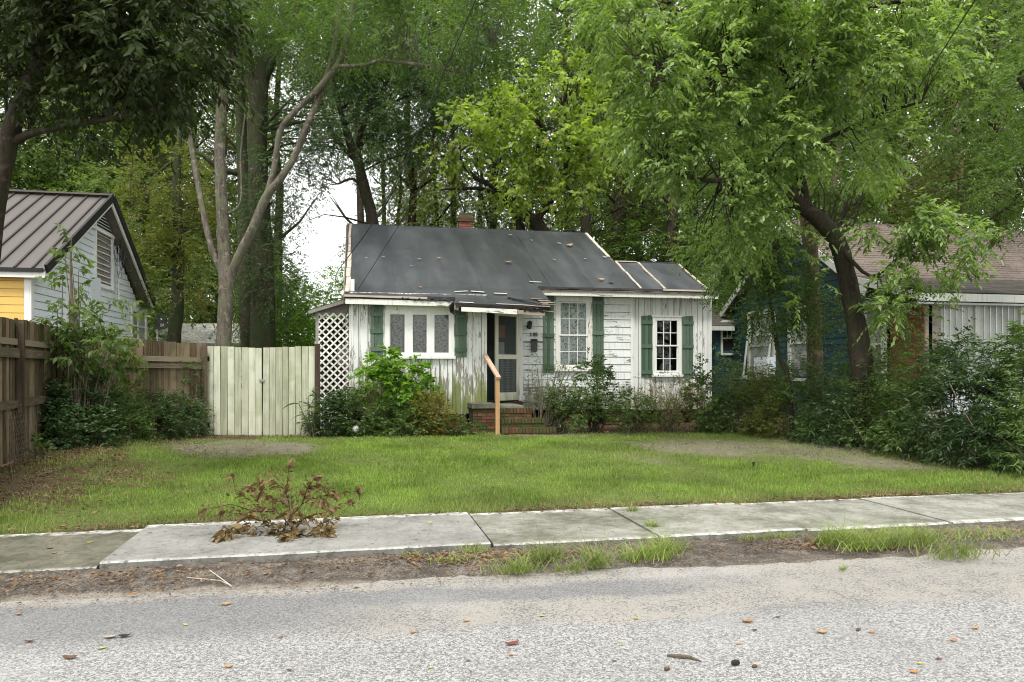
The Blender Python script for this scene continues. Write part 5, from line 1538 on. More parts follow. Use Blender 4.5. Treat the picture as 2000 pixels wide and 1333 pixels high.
# ------------------------------------------------------------------ foreground tree, upper left (dark, broad drooping leaves)
b = GD(-60, 8.9)
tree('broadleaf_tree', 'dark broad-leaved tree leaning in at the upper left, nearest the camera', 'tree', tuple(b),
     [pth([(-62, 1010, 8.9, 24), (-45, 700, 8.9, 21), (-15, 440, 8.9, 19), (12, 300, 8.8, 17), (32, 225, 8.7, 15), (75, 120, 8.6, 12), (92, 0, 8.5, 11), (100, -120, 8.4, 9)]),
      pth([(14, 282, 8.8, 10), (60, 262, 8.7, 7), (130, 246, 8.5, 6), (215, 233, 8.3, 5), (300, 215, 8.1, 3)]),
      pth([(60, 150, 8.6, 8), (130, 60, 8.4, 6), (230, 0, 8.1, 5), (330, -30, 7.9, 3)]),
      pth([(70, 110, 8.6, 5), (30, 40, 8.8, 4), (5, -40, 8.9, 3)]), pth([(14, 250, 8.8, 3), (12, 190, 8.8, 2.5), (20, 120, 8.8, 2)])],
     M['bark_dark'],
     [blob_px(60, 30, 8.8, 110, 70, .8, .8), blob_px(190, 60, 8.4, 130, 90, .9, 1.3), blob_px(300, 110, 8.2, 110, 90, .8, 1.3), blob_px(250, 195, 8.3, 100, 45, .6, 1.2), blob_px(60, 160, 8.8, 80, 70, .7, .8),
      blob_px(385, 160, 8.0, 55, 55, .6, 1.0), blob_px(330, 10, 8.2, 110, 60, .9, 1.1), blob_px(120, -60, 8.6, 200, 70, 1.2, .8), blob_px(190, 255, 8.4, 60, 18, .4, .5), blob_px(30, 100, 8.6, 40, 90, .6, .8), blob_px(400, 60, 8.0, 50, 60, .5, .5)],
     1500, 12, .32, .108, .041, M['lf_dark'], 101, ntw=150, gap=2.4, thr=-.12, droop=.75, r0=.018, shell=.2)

# ------------------------------------------------------------------ grey forked tree behind the gate
b = GD(437, 20.0)
SK1 = [pth([(437, 835, 20, 21), (437, 740, 20, 19), (438, 640, 20, 18), (441, 560, 20, 18), (437, 480, 20.0, 15), (433, 400, 20, 14), (430, 300, 20.1, 13), (433, 210, 20.2, 12), (448, 130, 20.3, 11), (462, 50, 20.4, 9), (470, -60, 20.5, 7)]),
       pth([(441, 575, 20, 14), (458, 520, 19.9, 11), (492, 450, 19.7, 11), (520, 385, 19.5, 11), (548, 350, 19.3, 9), (578, 300, 19.2, 8), (600, 245, 19.1, 8), (628, 180, 19, 7), (652, 95, 18.9, 7), (662, 0, 18.8, 6), (668, -90, 18.8, 5)]),
       pth([(520, 385, 19.5, 8), (535, 330, 19.4, 7), (548, 255, 19.3, 7), (580, 215, 19.1, 7), (630, 165, 18.8, 8), (668, 110, 18.6, 7), (685, 30, 18.4, 6), (700, -80, 18.3, 5)]),
       pth([(662, 130, 18.6, 5), (690, 129, 18.4, 5), (715, 127, 18.2, 5), (745, 119, 18, 5), (790, 123, 17.8, 4.5), (850, 131, 17.5, 4), (905, 142, 17.2, 3.5), (925, 130, 17.1, 2), (960, 90, 17, 1.5)]),
       pth([(436, 540, 20, 9), (412, 480, 20, 8), (396, 410, 20, 7), (380, 320, 20, 7), (366, 240, 20, 6), (350, 120, 20.1, 5), (372, 0, 20.1, 5), (385, -80, 20.1, 4)]),
       pth([(448, 150, 20.3, 6), (425, 115, 20.3, 5), (405, 90, 20.3, 4), (390, 10, 20.3, 3)]),
       pth([(440, 420, 20, 3), (470, 395, 19.8, 2.5), (470, 300, 19.8, 2), (482, 200, 19.8, 2)])]
tree('oak_tree', 'grey lichened tree forking above the pale gate, with a bent side limb', 'tree', tuple(b), [(Q_, [q * .80 for q in S_]) for Q_, S_ in SK1], M['bark_grey'],
     [blob_px(520, -20, 19.5, 170, 90, 2.5, 1), blob_px(700, 40, 18.2, 120, 70, 2, 1.4), blob_px(820, 60, 17.2, 110, 80, 1.8, 1.5), blob_px(960, 60, 16.8, 90, 90, 1.5, 1.3), blob_px(600, 100, 19, 60, 60, 1.5, .5), blob_px(1020, 130, 16.8, 60, 60, 1.2, 1.0),
      blob_px(400, 60, 20, 90, 60, 2, .7), blob_px(760, 170, 17.5, 50, 30, 1, .8), blob_px(430, 190, 19.5, 40, 60, 1.2, .6), blob_px(900, -40, 17.0, 200, 60, 2, 1)],
     3700, 14, .5, .085, .034, M['lf_mid'], 102, ntw=220, gap=1.6, thr=.05, droop=.35, r0=.02, shell=.2)

# ------------------------------------------------------------------ dark ivy trunk
b = GD(512, 25)
tree('water_oak', 'tall tree with two dark mossy trunks behind the grey forked tree', 'tree', tuple(b),
     [pth([(515, 830, 25, 27), (514, 640, 25, 24), (512, 500, 25, 22), (505, 380, 25, 20), (503, 250, 25, 19), (512, 150, 25, 15), (540, 75, 24.8, 11), (575, 30, 24.6, 8), (600, -50, 24.4, 6)]),
      pth([(505, 260, 25, 12), (490, 150, 25, 10), (478, 50, 25, 9), (470, -80, 25, 8)]),
      pth([(496, 800, 26, 14), (480, 600, 26, 14), (478, 420, 26, 14), (474, 300, 26, 11), (468, 150, 26, 9), (465, -50, 26, 7)]),
      pth([(515, 160, 25, 8), (560, 70, 24.5, 6), (600, 45, 24.2, 5), (655, 30, 24, 4)]), pth([(470, 340, 26, 6), (430, 330, 25.6, 5), (385, 300, 25.2, 4), (330, 320, 25, 3), (270, 380, 24.8, 2.5)])],
     M['bark_ivy'],
     [blob_px(560, 330, 24.6, 60, 120, 1.5, .9), blob_px(540, 520, 24.6, 50, 90, 1.4, 1.2), blob_px(470, 600, 25, 50, 60, 1.4, .7), blob_px(640, 100, 24, 100, 80, 2.2, .9), blob_px(560, 30, 24.5, 130, 90, 2.6, 1), blob_px(480, 40, 25, 80, 100, 2, .8),
      blob_px(610, 230, 24, 70, 60, 1.6, .6), blob_px(510, 420, 24.4, 40, 60, 1, 1.2), blob_px(680, 260, 24, 70, 60, 1.6, .7)],
     2700, 14, .5, .095, .036, M['lf_deep'], 103, ntw=130, gap=1.3, thr=-.05, droop=.4, shell=.2)

# ------------------------------------------------------------------ dark forked tree behind the roof
b = GD(735, 27)
tree('forked_tree', 'dark slender tree forking behind the left half of the cottage roof', 'tree', tuple(b),
     [pth([(738, 830, 27, 15), (734, 600, 27, 14), (728, 440, 27, 12), (712, 370, 27, 11), (697, 310, 27, 10), (684, 280, 27, 8), (670, 230, 27, 6), (650, 150, 27, 5), (640, 40, 27, 4)]),
      pth([(697, 315, 27, 7), (705, 260, 27, 6), (718, 220, 26.8, 5), (735, 160, 26.6, 4), (760, 80, 26.5, 3)]), pth([(690, 310, 27, 5), (660, 275, 27, 4), (635, 225, 27, 3), (620, 150, 27, 3)]),
      pth([(712, 375, 27, 4), (690, 350, 27, 3), (660, 360, 27, 2)]), pth([(718, 225, 26.8, 3), (760, 205, 26.5, 2.5), (790, 190, 26.3, 2)])],
     M['bark_dark'],
     [blob_px(770, 190, 26.5, 90, 80, 2.2, 1.2), blob_px(660, 180, 27, 60, 60, 1.8, .6), blob_px(820, 260, 26, 60, 50, 1.6, .9), blob_px(600, 360, 27, 40, 60, 1.5, .6), blob_px(650, 390, 27.5, 30, 40, 1, .25), blob_px(720, 80, 26.5, 120, 60, 2.2, 1.0), blob_px(580, 430, 26, 25, 35, 1.2, .6), blob_px(860, 130, 26, 100, 80, 2, 1), blob_px(740, 285, 26, 60, 50, 1.3, .8), blob_px(690, 110, 27, 90, 70, 2, .9), blob_px(600, 250, 27, 60, 90, 1.5, .8), blob_px(640, 320, 27, 50, 60, 1.3, .7)],
     3600, 14, .5, .105, .042, M['lf_deep'], 104, ntw=160, gap=1.3, thr=-.03, droop=.4, shell=.2)

# ------------------------------------------------------------------ yellow-green tree behind the roof
b = GD(1085, 25.5)
tree('redbud_tree', 'yellow-green broad-leaved tree leaning up from behind the right of the cottage roof', 'tree', tuple(b),
     [pth([(1110, 830, 25.5, 17), (1090, 560, 25.5, 16), (1060, 455, 25.5, 14), (1025, 420, 25.3, 11), (1000, 395, 25.2, 9), (965, 365, 25, 6), (925, 345, 24.8, 4.5), (890, 300, 24.6, 4), (870, 272, 24.5, 3)]),
      pth([(1030, 560, 26, 9), (1020, 460, 25.8, 9), (1005, 420, 25.6, 7), (985, 395, 25.4, 5), (950, 372, 25.2, 4), (900, 368, 25, 3), (860, 371, 25, 2)]),
      pth([(1045, 435, 25.4, 7), (1075, 395, 25.2, 6), (1100, 350, 25, 5), (1110, 290, 24.8, 4), (1100, 210, 24.6, 3)]), pth([(925, 345, 24.8, 3), (890, 310, 24.6, 2.5), (860, 305, 24.5, 2)]), pth([(1005, 395, 25, 4), (1040, 330, 24.8, 3), (1060, 250, 24.6, 3)])],
     M['bark_dark'],
     [blob_px(1110, 170, 24, 60, 50, 1.5, 1.3), blob_px(1060, 290, 23.8, 70, 60, 1.5, 1.5), blob_px(1150, 300, 23.8, 60, 55, 1.4, 1.3), blob_px(980, 230, 24, 60, 50, 1.4, 1), blob_px(900, 270, 24.3, 60, 60, 1.4, .9), blob_px(1010, 370, 24, 50, 40, 1.2, .8), blob_px(1130, 380, 24, 50, 35, 1.2, .7), blob_px(930, 350, 24.4, 60, 30, 1, .4), blob_px(1180, 230, 24, 40, 50, 1.2, .7), blob_px(1020, 180, 24.4, 60, 40, 1.4, .6)],
     950, 10, .6, .17, .12, M['lf_yellow'], 105, ntw=90, gap=1.9, thr=.12, droop=.7, shell=.15, upright=.5)

# ------------------------------------------------------------------ trees behind the added room
for (u, d, hw, lean, sd, lbl) in ((1146, 30, 11, -3, 106, 'straight dark tree behind the right end of the main roof'), (1208, 31, 14, 3, 107, 'thick dark tree behind the added room roof'), (1312, 27, 12, 2, 108, 'dark tree at the right end of the added room roof')):
    b = GD(u, d)
    tree('hardwood_tree', lbl, 'tree', tuple(b),
         [pth([(u - lean, 830, d, hw * 1.2), (u, 500, d, hw), (u + lean, 380, d, hw * .9), (u + 2 * lean, 250, d, hw * .8), (u, 100, d, hw * .6), (u - 5, -60, d, hw * .4)]),
          pth([(u, 440, d, 4), (u + 40, 420, d - .5, 3), (u + 85, 400, d - 1, 2.5), (u + 130, 410, d - 1.5, 2)]), pth([(u, 400, d, 4), (u - 40, 360, d - .5, 3), (u - 60, 300, d - .8, 2)]), pth([(u, 470, d, 3), (u - 30, 450, d, 2), (u - 70, 460, d - .4, 1.5)])],
         M['bark_dark'],
         [blob_px(u, 60, d, 110, 110, 2.5, 1.3), blob_px(u + 50, 200, d, 80, 70, 2, 1.2), blob_px(u - 50, 330, d + .8, 60, 50, 1.6, .45), blob_px(u + 55, 400, d - 1, 70, 50, 1.6, .9), blob_px(u - 20, 210, d + 1, 70, 60, 1.6, .7)],
         1500, 13, .55, .12, .045, M['lf_mid'] if sd != 107 else M['lf_olive'], sd, ntw=90, gap=1.1, thr=.0, droop=.4, group='dark trees behind the added room')

# ------------------------------------------------------------------ right foreground tree: hanging light sprays
b = GD(1690, 13.8)
tree('cherry_tree', 'leaning dark-trunked tree before the teal house, with light green drooping sprays', 'tree', tuple(b),
     [pth([(1695, 905, 13.8, 25), (1690, 780, 13.8, 22), (1680, 690, 13.8, 21), (1668, 610, 13.8, 18), (1652, 530, 13.8, 17), (1634, 470, 13.7, 17), (1600, 430, 13.6, 16), (1566, 402, 13.5, 14), (1540, 370, 13.3, 10), (1500, 358, 13.1, 7), (1440, 352, 12.9, 5), (1370, 352, 12.6, 4), (1300, 330, 12.3, 3)]),
      pth([(1575, 408, 13.5, 11), (1560, 330, 13.4, 10), (1550, 230, 13.3, 9), (1558, 120, 13.2, 8), (1560, 0, 13.1, 6), (1560, -100, 13, 5)]),
      pth([(1552, 210, 13.3, 7), (1590, 130, 13.0, 7), (1620, 40, 12.8, 7), (1690, 15, 12.6, 6), (1780, -5, 12.3, 5), (1850, -40, 12, 4)]),
      pth([(1550, 180, 13.3, 6), (1500, 85, 12.9, 5), (1480, 100, 12.7, 4), (1400, 148, 12.3, 3), (1320, 150, 12, 3), (1272, 168, 11.8, 2.5)]),
      pth([(1640, 480, 13.7, 5), (1700, 540, 13.2, 3), (1760, 500, 12.8, 3), (1830, 450, 12.4, 2), (1880, 430, 12.1, 1.5)]),
      pth([(1562, 300, 13.4, 6), (1640, 260, 13, 4), (1730, 220, 12.6, 3), (1800, 200, 12.3, 2)])],
     M['bark_dark'],
     [blob_px(1300, 270, 12.2, 90, 40, 1.0, 1.3), blob_px(1420, 240, 12.4, 100, 45, 1.1, 1.4), blob_px(1370, 330, 12.4, 110, 35, 1.0, 1.3), blob_px(1520, 290, 12.8, 90, 45, 1.1, 1.2), blob_px(1400, 130, 12.4, 110, 55, 1.2, 1.3), blob_px(1540, 130, 12.7, 90, 60, 1.2, 1.2), blob_px(1650, 160, 12.6, 90, 60, 1.2, 1.0),
      blob_px(1640, 360, 14.8, 90, 40, .8, 1.2), blob_px(1690, 290, 12.8, 80, 50, 1.1, .7), blob_px(1450, 420, 12.9, 60, 40, .9, 1.2), blob_px(1760, 440, 12.5, 90, 28, .8, 2.0), blob_px(1850, 470, 12.0, 60, 28, .6, 1.6), blob_px(1740, 590, 12.8, 60, 40, .7, .9), blob_px(1490, 30, 12.4, 160, 60, 1.4, 1.4), blob_px(1260, 150, 12.2, 70, 80, 1.0, 1.0),
      blob_px(1680, 40, 12.4, 120, 55, 1.3, 1.2), blob_px(1220, 40, 12.4, 90, 70, 1.1, 1.1), blob_px(1790, 110, 12.2, 70, 60, 1.1, .7), blob_px(1520, 470, 13.4, 50, 40, .8, .9), blob_px(1580, 560, 13.4, 30, 60, .5, .4), blob_px(1470, 340, 12.8, 70, 30, .8, 1.0), blob_px(1400, 480, 13.2, 60, 40, .8, 1.0), blob_px(1740, 500, 12.6, 60, 25, .7, 1.2), blob_px(1800, 525, 12.4, 70, 25, .7, 1.4), blob_px(1650, 440, 15.2, 60, 30, .5, .5)],
     5000, 13, .36, .105, .046, M['lf_fresh'], 109, ntw=520, gap=2.0, thr=.06, droop=.6, r0=.018, shell=.1, zsag=.3, upright=1.0)
# second, pale brown trunk beside it
b = GD(1592, 15.8)
tree('crape_myrtle', 'straight pale brown vine-hung trunk left of the leaning dark one, before the teal house', 'tree', tuple(b),
     [pth([(1594, 850, 15.8, 17), (1592, 720, 15.8, 16), (1590, 620, 15.8, 14), (1586, 520, 15.8, 13), (1580, 460, 15.8, 14), (1572, 380, 15.8, 11), (1580, 250, 15.9, 9), (1590, 100, 16, 7)]),
      pth([(1588, 470, 15.8, 8), (1606, 440, 15.8, 8), (1625, 380, 15.8, 6), (1640, 280, 15.8, 5)]), pth([(1592, 650, 15.6, 3), (1560, 610, 15.4, 3), (1530, 570, 15.2, 2.5), (1505, 540, 15, 2)])],
     M['bark_brown'],
     [blob_px(1700, 430, 15, 70, 30, .8, .5), blob_px(1520, 590, 15, 65, 60, 1.0, 1.6), blob_px(1500, 510, 15, 70, 50, 1.1, 1.4), blob_px(1470, 560, 15.2, 50, 60, .8, 1.1), blob_px(1620, 640, 15, 30, 50, .5, .5), blob_px(1690, 660, 15, 40, 50, .6, .3), blob_px(1580, 300, 15.8, 100, 80, 1.4, .9), blob_px(1465, 470, 15.4, 60, 60, 1.0, 1.5), blob_px(1430, 540, 16, 40, 50, .8, 1.0), blob_px(1530, 430, 15, 40, 40, .8, .8), blob_px(1700, 620, 14.4, 60, 45, .7, .8), blob_px(1770, 610, 13.2, 50, 40, .6, 1.0), blob_px(1470, 620, 15.4, 30, 30, .5, .5)],
     2300, 12, .4, .075, .030, M['lf_mid'], 110, ntw=110, gap=2.0, thr=-.05, droop=.45, r0=.016, shell=.15)
b = GD(2130, 14.5)
tree('overhanging_tree', 'dark foliage of a tree leaning in from the right edge over the shingle roof', 'tree', tuple(b),
     [pth([(2150, 900, 14.5, 18), (2130, 600, 14.5, 16), (2100, 380, 14.5, 12), (2050, 250, 14.4, 8), (1990, 150, 14.2, 5)]), pth([(2100, 400, 14.5, 7), (2040, 380, 14.2, 5), (1980, 400, 14, 3), (1930, 430, 14, 2)])], M['bark_dark'],
     [blob_px(1975, 350, 14, 55, 60, .9, 1.2), blob_px(1990, 450, 14, 35, 50, .7, 1.2), blob_px(1930, 420, 14, 40, 35, .7, .8), blob_px(2000, 200, 14, 60, 90, 1, 1.0), blob_px(2060, 330, 14, 80, 120, 1.2, .8), blob_px(1900, 370, 14.4, 40, 30, .6, .6)], 900, 12, .4, .085, .032, M['lf_mid'], 121, ntw=120, gap=1.8, thr=-.05, droop=.5, r0=.015)
# sapling in front of the teal windows
b = GD(1530, 15.0)
tree('sapling', 'thin bent sapling in front of the teal house windows', 'tree', tuple(b), [pth([(1548, 850, 15, 5), (1540, 740, 15, 5), (1522, 700, 15, 4), (1515, 660, 15, 4), (1508, 610, 15, 3), (1500, 560, 15, 2.5), (1490, 500, 15, 2)])], M['bark_dark'],
     [blob_px(1505, 600, 14.9, 45, 50, .6, 1.2), blob_px(1520, 550, 14.9, 60, 50, .6, 1)], 300, 11, .35, .07, .032, M['lf_mid'], 111, ntw=40, gap=2.2, thr=-.1, r0=.012)
# large tree at the right edge
b = GD(1960, 27)
tree('evergreen_tree', 'shaggy dark green tree filling the upper right corner behind the shingle roof', 'tree', tuple(b),
     [pth([(1960, 830, 27, 16), (1955, 500, 27, 14), (1945, 250, 27, 12), (1940, 0, 27, 9)]), pth([(1950, 320, 27, 6), (1900, 260, 26.5, 4), (1850, 240, 26, 3)])], M['bark_dark'],
     [blob_px(1950, 230, 26, 80, 80, 2, 1.2), blob_px(1900, 90, 26, 110, 90, 2.2, 1.2), blob_px(1970, 380, 26, 60, 60, 1.6, 1), blob_px(1850, 330, 26, 70, 70, 1.6, 1.0), blob_px(1990, 60, 20, 70, 120, 2, 1.0), blob_px(1880, 200, 21, 80, 70, 1.8, 1), blob_px(1985, 440, 25, 50, 40, 1.2, .8)],
     2600, 14, .6, .125, .045, M['lf_mid'], 112, ntw=60, gap=1.2, thr=-.15, droop=.5)
# olive clump behind the right house
b = GD(1880, 33)
tree('hardwood_tree', 'pale olive tree above the shingle roof', 'tree', tuple(b), [pth([(1880, 830, 33, 14), (1870, 400, 33, 12), (1865, 200, 33, 9)])], M['bark_brown'],
     [blob_px(1830, 380, 31, 90, 80, 2.6, 1), blob_px(1730, 370, 32, 80, 70, 2.6, 1), blob_px(1930, 420, 31, 70, 60, 2.2, .9)], 900, 13, .6, .15, .055, M['lf_olive'], 113, ntw=60, gap=.9, thr=-.05)

# trunk wrapped in vines behind the fence, left
b = GD(345, 22)
tree('vine_covered_tree', 'vine-covered leaning trunk behind the fence, left of the forked tree', 'tree', tuple(b),
     [pth([(336, 820, 22, 14), (340, 670, 22, 13), (346, 590, 22, 12), (350, 480, 22, 10), (345, 380, 22, 8), (350, 250, 22, 6)]), pth([(349, 470, 22, 5), (320, 430, 21.8, 4), (290, 400, 21.5, 3)])], M['bark_ivy'],
     [blob_px(330, 520, 21.5, 60, 70, 1.5, 1.2), blob_px(290, 440, 21.5, 60, 60, 1.5, 1.0), blob_px(380, 450, 22, 50, 80, 1.5, 1.0), blob_px(370, 560, 22, 50, 50, 1.4, 1.0), blob_px(320, 350, 22, 80, 60, 1.8, .9)],
     1300, 13, .5, .10, .04, M['lf_olive'], 114, ntw=90, gap=1.1, thr=-.05)

# ------------------------------------------------------------------ woodland behind everything: shared crowns on individual trees
def crown_mesh(seed, mat, blobs, nspr, n, tw, L, W, gap=.55, thr=-.05):
    r = np.random.RandomState(seed); C, O = blob_points(r, blobs, nspr, gap, thr, .3)
    return mesh_from_leaves('crown', sprays(r, C, O, n, tw, L, W, droop=.45), mat)
tall = [((0, 0, 9), (3.2, 3.2, 3.0)), ((1.6, .8, 13), (3.4, 3.2, 3.2)), ((-1.8, -.6, 15), (3.4, 3.2, 3.4)), ((.4, 0, 19), (3.6, 3.6, 3.8)), ((1.0, 1, 23), (2.8, 2.8, 3.0)), ((-2.2, 1, 11), (2.6, 2.6, 2.4)), ((2.4, -1.2, 17), (2.4, 2.4, 2.4))]
low = [((0, 0, 3.5), (2.6, 2.6, 2.4)), ((1.8, .4, 5.5), (2.4, 2.4, 2.2)), ((-1.8, -.2, 6), (2.4, 2.4, 2.4)), ((.2, 0, 8.5), (2.4, 2.4, 2.2)), ((-.6, .5, 1.8), (2.6, 2.6, 1.4))]
cm_ = [crown_mesh(301, M['lf_far'], tall, 2600, 12, .8, .21, .085), crown_mesh(302, M['lf_olive'], tall, 2300, 12, .8, .20, .08), crown_mesh(303, M['lf_mid'], tall, 2600, 12, .8, .20, .08),
       crown_mesh(304, M['lf_far'], low, 2000, 12, .6, .17, .07, .8), crown_mesh(305, M['lf_bright'], low, 1500, 12, .6, .17, .08, .8), crown_mesh(306, M['lf_mid'], low, 2000, 12, .6, .17, .065, .8)]
def trunk_mesh(seed, h, r):
    R = random.Random(seed); m = MB(); x = y = 0; pts = []; rad = []
    for i in range(9):
        pts.append((x, y, h * i / 8 - .3)); rad.append(r * (1 - .75 * i / 8)); x += R.uniform(-.2, .2) * h / 14; y += R.uniform(-.2, .2) * h / 14
    m.tube(pts, rad, 8, .08, R)
    for k in range(11):
        i = R.randint(2, 7); a = Vector(pts[i]); an = R.uniform(0, 6.28); L = R.uniform(1.5, 3.6) * h / 20
        m.tube([a, a + Vector((math.cos(an) * L * .5, math.sin(an) * L * .5, L * .35)), a + Vector((math.cos(an) * L, math.sin(an) * L, L * .9))], [rad[i] * .45, rad[i] * .3, rad[i] * .1], 5, .1, R)
    return m.mesh('trunk', M['bark_dark'], smooth_=True)
tk = [trunk_mesh(1, 23, .33), trunk_mesh(2, 23, .26), trunk_mesh(3, 7, .13)]
words = {0: 'grey-green', 1: 'olive', 2: 'deep green', 3: 'low grey-green', 4: 'low bright green', 5: 'low dark green'}
spots = [  # (u, depth, crown, scale, where)
 (60, 33, 0, .95, 'above the metal roof of the white and yellow house'), (175, 36, 2, 1.0, 'above the peak of the white gable'), (285, 38, 0, 1.0, 'behind the rear rake of the white gable'), (390, 40, 1, .80, 'seen between the two limbs left of the grey forked tree'),
 (-60, 31, 2, 1.0, 'at the far left edge behind the metal roof'), (120, 46, 1, 1.15, 'far back over the middle of the metal roof'), (240, 50, 2, 1.2, 'far back left of the dangling cable'), (340, 54, 0, 1.0, 'far back above the letter B'),
 (470, 48, 2, .9, 'between the mossy trunks'), (690, 60, 3, .80, 'small in the distance right of the bright gap of sky'), (775, 46, 0, .62, 'behind the fork of the slender dark tree'),
 (850, 42, 1, .72, 'just left of the chimney'), (940, 40, 0, .72, 'right behind the chimney'), (1030, 46, 1, .85, 'far behind the yellow-green tree'), (1110, 40, 2, 1.05, 'behind the right end of the main ridge'),
 (1250, 38, 0, 1.0, 'directly behind the added room'), (1350, 36, 2, 1.0, 'right of the added room roof'), (1430, 40, 0, 1.05, 'over the rear wing of the teal house'), (1530, 36, 2, 1.05, 'behind the peak of the teal gable'), (1640, 40, 0, 1.1, 'over the red-brown ridge'),
 (1740, 38, 1, 1.05, 'over the middle of the shingle roof'), (1840, 42, 2, 1.1, 'far behind the pale olive tree'), (1950, 36, 0, 1.1, 'over the right end of the shingle roof'), (2060, 34, 2, 1.1, 'just outside the right edge'),
 (1190, 50, 1, 1.2, 'far back between the straight dark trunks'), (820, 60, 2, .85, 'farthest back over the left of the roof'), (1490, 52, 1, 1.25, 'far back over the leaning trunk'), (1680, 54, 2, 1.3, 'farthest back on the right'),
 (330, 40, 4, .9, 'behind the pale roof near the letter B'), (410, 41, 3, .95, 'behind the pale roof, left of the forked trunk'), (565, 31, 4, .52, 'behind the right leaf of the gate'), (620, 29, 4, .44, 'beside the lean-to roof'), (662, 36, 4, .60, 'behind the left rake of the cottage'),
 (475, 38, 5, .85, 'low behind the mossy trunk'), (585, 44, 4, .60, 'beyond the lean-to, under the gap of sky'), (525, 30, 5, .62, 'right of the mossy trunk, above the gate'), (240, 30, 3, .9, 'behind the rear eave of the white gable'),
 (1395, 25.5, 3, .62, 'between the cottage and the teal rear wing'), (1440, 28, 5, .95, 'over the pinkish rear wing roof'), (1340, 30, 5, .9, 'behind the right rake of the added room'), (1250, 34, 3, 1.0, 'low behind the added room ridge'), (900, 32, 5, .62, 'low behind the chimney'), (800, 33, 3, .68, 'low behind the left half of the roof'), (1000, 34, 5, .7, 'low behind the leaning yellow-green trunk'), (160, 34, 5, 1.1, 'low behind the metal roof'), (60, 36, 3, 1.1, 'low at the left over the metal roof'), (1120, 36, 3, .8, 'low behind the right slope of the main roof')]
R = random.Random(77)
for i, (u, d, c, sc, where) in enumerate(spots):
    p = GD(u, d); o = thing('woodland_tree', '%s tree %s' % (words[c], where), 'tree', tuple(p), 'woodland trees behind the houses')
    o.rotation_euler = (0, 0, R.uniform(0, 6.28)); o.scale = (sc * R.uniform(.9, 1.15), sc * R.uniform(.9, 1.15), sc)
    link('trunk', tk[2] if c > 2 else tk[i % 2], o); link('crown', cm_[c], o)
hi = [((0, 0, 16), (3.6, 3.4, 2.2)), ((2.2, .5, 19), (3.4, 3.2, 2.8)), ((-2.4, 0, 20), (3.4, 3.2, 3.0)), ((.3, 0, 23.5), (3.6, 3.4, 3.0)), ((-1, -1, 14), (2.2, 2, 1.4))]
cmh = crown_mesh(311, M['lf_far'], hi, 2300, 12, .8, .19, .07, .6, .02); cmh2 = crown_mesh(312, M['lf_deep'], hi, 2300, 12, .8, .19, .07, .6, .02)
for i, (u, d, c, where) in enumerate([(545, 40, 0, 'over the mossy trunks'), (715, 38, 0, 'above the fork of the slender dark tree'), (800, 41, 1, 'high over the left half of the roof'), (880, 44, 0, 'high over the chimney'), (960, 40, 1, 'high over the yellow-green tree'), (760, 52, 1, 'far off, high over the roof'), (430, 42, 1, 'high behind the grey forked tree')]):
    p = GD(u, d); o = thing('woodland_tree', 'high-crowned bare-stemmed tree ' + where, 'tree', tuple(p), 'woodland trees behind the houses')
    o.rotation_euler = (0, 0, R.uniform(0, 6.28)); link('trunk', tk[i % 2], o); link('crown', cmh2 if c else cmh, o)
# distant belt of woods, one mass
V = []
r = np.random.RandomState(55); bl = []
for i in range(46):
    u = -250 + i * 54; d = r.uniform(72, 95); p = GD(u, d); hgt = r.uniform(2.5, 4.5) if (520 < u < 700) else r.uniform(7, 13)
    bl.append(((p.x, p.y, hgt * .45), (3.8, 3, hgt * .55)))
C_, O_ = blob_points(r, bl, 9000, .35, -.6, .5)
link('distant_woods', mesh_from_leaves('distant_woods', sprays(r, C_, O_, 10, 1.2, .40, .20), M['lf_far']), kind='stuff')
# ------------------------------------------------------------------ shrubs
def shrub(label, centre, blobs, nspr, n, tw, L, W, mat, seed, name='shrub', cat='shrub', droop=.25, stems=10, gap=3.0, thr=-.3, upright=.6, group=None, bark=None, stem_r=.009, bias=(0, 0, .5), shell=.1, spread=.8):
    rs_ = np.random.RandomState(seed); g0 = Vector((centre[0], centre[1], float(gz(centre[0], centre[1]))))
    t = thing(name, label, cat, tuple(g0), group)
    C_, O_ = blob_points(rs_, blobs, nspr, gap, thr, shell)
    keep = C_[:, 2] > gz(C_[:, 0], C_[:, 1]) + .04; C_, O_ = C_[keep], O_[keep]
    V = sprays(rs_, C_, O_ + np.array(bias), n, tw, L, W, droop=droop, upright=upright, spread=spread)
    link('foliage', mesh_from_leaves('foliage', V, mat, tuple(g0)), t)
    if stems:
        m = MB(); k = rs_.choice(len(C_), min(stems, len(C_)), replace=False)
        for i in k:
            c = Vector(C_[i]); a = g0 + Vector((rs_.normal(0, .10), rs_.normal(0, .10), -.05)); mid = a.lerp(c, .5) + Vector((rs_.normal(0, .04), rs_.normal(0, .04), .05))
            m.tube([a, mid, c], [stem_r, stem_r * .8, stem_r * .4], 5, cap=False)
        m.build('stems', bark or M['twig'], t, kind='stuff')
    return t
def bx_(u, v0, v1, d, ru, rd, w=1.0):
    """blob spanning photo rows v0..v1 at column u, depth d"""
    z1 = H - (v0 - HV) * d / FP; z0 = H - (v1 - HV) * d / FP; c = DD(u, HV, d)
    return ((c.x, c.y, (z0 + z1) / 2), (ru * d / FP, rd, abs(z1 - z0) / 2), w)
def S(label, u, d, bl, nspr, n, tw, L, W, mat, seed, **kw):
    p = GD(u, d); return shrub(label, (p.x, p.y), bl, nspr, n, tw, L, W, mat, seed, **kw)

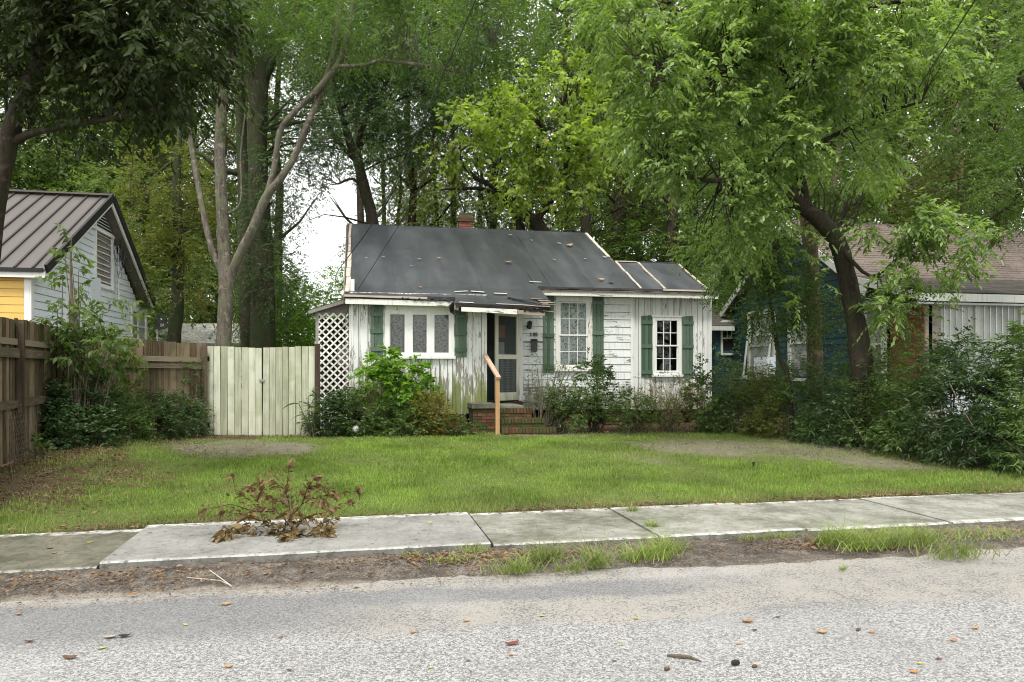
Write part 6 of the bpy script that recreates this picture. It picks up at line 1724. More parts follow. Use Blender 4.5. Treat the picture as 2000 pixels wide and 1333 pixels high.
# bed by the lattice and triple window (d about 15.6)
S('bright lime-green broad-leaved shrub under the triple window', 775, 15.75, [bx_(775, 684, 735, 15.75, 50, .35, 1.3), bx_(745, 720, 780, 15.75, 45, .35), bx_(800, 720, 790, 15.75, 42, .35), bx_(775, 690, 770, 15.8, 30, .4), bx_(822, 735, 755, 15.7, 20, .2, .8)], 210, 9, .22, .125, .085, M['lf_bright'], 401, droop=.35, stems=22, upright=.9, gap=3.5, bark=M['twig'])
S('dense dark green shrub at the lattice corner beside the gate post', 645, 15.5, [bx_(640, 770, 850, 15.5, 38, .4), bx_(672, 765, 853, 15.5, 35, .4), bx_(625, 800, 855, 15.3, 25, .3)], 330, 10, .2, .075, .03, M['lf_deep'], 402)
S('glossy mid-green shrub left of the lime-green shrub', 710, 15.5, [bx_(705, 765, 850, 15.5, 45, .4), bx_(735, 775, 855, 15.4, 40, .4), bx_(690, 790, 855, 15.3, 30, .3)], 400, 10, .2, .07, .032, M['lf_bush'], 403)
S('low shrub with narrow leaves below the lime-green shrub', 785, 15.4, [bx_(775, 790, 858, 15.35, 45, .35), bx_(810, 800, 856, 15.4, 35, .35)], 290, 10, .2, .075, .024, M['lf_bush'], 404)
S('reddish yellow-tipped shrub right of the lime-green shrub', 845, 15.5, [bx_(840, 768, 850, 15.5, 35, .4), bx_(862, 785, 850, 15.5, 22, .3)], 260, 10, .2, .07, .026, M['lf_red'], 405)
S('sparse weedy shrub against the mossy boards left of the steps', 895, 15.6, [bx_(885, 815, 855, 15.5, 30, .3), bx_(915, 828, 856, 15.4, 20, .2)], 140, 9, .16, .055, .028, M['lf_bush'], 406, droop=.1)
S('wispy tall weed before the gate next to the dark shrub', 606, 15.0, [bx_(606, 755, 850, 15.0, 14, .12)], 46, 8, .16, .06, .02, M['lf_mid'], 407, stems=8, name='weed', cat='weed')
# canna-like big leaves
def broadleaves(label, u, d, specs, mat, seed):
    g0 = GD(u, d); t = thing('canna_plant', label, 'plant', tuple(g0)); R = random.Random(seed)
    sm = MB()
    for (du, vt, L, W, lean) in specs:
        tip = DD(u + du, vt, d + R.uniform(-.1, .1)); sm.tube([g0, g0.lerp(tip, .5) + Vector((0, 0, .08)), tip], [.012, .009, .006], 5)
        m = MB(); dr = Vector((math.copysign(1, lean) * abs(lean), R.uniform(-.3, .1), .25)).normalized(); sd = dr.cross(Vector((0, .3, 1))).normalized(); k = 7; L1 = []; L2 = []; C0 = []
        for i in range(k + 1):
            s = i / k; p = tip + dr * (L * s) + Vector((0, 0, -.55 * L * s * s)); w = W * math.sin(math.pi * min(.98, .08 + s * .9)) ** .8 / 2
            C0.append(p); L1.append(p + sd * w + Vector((0, 0, .15 * w))); L2.append(p - sd * w + Vector((0, 0, .15 * w)))
        for i in range(k): m.poly([C0[i], C0[i + 1], L1[i + 1], L1[i]]); m.poly([C0[i + 1], C0[i], L2[i], L2[i + 1]])
        m.build('leaf', mat, t, smooth_=True)
    sm.build('stems', M['lf_deep'], t)
broadleaves('dark canna-like plant with broad blades before the right gate leaf', 606, 15.1, [(-22, 790, .34, .13, -1), (-10, 812, .30, .12, -1), (12, 800, .28, .11, 1), (-4, 775, .25, .10, .7), (20, 815, .26, .10, 1)], M['lf_deep'], 1)
broadleaves('broad-bladed plant standing against the lattice', 675, 15.9, [(-12, 770, .34, .14, -1), (16, 768, .34, .13, 1), (0, 760, .30, .13, .6), (-20, 775, .25, .10, -1)], M['lf_deep'], 2)
# right of the steps
S('twiggy dark shrub crowding the right side of the brick steps', 1075, 16.0, [bx_(1092, 755, 838, 16.3, 24, .35), bx_(1062, 765, 800, 16.8, 14, .2, .6), bx_(1112, 760, 838, 16.2, 28, .35)], 300, 10, .18, .06, .028, M['lf_bush'], 410, stems=40, bark=M['bark_dark'])
S('open twiggy shrub rising past the mailbox to the tall window', 1060, 16.3, [bx_(1095, 700, 780, 16.3, 22, .3, .7), bx_(1050, 700, 760, 16.4, 26, .3, .5), bx_(1090, 740, 800, 16.2, 30, .3, .9)], 110, 8, .2, .05, .02, M['lf_mid'], 411, stems=46)
S('glossy gardenia-like shrub under the right shutter of the tall window', 1160, 16.3, [bx_(1155, 690, 750, 16.3, 26, .3, 1.3), bx_(1165, 712, 800, 16.2, 34, .4), bx_(1140, 750, 835, 16.1, 38, .4), bx_(1205, 735, 800, 16.2, 22, .3, 1.1), bx_(1190, 770, 835, 16.1, 30, .35)], 330, 10, .18, .08, .036, M['lf_bush'], 412, stems=36, gap=2.6, thr=-.1, bark=M['bark_dark'])
S('spreading dark shrub below the white clapboards', 1240, 16.2, [bx_(1235, 765, 840, 16.2, 36, .4), bx_(1265, 780, 840, 16.2, 30, .4), bx_(1215, 790, 842, 16, 28, .35)], 300, 10, .18, .06, .026, M['lf_bush'], 413, stems=26)
S('feathery grey-green shrub below the dark window', 1310, 16.2, [bx_(1305, 728, 800, 16.3, 38, .35, .9), bx_(1300, 780, 842, 16.2, 45, .4), bx_(1335, 745, 830, 16.2, 28, .35, .8)], 330, 10, .2, .05, .017, M['lf_olive'], 414, stems=50, bark=M['twig'])
S('light green weedy shrub at the right corner of the cottage', 1370, 16.4, [bx_(1372, 700, 760, 16.5, 16, .2, 1.0), bx_(1365, 730, 800, 16.4, 22, .25), bx_(1380, 770, 845, 16.2, 30, .4)], 210, 9, .18, .085, .045, M['lf_bush'], 415, stems=20)
S('tangled dark shrub between the cottage corner and the white frame', 1405, 16.4, [bx_(1400, 745, 850, 16.4, 28, .4), bx_(1415, 700, 790, 17.5, 22, .4, .8)], 280, 10, .18, .06, .025, M['lf_deep'], 416)
# right-hand thicket
hed = [(1450, 16.3, 712, 850, 45, 'nearest the white frame', 'lf_bush', .065, .022), (1500, 15.6, 715, 858, 48, 'below the screened teal windows', 'lf_olive', .065, .022), (1560, 15.0, 705, 868, 50, 'at the foot of the pale brown trunk', 'lf_bush', .07, .022),
       (1630, 14.3, 700, 878, 55, 'between the pale brown and dark trunks', 'lf_deep', .07, .022), (1700, 13.6, 690, 886, 60, 'around the foot of the leaning dark trunk', 'lf_bush', .075, .022), (1775, 12.9, 665, 896, 62, 'in front of the brick porch wall', 'lf_mid', .08, .024),
       (1850, 12.2, 660, 905, 65, 'below the porch bars', 'lf_deep', .095, .024), (1925, 11.6, 650, 915, 65, 'with bamboo-like blades near the right edge', 'lf_deep', .105, .024), (2010, 11.0, 620, 925, 70, 'cut by the right edge', 'lf_bush', .10, .026)]
for i, (u, d, vt, vb, ru, wh, mt, L, W) in enumerate(hed):
    hh = (vb - vt)
    S('leafy thicket shrub ' + wh, u, d, [bx_(u, vt + hh * .02, vt + hh * .5, d + .3, ru * .8, .7), bx_(u - ru * .35, vt + hh * .3, vb, d, ru * .7, .7), bx_(u + ru * .4, vt + hh * .35, vb, d - .1, ru * .7, .7), bx_(u, vt + hh * .6, vb, d - .4, ru * .8, .5), bx_(u + ru * .2, vt - hh * .12, vt + hh * .3, d + .5, ru * .4, .4, .4)],
      720, 11, .26, L, W, M[mt], 420 + i, stems=26, group='thicket shrubs along the right side', gap=1.9, thr=-.2, droop=.5, zsag=.3) if False else shrub('leafy thicket shrub ' + wh, tuple(GD(u, d))[:2],
      [bx_(u, vt + hh * .02, vt + hh * .5, d + .3, ru * .8, .7), bx_(u - ru * .35, vt + hh * .3, vb, d, ru * .7, .7), bx_(u + ru * .4, vt + hh * .35, vb, d - .1, ru * .7, .7), bx_(u, vt + hh * .6, vb, d - .4, ru * .8, .5), bx_(u + ru * .2, vt - hh * .12, vt + hh * .3, d + .5, ru * .4, .4, .4)],
      720, 11, .26, L, W, M[mt], 420 + i, stems=26, group='thicket shrubs along the right side', gap=1.9, thr=-.2, droop=.5)
# bare arching canes in the thicket
m = MB()
for pts in ([(1600, 15, 715), (1640, 14.6, 770), (1690, 13.6, 790), (1740, 12.6, 880)], [(1900, 11.4, 820), (1950, 10.9, 850), (2020, 10.3, 905)], [(1650, 13.4, 800), (1700, 13, 880)], [(1560, 14.8, 700), (1640, 14.2, 740), (1680, 13.4, 760)], [(1855, 11.5, 750), (1880, 11.2, 800), (1905, 11, 840)]):
    P = [DD(u, v, d) for u, d, v in pts]; m.tube(P, [.008] * len(P), 5)
top('bare_canes', m, M['twig'], 'thin bare canes arching over the right-hand thicket', 'canes')
# left fence shrubs
for i, (u, d, vt, vb, ru, wh, mt, L, W, k) in enumerate([(120, 12.2, 745, 890, 50, 'dark glossy shrub at the foot of the taller fence', 'lf_deep', .07, .035, 620), (185, 12.7, 735, 885, 48, 'dark glossy shrub in front of the fence corner', 'lf_deep', .07, .034, 560), (235, 13.3, 765, 865, 42, 'shaggy green shrub in the middle of the lower fence', 'lf_bush', .07, .022, 460),
        (290, 14.0, 770, 858, 40, 'weedy green shrub two posts from the gate', 'lf_bush', .065, .02, 430), (335, 14.6, 772, 850, 34, 'blue-green rounded shrub before the last fence post', 'lf_deep', .06, .022, 400), (375, 15.1, 765, 850, 28, 'blue-green shrub against the left gate post', 'lf_deep', .06, .022, 360)]):
    hh = vb - vt
    S(wh, u, d, [bx_(u, vt, vt + hh * .6, d + .1, ru * .8, .35), bx_(u - ru * .3, vt + hh * .3, vb, d, ru * .75, .4), bx_(u + ru * .35, vt + hh * .4, vb, d - .1, ru * .7, .4)], k, 11, .22, L, W, M[mt], 440 + i, stems=20)
sap_ = S('leggy sapling with large drooping leaves against the taller fence', 150, 12.4, [bx_(145, 590, 665, 12.4, 55, .4, .9), bx_(180, 640, 720, 12.5, 60, .5, 1.4), bx_(120, 650, 740, 12.4, 45, .4, 1.1), bx_(140, 500, 570, 12.4, 22, .2, .6), bx_(140, 450, 510, 12.4, 16, .12, 2.5), bx_(140, 510, 580, 12.4, 22, .15, 1.5), bx_(225, 590, 640, 12.8, 40, .3, .9), bx_(215, 670, 730, 12.8, 45, .4, 1.1)], 185, 10, .30, .125, .055, M['lf_mid'], 450, name='sapling', cat='sapling', droop=.9, stems=34, stem_r=.014, gap=2.4, thr=-.15, upright=.9)
m_ = pth([(150, 880, 12.4, 5), (145, 750, 12.4, 4.5), (142, 620, 12.4, 3.5), (138, 520, 12.4, 2), (140, 462, 12.4, 1)])
st_ = MB(); st_.tube(m_[0], m_[1], 6); st_.build('main_stem', M['bark_brown'], sap_)
S('thin olive vine climbing the lower fence near the middle post', 262, 14.0, [bx_(262, 680, 790, 14.0, 20, .2), bx_(250, 665, 720, 14, 20, .2)], 70, 9, .18, .07, .03, M['lf_olive'], 451, name='vine', cat='vine')
S('leafy vine hanging on the last fence panel before the gate', 372, 15.2, [bx_(370, 680, 760, 15.2, 26, .2), bx_(350, 700, 770, 15.2, 18, .2)], 110, 9, .18, .055, .022, M['lf_bush'], 452, name='vine', cat='vine')
S('small bright-leaved weed in the litter beside the wire mesh', 82, 10.9, [bx_(82, 858, 905, 10.9, 18, .12)], 18, 8, .14, .085, .045, M['lf_bush'], 453, name='weed', cat='weed', droop=.3)
S('low weeds at the left picture edge in front of the mesh', 15, 10.2, [bx_(15, 918, 950, 10.2, 25, .2)], 45, 8, .12, .06, .03, M['lf_bush'], 454, name='weed', cat='weed')
# fallen stick by the fence
for pts, r, lbl in (([(45, 942, 0), (85, 930, 0.02), (130, 920, .03), (150, 903, .05), (172, 880, .10)], .010, 'long pale fallen branch lying on the leaf litter by the left shrubs'), ([(8, 875, .25), (18, 905, .12), (25, 945, .03)], .008, 'short pale stick leaning beside the wire mesh'), ([(1700, 888, .02), (1770, 894, .03), (1800, 893, .02)], .008, 'thin pale twig on the bare dirt before the right thicket')):
    m = MB(); m.tube([GL(u, v) + Vector((0, 0, .012 + dz)) for u, v, dz in pts], [r, r, r * .9, r * .7, r * .4][:len(pts)], 6); top('fallen_branch', m, M['twig'], lbl, 'branch')

# ------------------------------------------------------------------ lawn, litter, weeds
def blades(rs_, X, Y, Z, hgt, wid, bend=.35):
    n = len(X); a = rs_.uniform(0, 6.28, n); la = rs_.uniform(0, 6.28, n); b = np.stack([X, Y, Z - .008], 1)
    s = np.stack([np.cos(a), np.sin(a), np.zeros(n)], 1) * (wid / 2)[:, None]; l = np.stack([np.cos(la), np.sin(la), np.zeros(n)], 1)
    mid = b + np.array([0, 0, 1.])[None] * (hgt * .6)[:, None] + l * (hgt * bend * .35)[:, None]
    tip = b + np.array([0, 0, 1.])[None] * hgt[:, None] + l * (hgt * bend * rs_.uniform(.5, 1.8, n))[:, None]
    return np.stack([b - s, b + s, mid + s * .7, tip, mid - s * .7], 1)
BF = ((0, 1, 2), (0, 2, 4), (4, 2, 3))
r = np.random.RandomState(61); N = 330000
# denser towards the camera; lawn wedge in view
yy = 7.9 + (r.uniform(0, 1, N) ** 1.35) * 8.6; xx = r.uniform(-4.6, 13.2, N)
ok = (xx > -.42 * yy - .6 + 0) & (xx < yy * 1.08 + .5); xx, yy = xx[ok], yy[ok]
bare, lit = masks(xx, yy)
den = np.clip(1.0 - .80 * bare - .70 * lit, .05, 1) * (.72 + .28 * fnoise(np.stack([xx, yy, xx * 0], 1), 1.8))
ok = r.uniform(0, 1, len(xx)) < den; xx, yy, bare, lit = xx[ok], yy[ok], bare[ok], lit[ok]
h = .044 * r.uniform(.45, 1.6, len(xx)) * (1 - .45 * bare) * (1 + .35 * fnoise(np.stack([xx, yy, xx * 0], 1), 2.6)); h = np.clip(h, .012, .14)
dry = np.clip(bare * .8 + lit * .6 + .75 * np.clip((8.9 - yy) / .8, 0, 1) * r.uniform(0, 1, len(xx)) + .10 + .28 * fnoise(np.stack([xx, yy, xx * 0], 1), .9) + .22 * fnoise(np.stack([xx, yy, xx * 0], 1), 3.1), 0, 1)
V = blades(r, xx, yy, gz(xx, yy), h, .0075 * (1 + (yy - 8) * .09) * r.uniform(.7, 1.3, len(xx)))
link('lawn_grass', mesh_from_leaves('lawn_grass', V, M['grass'], faces=BF, attr={'dry': dry}), kind='stuff')

# strip of rough grass beyond, between the houses, coarse
xx = r.uniform(-30, 45, 30000); yy = r.uniform(16.5, 60, 30000); V = blades(r, xx, yy, gz(xx, yy), .12 * r.uniform(.5, 1.5, 30000), np.full(30000, .03))
link('rough_grass', mesh_from_leaves('rough_grass', V, M['grass'], faces=BF, attr={'dry': r.uniform(0, .5, 30000)}), kind='stuff')

def flat_leaves(r, X, Y, Z, L, W, tilt=.35):
    n = len(X); a = r.uniform(0, 6.28, n); d = np.stack([np.cos(a), np.sin(a), r.normal(0, tilt * .6, n)], 1); nr = np.stack([r.normal(0, tilt, n), r.normal(0, tilt, n), np.ones(n)], 1)
    return leaf_arrays(r, np.stack([X, Y, Z], 1), d, nr, L, W, .18)
N = 60000; xx = np.concatenate([r.uniform(-7, 12.5, N), r.uniform(-7, -1.5, N // 2), r.uniform(-7, 12.5, 5000)]); yy = np.concatenate([r.uniform(7.7, 17, N), r.uniform(8, 15, N // 2), 7.84 + np.abs(r.normal(0, .16, 5000))])
b_, l_ = masks(xx, yy); ok = r.uniform(0, 1, len(xx)) < (.014 + .50 * np.clip(l_, 0, 1) ** 1.5 + .05 * b_); xx, yy = xx[ok], yy[ok]
V = flat_leaves(r, xx, yy, gz(xx, yy) + .008 + r.uniform(0, .02, len(xx)), .06 * r.uniform(.4, 1.3, len(xx)), .026 * r.uniform(.5, 1.2, len(xx)))
link('leaf_litter', mesh_from_leaves('leaf_litter', V, M['litter']), kind='stuff')
n = 9000; xx = r.uniform(-4, 11, n); yy = r.uniform(8, 15.2, n); b_, l_ = masks(xx, yy); ok = (fnoise(np.stack([xx, yy, xx * 0], 1), 1.3) > .15) & (b_ < .8); xx, yy = xx[ok], yy[ok]
V = flat_leaves(r, xx, yy, gz(xx, yy) + r.uniform(.01, .05, len(xx)), .035 * r.uniform(.6, 1.4, len(xx)), .018 * r.uniform(.7, 1.3, len(xx)), .5)
link('lawn_clover', mesh_from_leaves('lawn_clover', V, M['lf_bush']), kind='stuff')
# verge litter: drifts along the foot of the slabs
cl = [(-3.4, 6.1, .9, .22, 150), (-2.4, 6.15, .8, .2, 170), (-1.6, 6.15, .6, .18, 90), (.1, 6.25, .5, .1, 120), (.75, 6.2, .4, .12, 240), (1.2, 6.1, .4, .14, 220), (1.7, 6.15, .35, .1, 110), (3.9, 6.0, .3, .1, 130), (4.6, 6.0, .7, .14, 200), (6.2, 6.1, .8, .12, 130), (-1.0, 5.9, 1.2, .12, 50), (-3.6, 5.75, .6, .08, 80), (2.5, 6.1, 1.5, .2, 90)]
P = [];
for x, y, sx, sy, n in cl: P.append(np.stack([r.normal(x, sx, n), r.normal(y, sy, n)], 1))
P = np.concatenate(P); P = P[(P[:, 1] > 5.6) & (P[:, 1] < 6.43)]
V = flat_leaves(r, P[:, 0], P[:, 1], np.full(len(P), .05) + r.uniform(0, .012, len(P)), .055 * r.uniform(.35, 1.3, len(P)), .026 * r.uniform(.5, 1.2, len(P)))
link('verge_leaf_litter', mesh_from_leaves('verge_leaf_litter', V, M['litter']), kind='stuff')
n = 5200; X = r.uniform(-5.5, 8.5, n); Y = r.uniform(5.55, 6.44, n); Z = .012 + .036 * smooth((Y - 5.55) / .5) + .002
V = flat_leaves(r, X, Y, Z + r.uniform(0, .008, n), .026 * r.uniform(.3, 1.7, n), .012 * r.uniform(.4, 1.4, n), .35)
link('verge_chips', mesh_from_leaves('verge_chips', V, M['litter']), kind='stuff')
# specks and crumbs on slabs and road edge
n = 420; X = r.uniform(-5, 8, n); Y = r.uniform(6.5, 7.8, n); Z = np.array([slab_top(x) for x in X]) + .006
V = flat_leaves(r, X, Y, Z, .022 * r.uniform(.4, 1.6, n), .010 * r.uniform(.5, 1.3, n), .2)
link('sidewalk_crumbs', mesh_from_leaves('sidewalk_crumbs', V, M['litter']), kind='stuff')
n = 500; X = r.uniform(-5, 8, n); Y = 3.2 + r.uniform(0, 1, n) ** .6 * 2.6; V = flat_leaves(r, X, Y, np.full(n, .006), .014 * r.uniform(.4, 1.6, n), .008 * r.uniform(.5, 1.3, n), .2)
link('road_grit', mesh_from_leaves('road_grit', V, M['litter']), kind='stuff')

def tuft(label, u, v, z, n, h, spread, seed, stalks=0, group='grass tufts in the verge and slab joints'):
    r = np.random.RandomState(seed); p = GG(u, v, z); t = thing('grass_tuft', label, 'grass tuft', (p.x, p.y, z), group)
    X = p.x + r.normal(0, spread, n); n = int(n * .62); X = X[:n]; Y = p.y + r.normal(0, spread * .4, n); V = blades(r, X, Y, np.full(n, z), h * r.uniform(.35, 1.25, n), np.full(n, .0075) * r.uniform(.6, 1.4, n), bend=1.25)
    link('blades', mesh_from_leaves('blades', V, M['grass'], (p.x, p.y, z), faces=BF, attr={'dry': r.uniform(.2, .95, n)}), t, kind='stuff')
    if stalks:
        m = MB()
        for i in range(stalks):
            a = Vector((p.x + r.normal(0, spread * .6), p.y, z)); b = a + Vector((r.normal(0, .06), r.normal(0, .05), h * r.uniform(1.3, 2.0))); m.tube([a, a.lerp(b, .5) + Vector((.01, 0, 0)), b], [.002, .0016, .0010], 4)
        m.build('seed_stalk', M['grass'], t)
T = [('small sprout cluster under the kerb left of the first slab joint', 800, 1088, .04, 70, .06, .05), ('low weeds among red leaves before the second slab', 880, 1098, .04, 150, .08, .09), ('weedy clump at the front corner of the second slab', 925, 1078, .05, 130, .08, .07),
     ('broad pale green tuft beside the road edge, left of centre', 1010, 1115, .04, 330, .13, .11), ('upright fine tuft with long blades in mid verge', 1065, 1095, .04, 280, .17, .07), ('thin sprawling tuft by the asphalt right of the fine tuft', 1115, 1115, .03, 150, .10, .08), ('tall spiky tuft in front of the third slab', 1165, 1105, .04, 260, .18, .07),
     ('dense clump at the end of the slab joint', 1265, 1090, .04, 480, .14, .13), ('long-bladed tuft spilling on the verge right of the dense clump', 1300, 1078, .04, 300, .17, .10), ('grass growing out of the joint between the third and fourth slabs', 1275, 1032, .07, 150, .10, .03), ('grass at the back end of that same slab joint', 1235, 1000, .08, 110, .09, .03),
     ('low row of grass along the edge of the fourth slab', 1480, 1053, .05, 230, .06, .12), ('low row of grass farther along the edge of the fourth slab', 1530, 1050, .05, 200, .06, .10),
     ('leftmost tall clump of the big grassy patch on the right verge', 1640, 1062, .05, 620, .18, .12), ('middle clump of the big grassy patch on the right verge', 1700, 1068, .05, 620, .15, .16), ('bushy right-hand clump of the big grassy patch', 1780, 1062, .05, 620, .15, .17), ('straggling clump at the right end of the grassy patch', 1870, 1085, .04, 420, .13, .17), ('short fringe of grass below the slab edge near the right border', 1930, 1045, .05, 420, .07, .28), ('short fringe of grass just left of the right border', 1760, 1045, .05, 500, .09, .22), ('small sprout at the edge of the road right of centre', 1645, 1112, .02, 40, .05, .02)]
for i, (lb, u, v, z, n, h, sp) in enumerate(T): tuft(lb, u, v, z, n, h, sp, 700 + i, stalks=3 if h > .15 else 0)
for i, (u, v, lb) in enumerate([(440, 1083, 'left of the kerb sprouts'), (600, 1080, 'below the fallen branch'), (520, 1088, 'between the other kerb sprouts'), (360, 1092, 'nearest the dark slab')]): tuft('tiny broad sprout at the kerb foot ' + lb, u, v, .045, 22, .05, .03, 760 + i)

# ------------------------------------------------------------------ dead branch on the sidewalk: every leaf its own part
base = GG(560, 1052, .105)
br = thing('fallen_branch', 'dead brown-leaved oak branch lying on the pale sidewalk slab', 'branch', (base.x, base.y, .105))
dB = 6.75
def bp(u, v, dd=0.0): return DD(u, v, dB + dd)
R = random.Random(31); rr_ = np.random.RandomState(31)
limbs = [[(600, 1048, 0), (570, 1040, .02), (540, 1025, .05), (500, 1030, .02), (455, 1030, -.05), (430, 1045, -.1)],
         [(590, 1045, 0), (565, 1025, .1), (540, 1000, .15), (500, 985, .15), (460, 960, .1), (455, 935, .1)], [(540, 1000, .15), (500, 1000, .1), (450, 985, 0), (405, 995, 0)],
         [(570, 1030, .1), (565, 990, .2), (560, 960, .2), (562, 930, .2), (566, 905, .2)], [(560, 1020, .1), (590, 985, .2), (625, 970, .25), (665, 965, .3), (695, 960, .35)], [(590, 985, .2), (600, 955, .2), (612, 938, .2)],
         [(600, 1045, 0), (625, 1025, .1), (650, 1015, .2)], [(600, 1048, 0), (630, 1040, 0), (640, 1038, 0)], [(585, 1045, 0), (570, 1050, -.1), (560, 1050, -.15)], [(540, 1025, .05), (500, 1015, .25), (470, 1005, .3), (440, 1000, .35)], [(570, 1030, .1), (600, 1010, .35), (640, 1000, .4), (680, 985, .4)], [(565, 990, .2), (540, 975, .3), (515, 970, .35), (490, 955, .35)], [(580, 1035, 0), (545, 1048, .1), (500, 1050, .1), (470, 1045, .15)], [(600, 955, .2), (630, 950, .3), (650, 960, .35)], [(500, 985, .15), (510, 960, .15), (512, 940, .15)], [(455, 1030, -.05), (440, 1050, -.1), (430, 1060, -.15)], [(625, 970, .25), (640, 985, .25), (650, 1010, .25)], [(560, 960, .2), (540, 945, .2), (532, 935, .2)]]
tm = MB(); sites = []
for L_ in limbs:
    P = [bp(*q) for q in L_]; tm.tube(P, [.006 * (1 - .7 * i / (len(P) - 1)) for i in range(len(P))], 5)
    for i in range(len(P) - 1):
        for s in (.25, .6, 1.0): sites.append((P[i].lerp(P[i + 1], s), (P[i + 1] - P[i]).normalized(), 1 if (i < len(P) - 2 or s < 1) else 3))
tm.build('twigs', M['bark_dark'], br)
lms = []
for k in range(6):
    m = MB(); Ll, Wl = .090, .048; n = 5; c = []; e1 = []; e2 = []; cr = .25 + .25 * k / 5; tw_ = (k - 2.5) * .25
    for i in range(n + 1):
        s = i / n; w = Wl / 2 * math.sin(math.pi * (.06 + .9 * s ** .8)) ; y = Ll * s; z = -cr * Ll * s * s
        a = tw_ * s; c.append((0, y, z)); cu_ = .35 + .3 * (k % 3) / 2
        e1.append((w * math.cos(a), y, z + w * (math.sin(a) + cu_))); e2.append((-w * math.cos(a), y, z + w * (-math.sin(a) + cu_)))
    for i in range(n): m.poly([c[i], c[i + 1], e1[i + 1], e1[i]]); m.poly([c[i + 1], c[i], e2[i], e2[i + 1]])
    lms.append(m.mesh('dead_leaf_%d' % k, M['dead'], smooth_=True))
cnt = 0
R.shuffle(sites)
for p, d, w in sites:
    for q in range(3 if w == 1 else 6):
        if cnt >= 290 or (w == 1 and R.random() < .05): continue
        v = (d * .9 + Vector((R.uniform(-1, 1), R.uniform(-.9, .5), R.uniform(-.8, .6)))).normalized()
        o = link('leaf', lms[cnt % 6], br); o.location = p - base; o.location.z = max(o.location.z, .02)
        o.rotation_euler = v.to_track_quat('Y', 'Z').to_euler(); o.rotation_euler.rotate_axis('Y', R.uniform(-1.2, 1.2)); s = R.uniform(.65, 1.25); o.scale = (s, s, s); cnt += 1
# smaller leaves past the ones one can pick out, joined
ns = 480; bb, dd_, nn_ = [], [], []
for i in range(ns):
    p, d, w = sites[rr_.randint(len(sites))]; bb.append(np.array(p) + rr_.normal(0, .035, 3)); dd_.append(np.array(d) + rr_.normal(0, .8, 3)); nn_.append(rr_.normal(0, 1, 3) + [0, 0, .6])
bb = np.array(bb); bb[:, 2] = np.maximum(bb[:, 2], .13)
link('small_leaves', mesh_from_leaves('small_leaves', leaf_arrays(rr_, bb, np.array(dd_), np.array(nn_), rr_.uniform(.04, .075, ns), rr_.uniform(.02, .036, ns), .3), M['dead'], tuple(base)), br, kind='stuff')


# ------------------------------------------------------------------ leaves, cones and sticks on the paving and roof, each one a thing
def tinted(name, c): 
    k = NT(name); return k.done(k.mix(k.noise(40, 3), c, tuple(x * .55 for x in c)), .6, .3)
LC = {'red': tinted('red_brown_leaf', (.20, .055, .035)), 'tan': tinted('tan_leaf', (.42, .27, .14)), 'orange': tinted('orange_leaf', (.45, .20, .07)), 'yellow': tinted('yellow_green_fallen_leaf', (.50, .52, .06)), 'brown': tinted('brown_leaf', (.14, .075, .04)), 'black': tinted('black_leaf', (.025, .02, .018)), 'pale': tinted('pale_leaf', (.42, .36, .30)), 'lime': tinted('lime_leaf', (.35, .50, .05))}
def road_leaf(u, v, z, px, col, label, seed, curl=.35, ratio=.5, loc=None, pitch=0.0):
    p = loc or GG(u, v, z); d = (p - Vector((0, 0, H))).length; Ll = px * d / FP; R = random.Random(seed); m = MB(); n = 6; c = []; e1 = []; e2 = []
    a = R.uniform(-.5, .5) + (math.pi if R.random() < .5 else 0)
    for i in range(n + 1):
        s = i / n; w = Ll * ratio / 2 * math.sin(math.pi * (.04 + .92 * s)) * R.uniform(.8, 1.15); y = Ll * (s - .5); zz = curl * Ll * (s - .5) ** 2 * 2
        c.append((y, 0, zz)); e1.append((y, w, zz + w * .45)); e2.append((y, -w, zz + w * .45 * R.uniform(.2, 1)))
    def rt(q): dy = q[0] * math.sin(a) + q[1] * math.cos(a); return (p.x + q[0] * math.cos(a) - q[1] * math.sin(a), p.y + dy, p.z + .004 + q[2] + pitch * dy)
    for i in range(n): m.poly([rt(c[i]), rt(c[i + 1]), rt(e1[i + 1]), rt(e1[i])]); m.poly([rt(c[i + 1]), rt(c[i]), rt(e2[i]), rt(e2[i + 1])])
    top('fallen_leaf', m, LC[col], label, 'leaf', 'leaves fallen on road, slabs and roof')
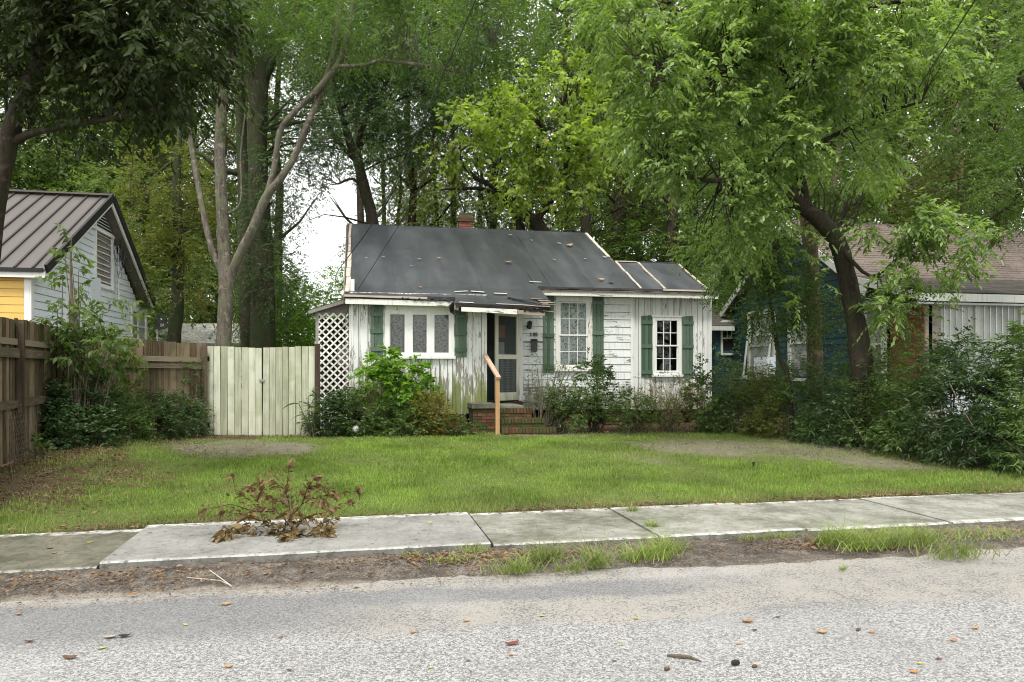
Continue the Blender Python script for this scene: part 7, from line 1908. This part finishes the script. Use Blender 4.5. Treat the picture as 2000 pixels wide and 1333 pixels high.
RL = [(1000, 1260, 28, 'red', 'long red-brown leaf in the middle of the road'), (911, 1215, 15, 'orange', 'orange leaf on the road near the sand, left of centre'), (806, 1237, 14, 'orange', 'small upright orange leaf on the grey road'), (1058, 1205, 14, 'yellow', 'yellow-green leaf on the tan sand'), (215, 1247, 24, 'pale', 'pale curled leaf on the road at the left'), (243, 1245, 20, 'black', 'black curled leaf touching distance from the pale leaf'),
      (200, 1268, 14, 'yellow', 'yellow leaf below the pale curled leaf'), (57, 1255, 16, 'brown', 'dark brown crumpled leaf near the left edge of the road'), (137, 1287, 24, 'brown', 'flat brown leaf at the lower left of the road'), (36, 1202, 14, 'orange', 'small tan-orange leaf by the left road edge'), (441, 1182, 20, 'tan', 'tan leaf on the dark band of asphalt'), (363, 1222, 10, 'yellow', 'tiny yellow-green leaf on the asphalt left of centre'),
      (446, 1304, 18, 'tan', 'tan leaf at the bottom of the picture, left of centre'), (566, 1311, 14, 'brown', 'brown leaf at the bottom, right of the tan one'), (548, 1247, 10, 'red', 'small dark red leaf in mid road'), (696, 1149, 14, 'tan', 'tan leaf on the sandy road edge'), (1242, 1210, 13, 'yellow', 'yellow leaf at the end of the sand patch'), (1213, 1261, 10, 'yellow', 'small yellow leaf right of the long red-brown leaf'),
      (1460, 1216, 26, 'orange', 'broad orange-brown leaf right of centre on the road'), (1473, 1233, 12, 'black', 'small black leaf just below the broad orange-brown leaf'), (1519, 1207, 11, 'brown', 'small brown leaf right of the broad orange-brown leaf'), (1605, 1237, 22, 'tan', 'long curled tan leaf on the right part of the road'), (1676, 1232, 14, 'brown', 'brown leaf in the right part of the road'), (1703, 1237, 13, 'orange', 'orange leaf beside that brown one on the right'),
      (1905, 1229, 16, 'tan', 'tan leaf toward the right edge of the road'), (1862, 1253, 14, 'orange', 'orange crumpled leaf toward the right edge'), (1785, 1315, 17, 'orange', 'orange leaf at the bottom right'), (1796, 1298, 12, 'yellow', 'yellow leaf above the bottom-right orange leaf'), (1443, 1260, 11, 'orange', 'small orange leaf above the black cone'), (1833, 1289, 13, 'red', 'dull red leaf low on the right'), (998, 1281, 11, 'orange', 'small orange leaf under the long red-brown one'), (915, 1293, 9, 'brown', 'tiny brown leaf low in the middle'), (842, 1306, 10, 'lime', 'tiny lime leaf at the bottom centre'), (820, 1303, 7, 'black', 'black speck of a leaf at the bottom centre'), (1200, 1293, 11, 'brown', 'round brown leaf left of the stick')]
for i, (u, v, px, c, lb) in enumerate(RL): road_leaf(u, v, .0, px * 1.0, c, lb, 800 + i)
SL = [(840, 1022, 10, 'yellow', .105, 'yellow-green leaf on the pale slab right of the dead branch'), (106, 1082, 11, 'tan', .06, 'tan leaf on the dark left slab'), (97, 1073, 12, 'brown', .06, 'brown leaf beside the tan one on the dark left slab'), (175, 1061, 9, 'yellow', .06, 'yellow leaf on the dark left slab'), (1176, 1011, 9, 'orange', .082, 'small orange leaf on the second weathered slab'), (308, 1103, 13, 'lime', .05, 'lime-green leaf lying below the kerb'), (260, 1162, 17, 'orange', .02, 'orange leaf at the sandy edge left of centre'), (1183, 846, 15, 'orange', .24, 'orange leaf on the bare ground before the house bed'), (293, 1042, 9, 'orange', .1, 'small orange leaf at the left end of the pale slab'), (672, 998, 16, 'orange', .1, 'orange leaf at the back edge of the pale slab')]
for i, (u, v, px, c, z, lb) in enumerate(SL): road_leaf(u, v, z, px, c, lb, 860 + i)
for i, (u, v, c, px, wh) in enumerate([(996, 464, 'tan', 8, 'high on the roof near the ridge'), (992, 517, 'tan', 12, 'on the middle of the roof'), (1112, 484, 'tan', 13, 'on the upper right of the main roof'), (1092, 480, 'pale', 7, 'upper roof left of the larger tan leaf'), (1174, 551, 'tan', 12, 'by the right eave'), (1193, 556, 'brown', 12, 'next to the right eave leaf'), (1181, 507, 'pale', 8, 'below the right rake of the main roof'), (1142, 510, 'pale', 6, 'on the right third of the roof'), (1038, 474, 'pale', 5, 'a little right of the highest one'), (803, 524, 'pale', 5, 'on the left half of the roof'), (748, 507, 'pale', 6, 'on the left third of the roof'), (819, 511, 'tan', 6, 'left of the roof centre'), (857, 509, 'tan', 7, 'just left of the roof centre'), (821, 566, 'orange', 7, 'near the left eave'), (1082, 512, 'pale', 6, 'above the porch hood'), (716, 509, 'pale', 4, 'close to the left rake')]):
    road_leaf(0, 0, 0, px * 1.2, c, 'small fallen leaf ' + wh, 900 + i, loc=on_roof(u, v) + Vector((0, -.03, .05)), pitch=.5)
sp = GG(1335, 1290, 0); m = MB()
m.tube([GG(1303, 1283, 0) + Vector((0, 0, .008)), GG(1325, 1286, 0) + Vector((0, 0, .013)), GG(1350, 1288, 0) + Vector((0, 0, .010)), GG(1370, 1294, 0) + Vector((0, 0, .006))], [.005, .011, .010, .003], 6, .2, R)
top('stick', m, M['twig'], 'short split stick lying on the lower middle of the road', 'stick')
for u, v, r0, lb in ((1437, 1300, .016, 'black round pine cone on the road right of the stick'), (1474, 1305, .010, 'small brown seed pod beside the black cone'), (1303, 1310, .011, 'brown seed pod on the road below the stick')):
    c = GG(u, v, 0); m = MB(); m.tube([(c.x - r0 * 1.6, c.y, r0 * .6), (c.x - r0, c.y, r0), (c.x, c.y, r0 * 1.1), (c.x + r0, c.y, r0), (c.x + r0 * 1.5, c.y, r0 * .6)], [r0 * .3, r0 * .8, r0, r0 * .8, r0 * .3], 8, .15, R); top('seed_cone', m, LC['black' if r0 > .012 else 'brown'], lb, 'cone')
for pts, lb in (([(365, 1131), (400, 1134), (430, 1137), (452, 1147)], 'long pale twig on the dark verge dirt'), ([(410, 1117), (435, 1135), (451, 1147)], 'second pale twig crossing the long one on the verge'), ([(1215, 1268), (1228, 1272)], 'tiny pale twig in the middle of the road')):
    m = MB(); m.tube([GG(u, v, .03 if v < 1160 else 0) + Vector((0, 0, .01)) for u, v in pts], [.004] * len(pts), 5); top('twig', m, M['strip'], lb, 'twig')
c = GL(1472, 911); m = MB(); m.tube([(c.x, c.y, c.z), (c.x, c.y, c.z + .03), (c.x, c.y, c.z + .06), (c.x, c.y, c.z + .07)], [.02, .03, .025, .01], 8, .1, R); top('seed_pod', m, LC['black'], 'dark round pod sitting on the lawn near the bare patch', 'pod')
c = DD(695, 838, 15.0); m = MB(); m.tube([(c.x, c.y, c.z - .07), (c.x, c.y, c.z - .04), (c.x, c.y, c.z), (c.x, c.y, c.z + .04), (c.x, c.y, c.z + .07)], [.02, .055, .07, .055, .02], 12); top('garden_globe', m, M['curtain'], 'small pale round ornament half hidden under the shrubs', 'ornament')
# stray hanging vine at upper left
m = MB(); m.tube([DD(264, 240, 8.3), DD(260, 300, 8.3), DD(255, 370, 8.3), DD(252, 415, 8.3)], [.006, .005, .004, .003], 5); top('hanging_vine', m, M['bark_dark'], 'thin vine dangling from the dark foreground foliage above the white gable', 'vine')
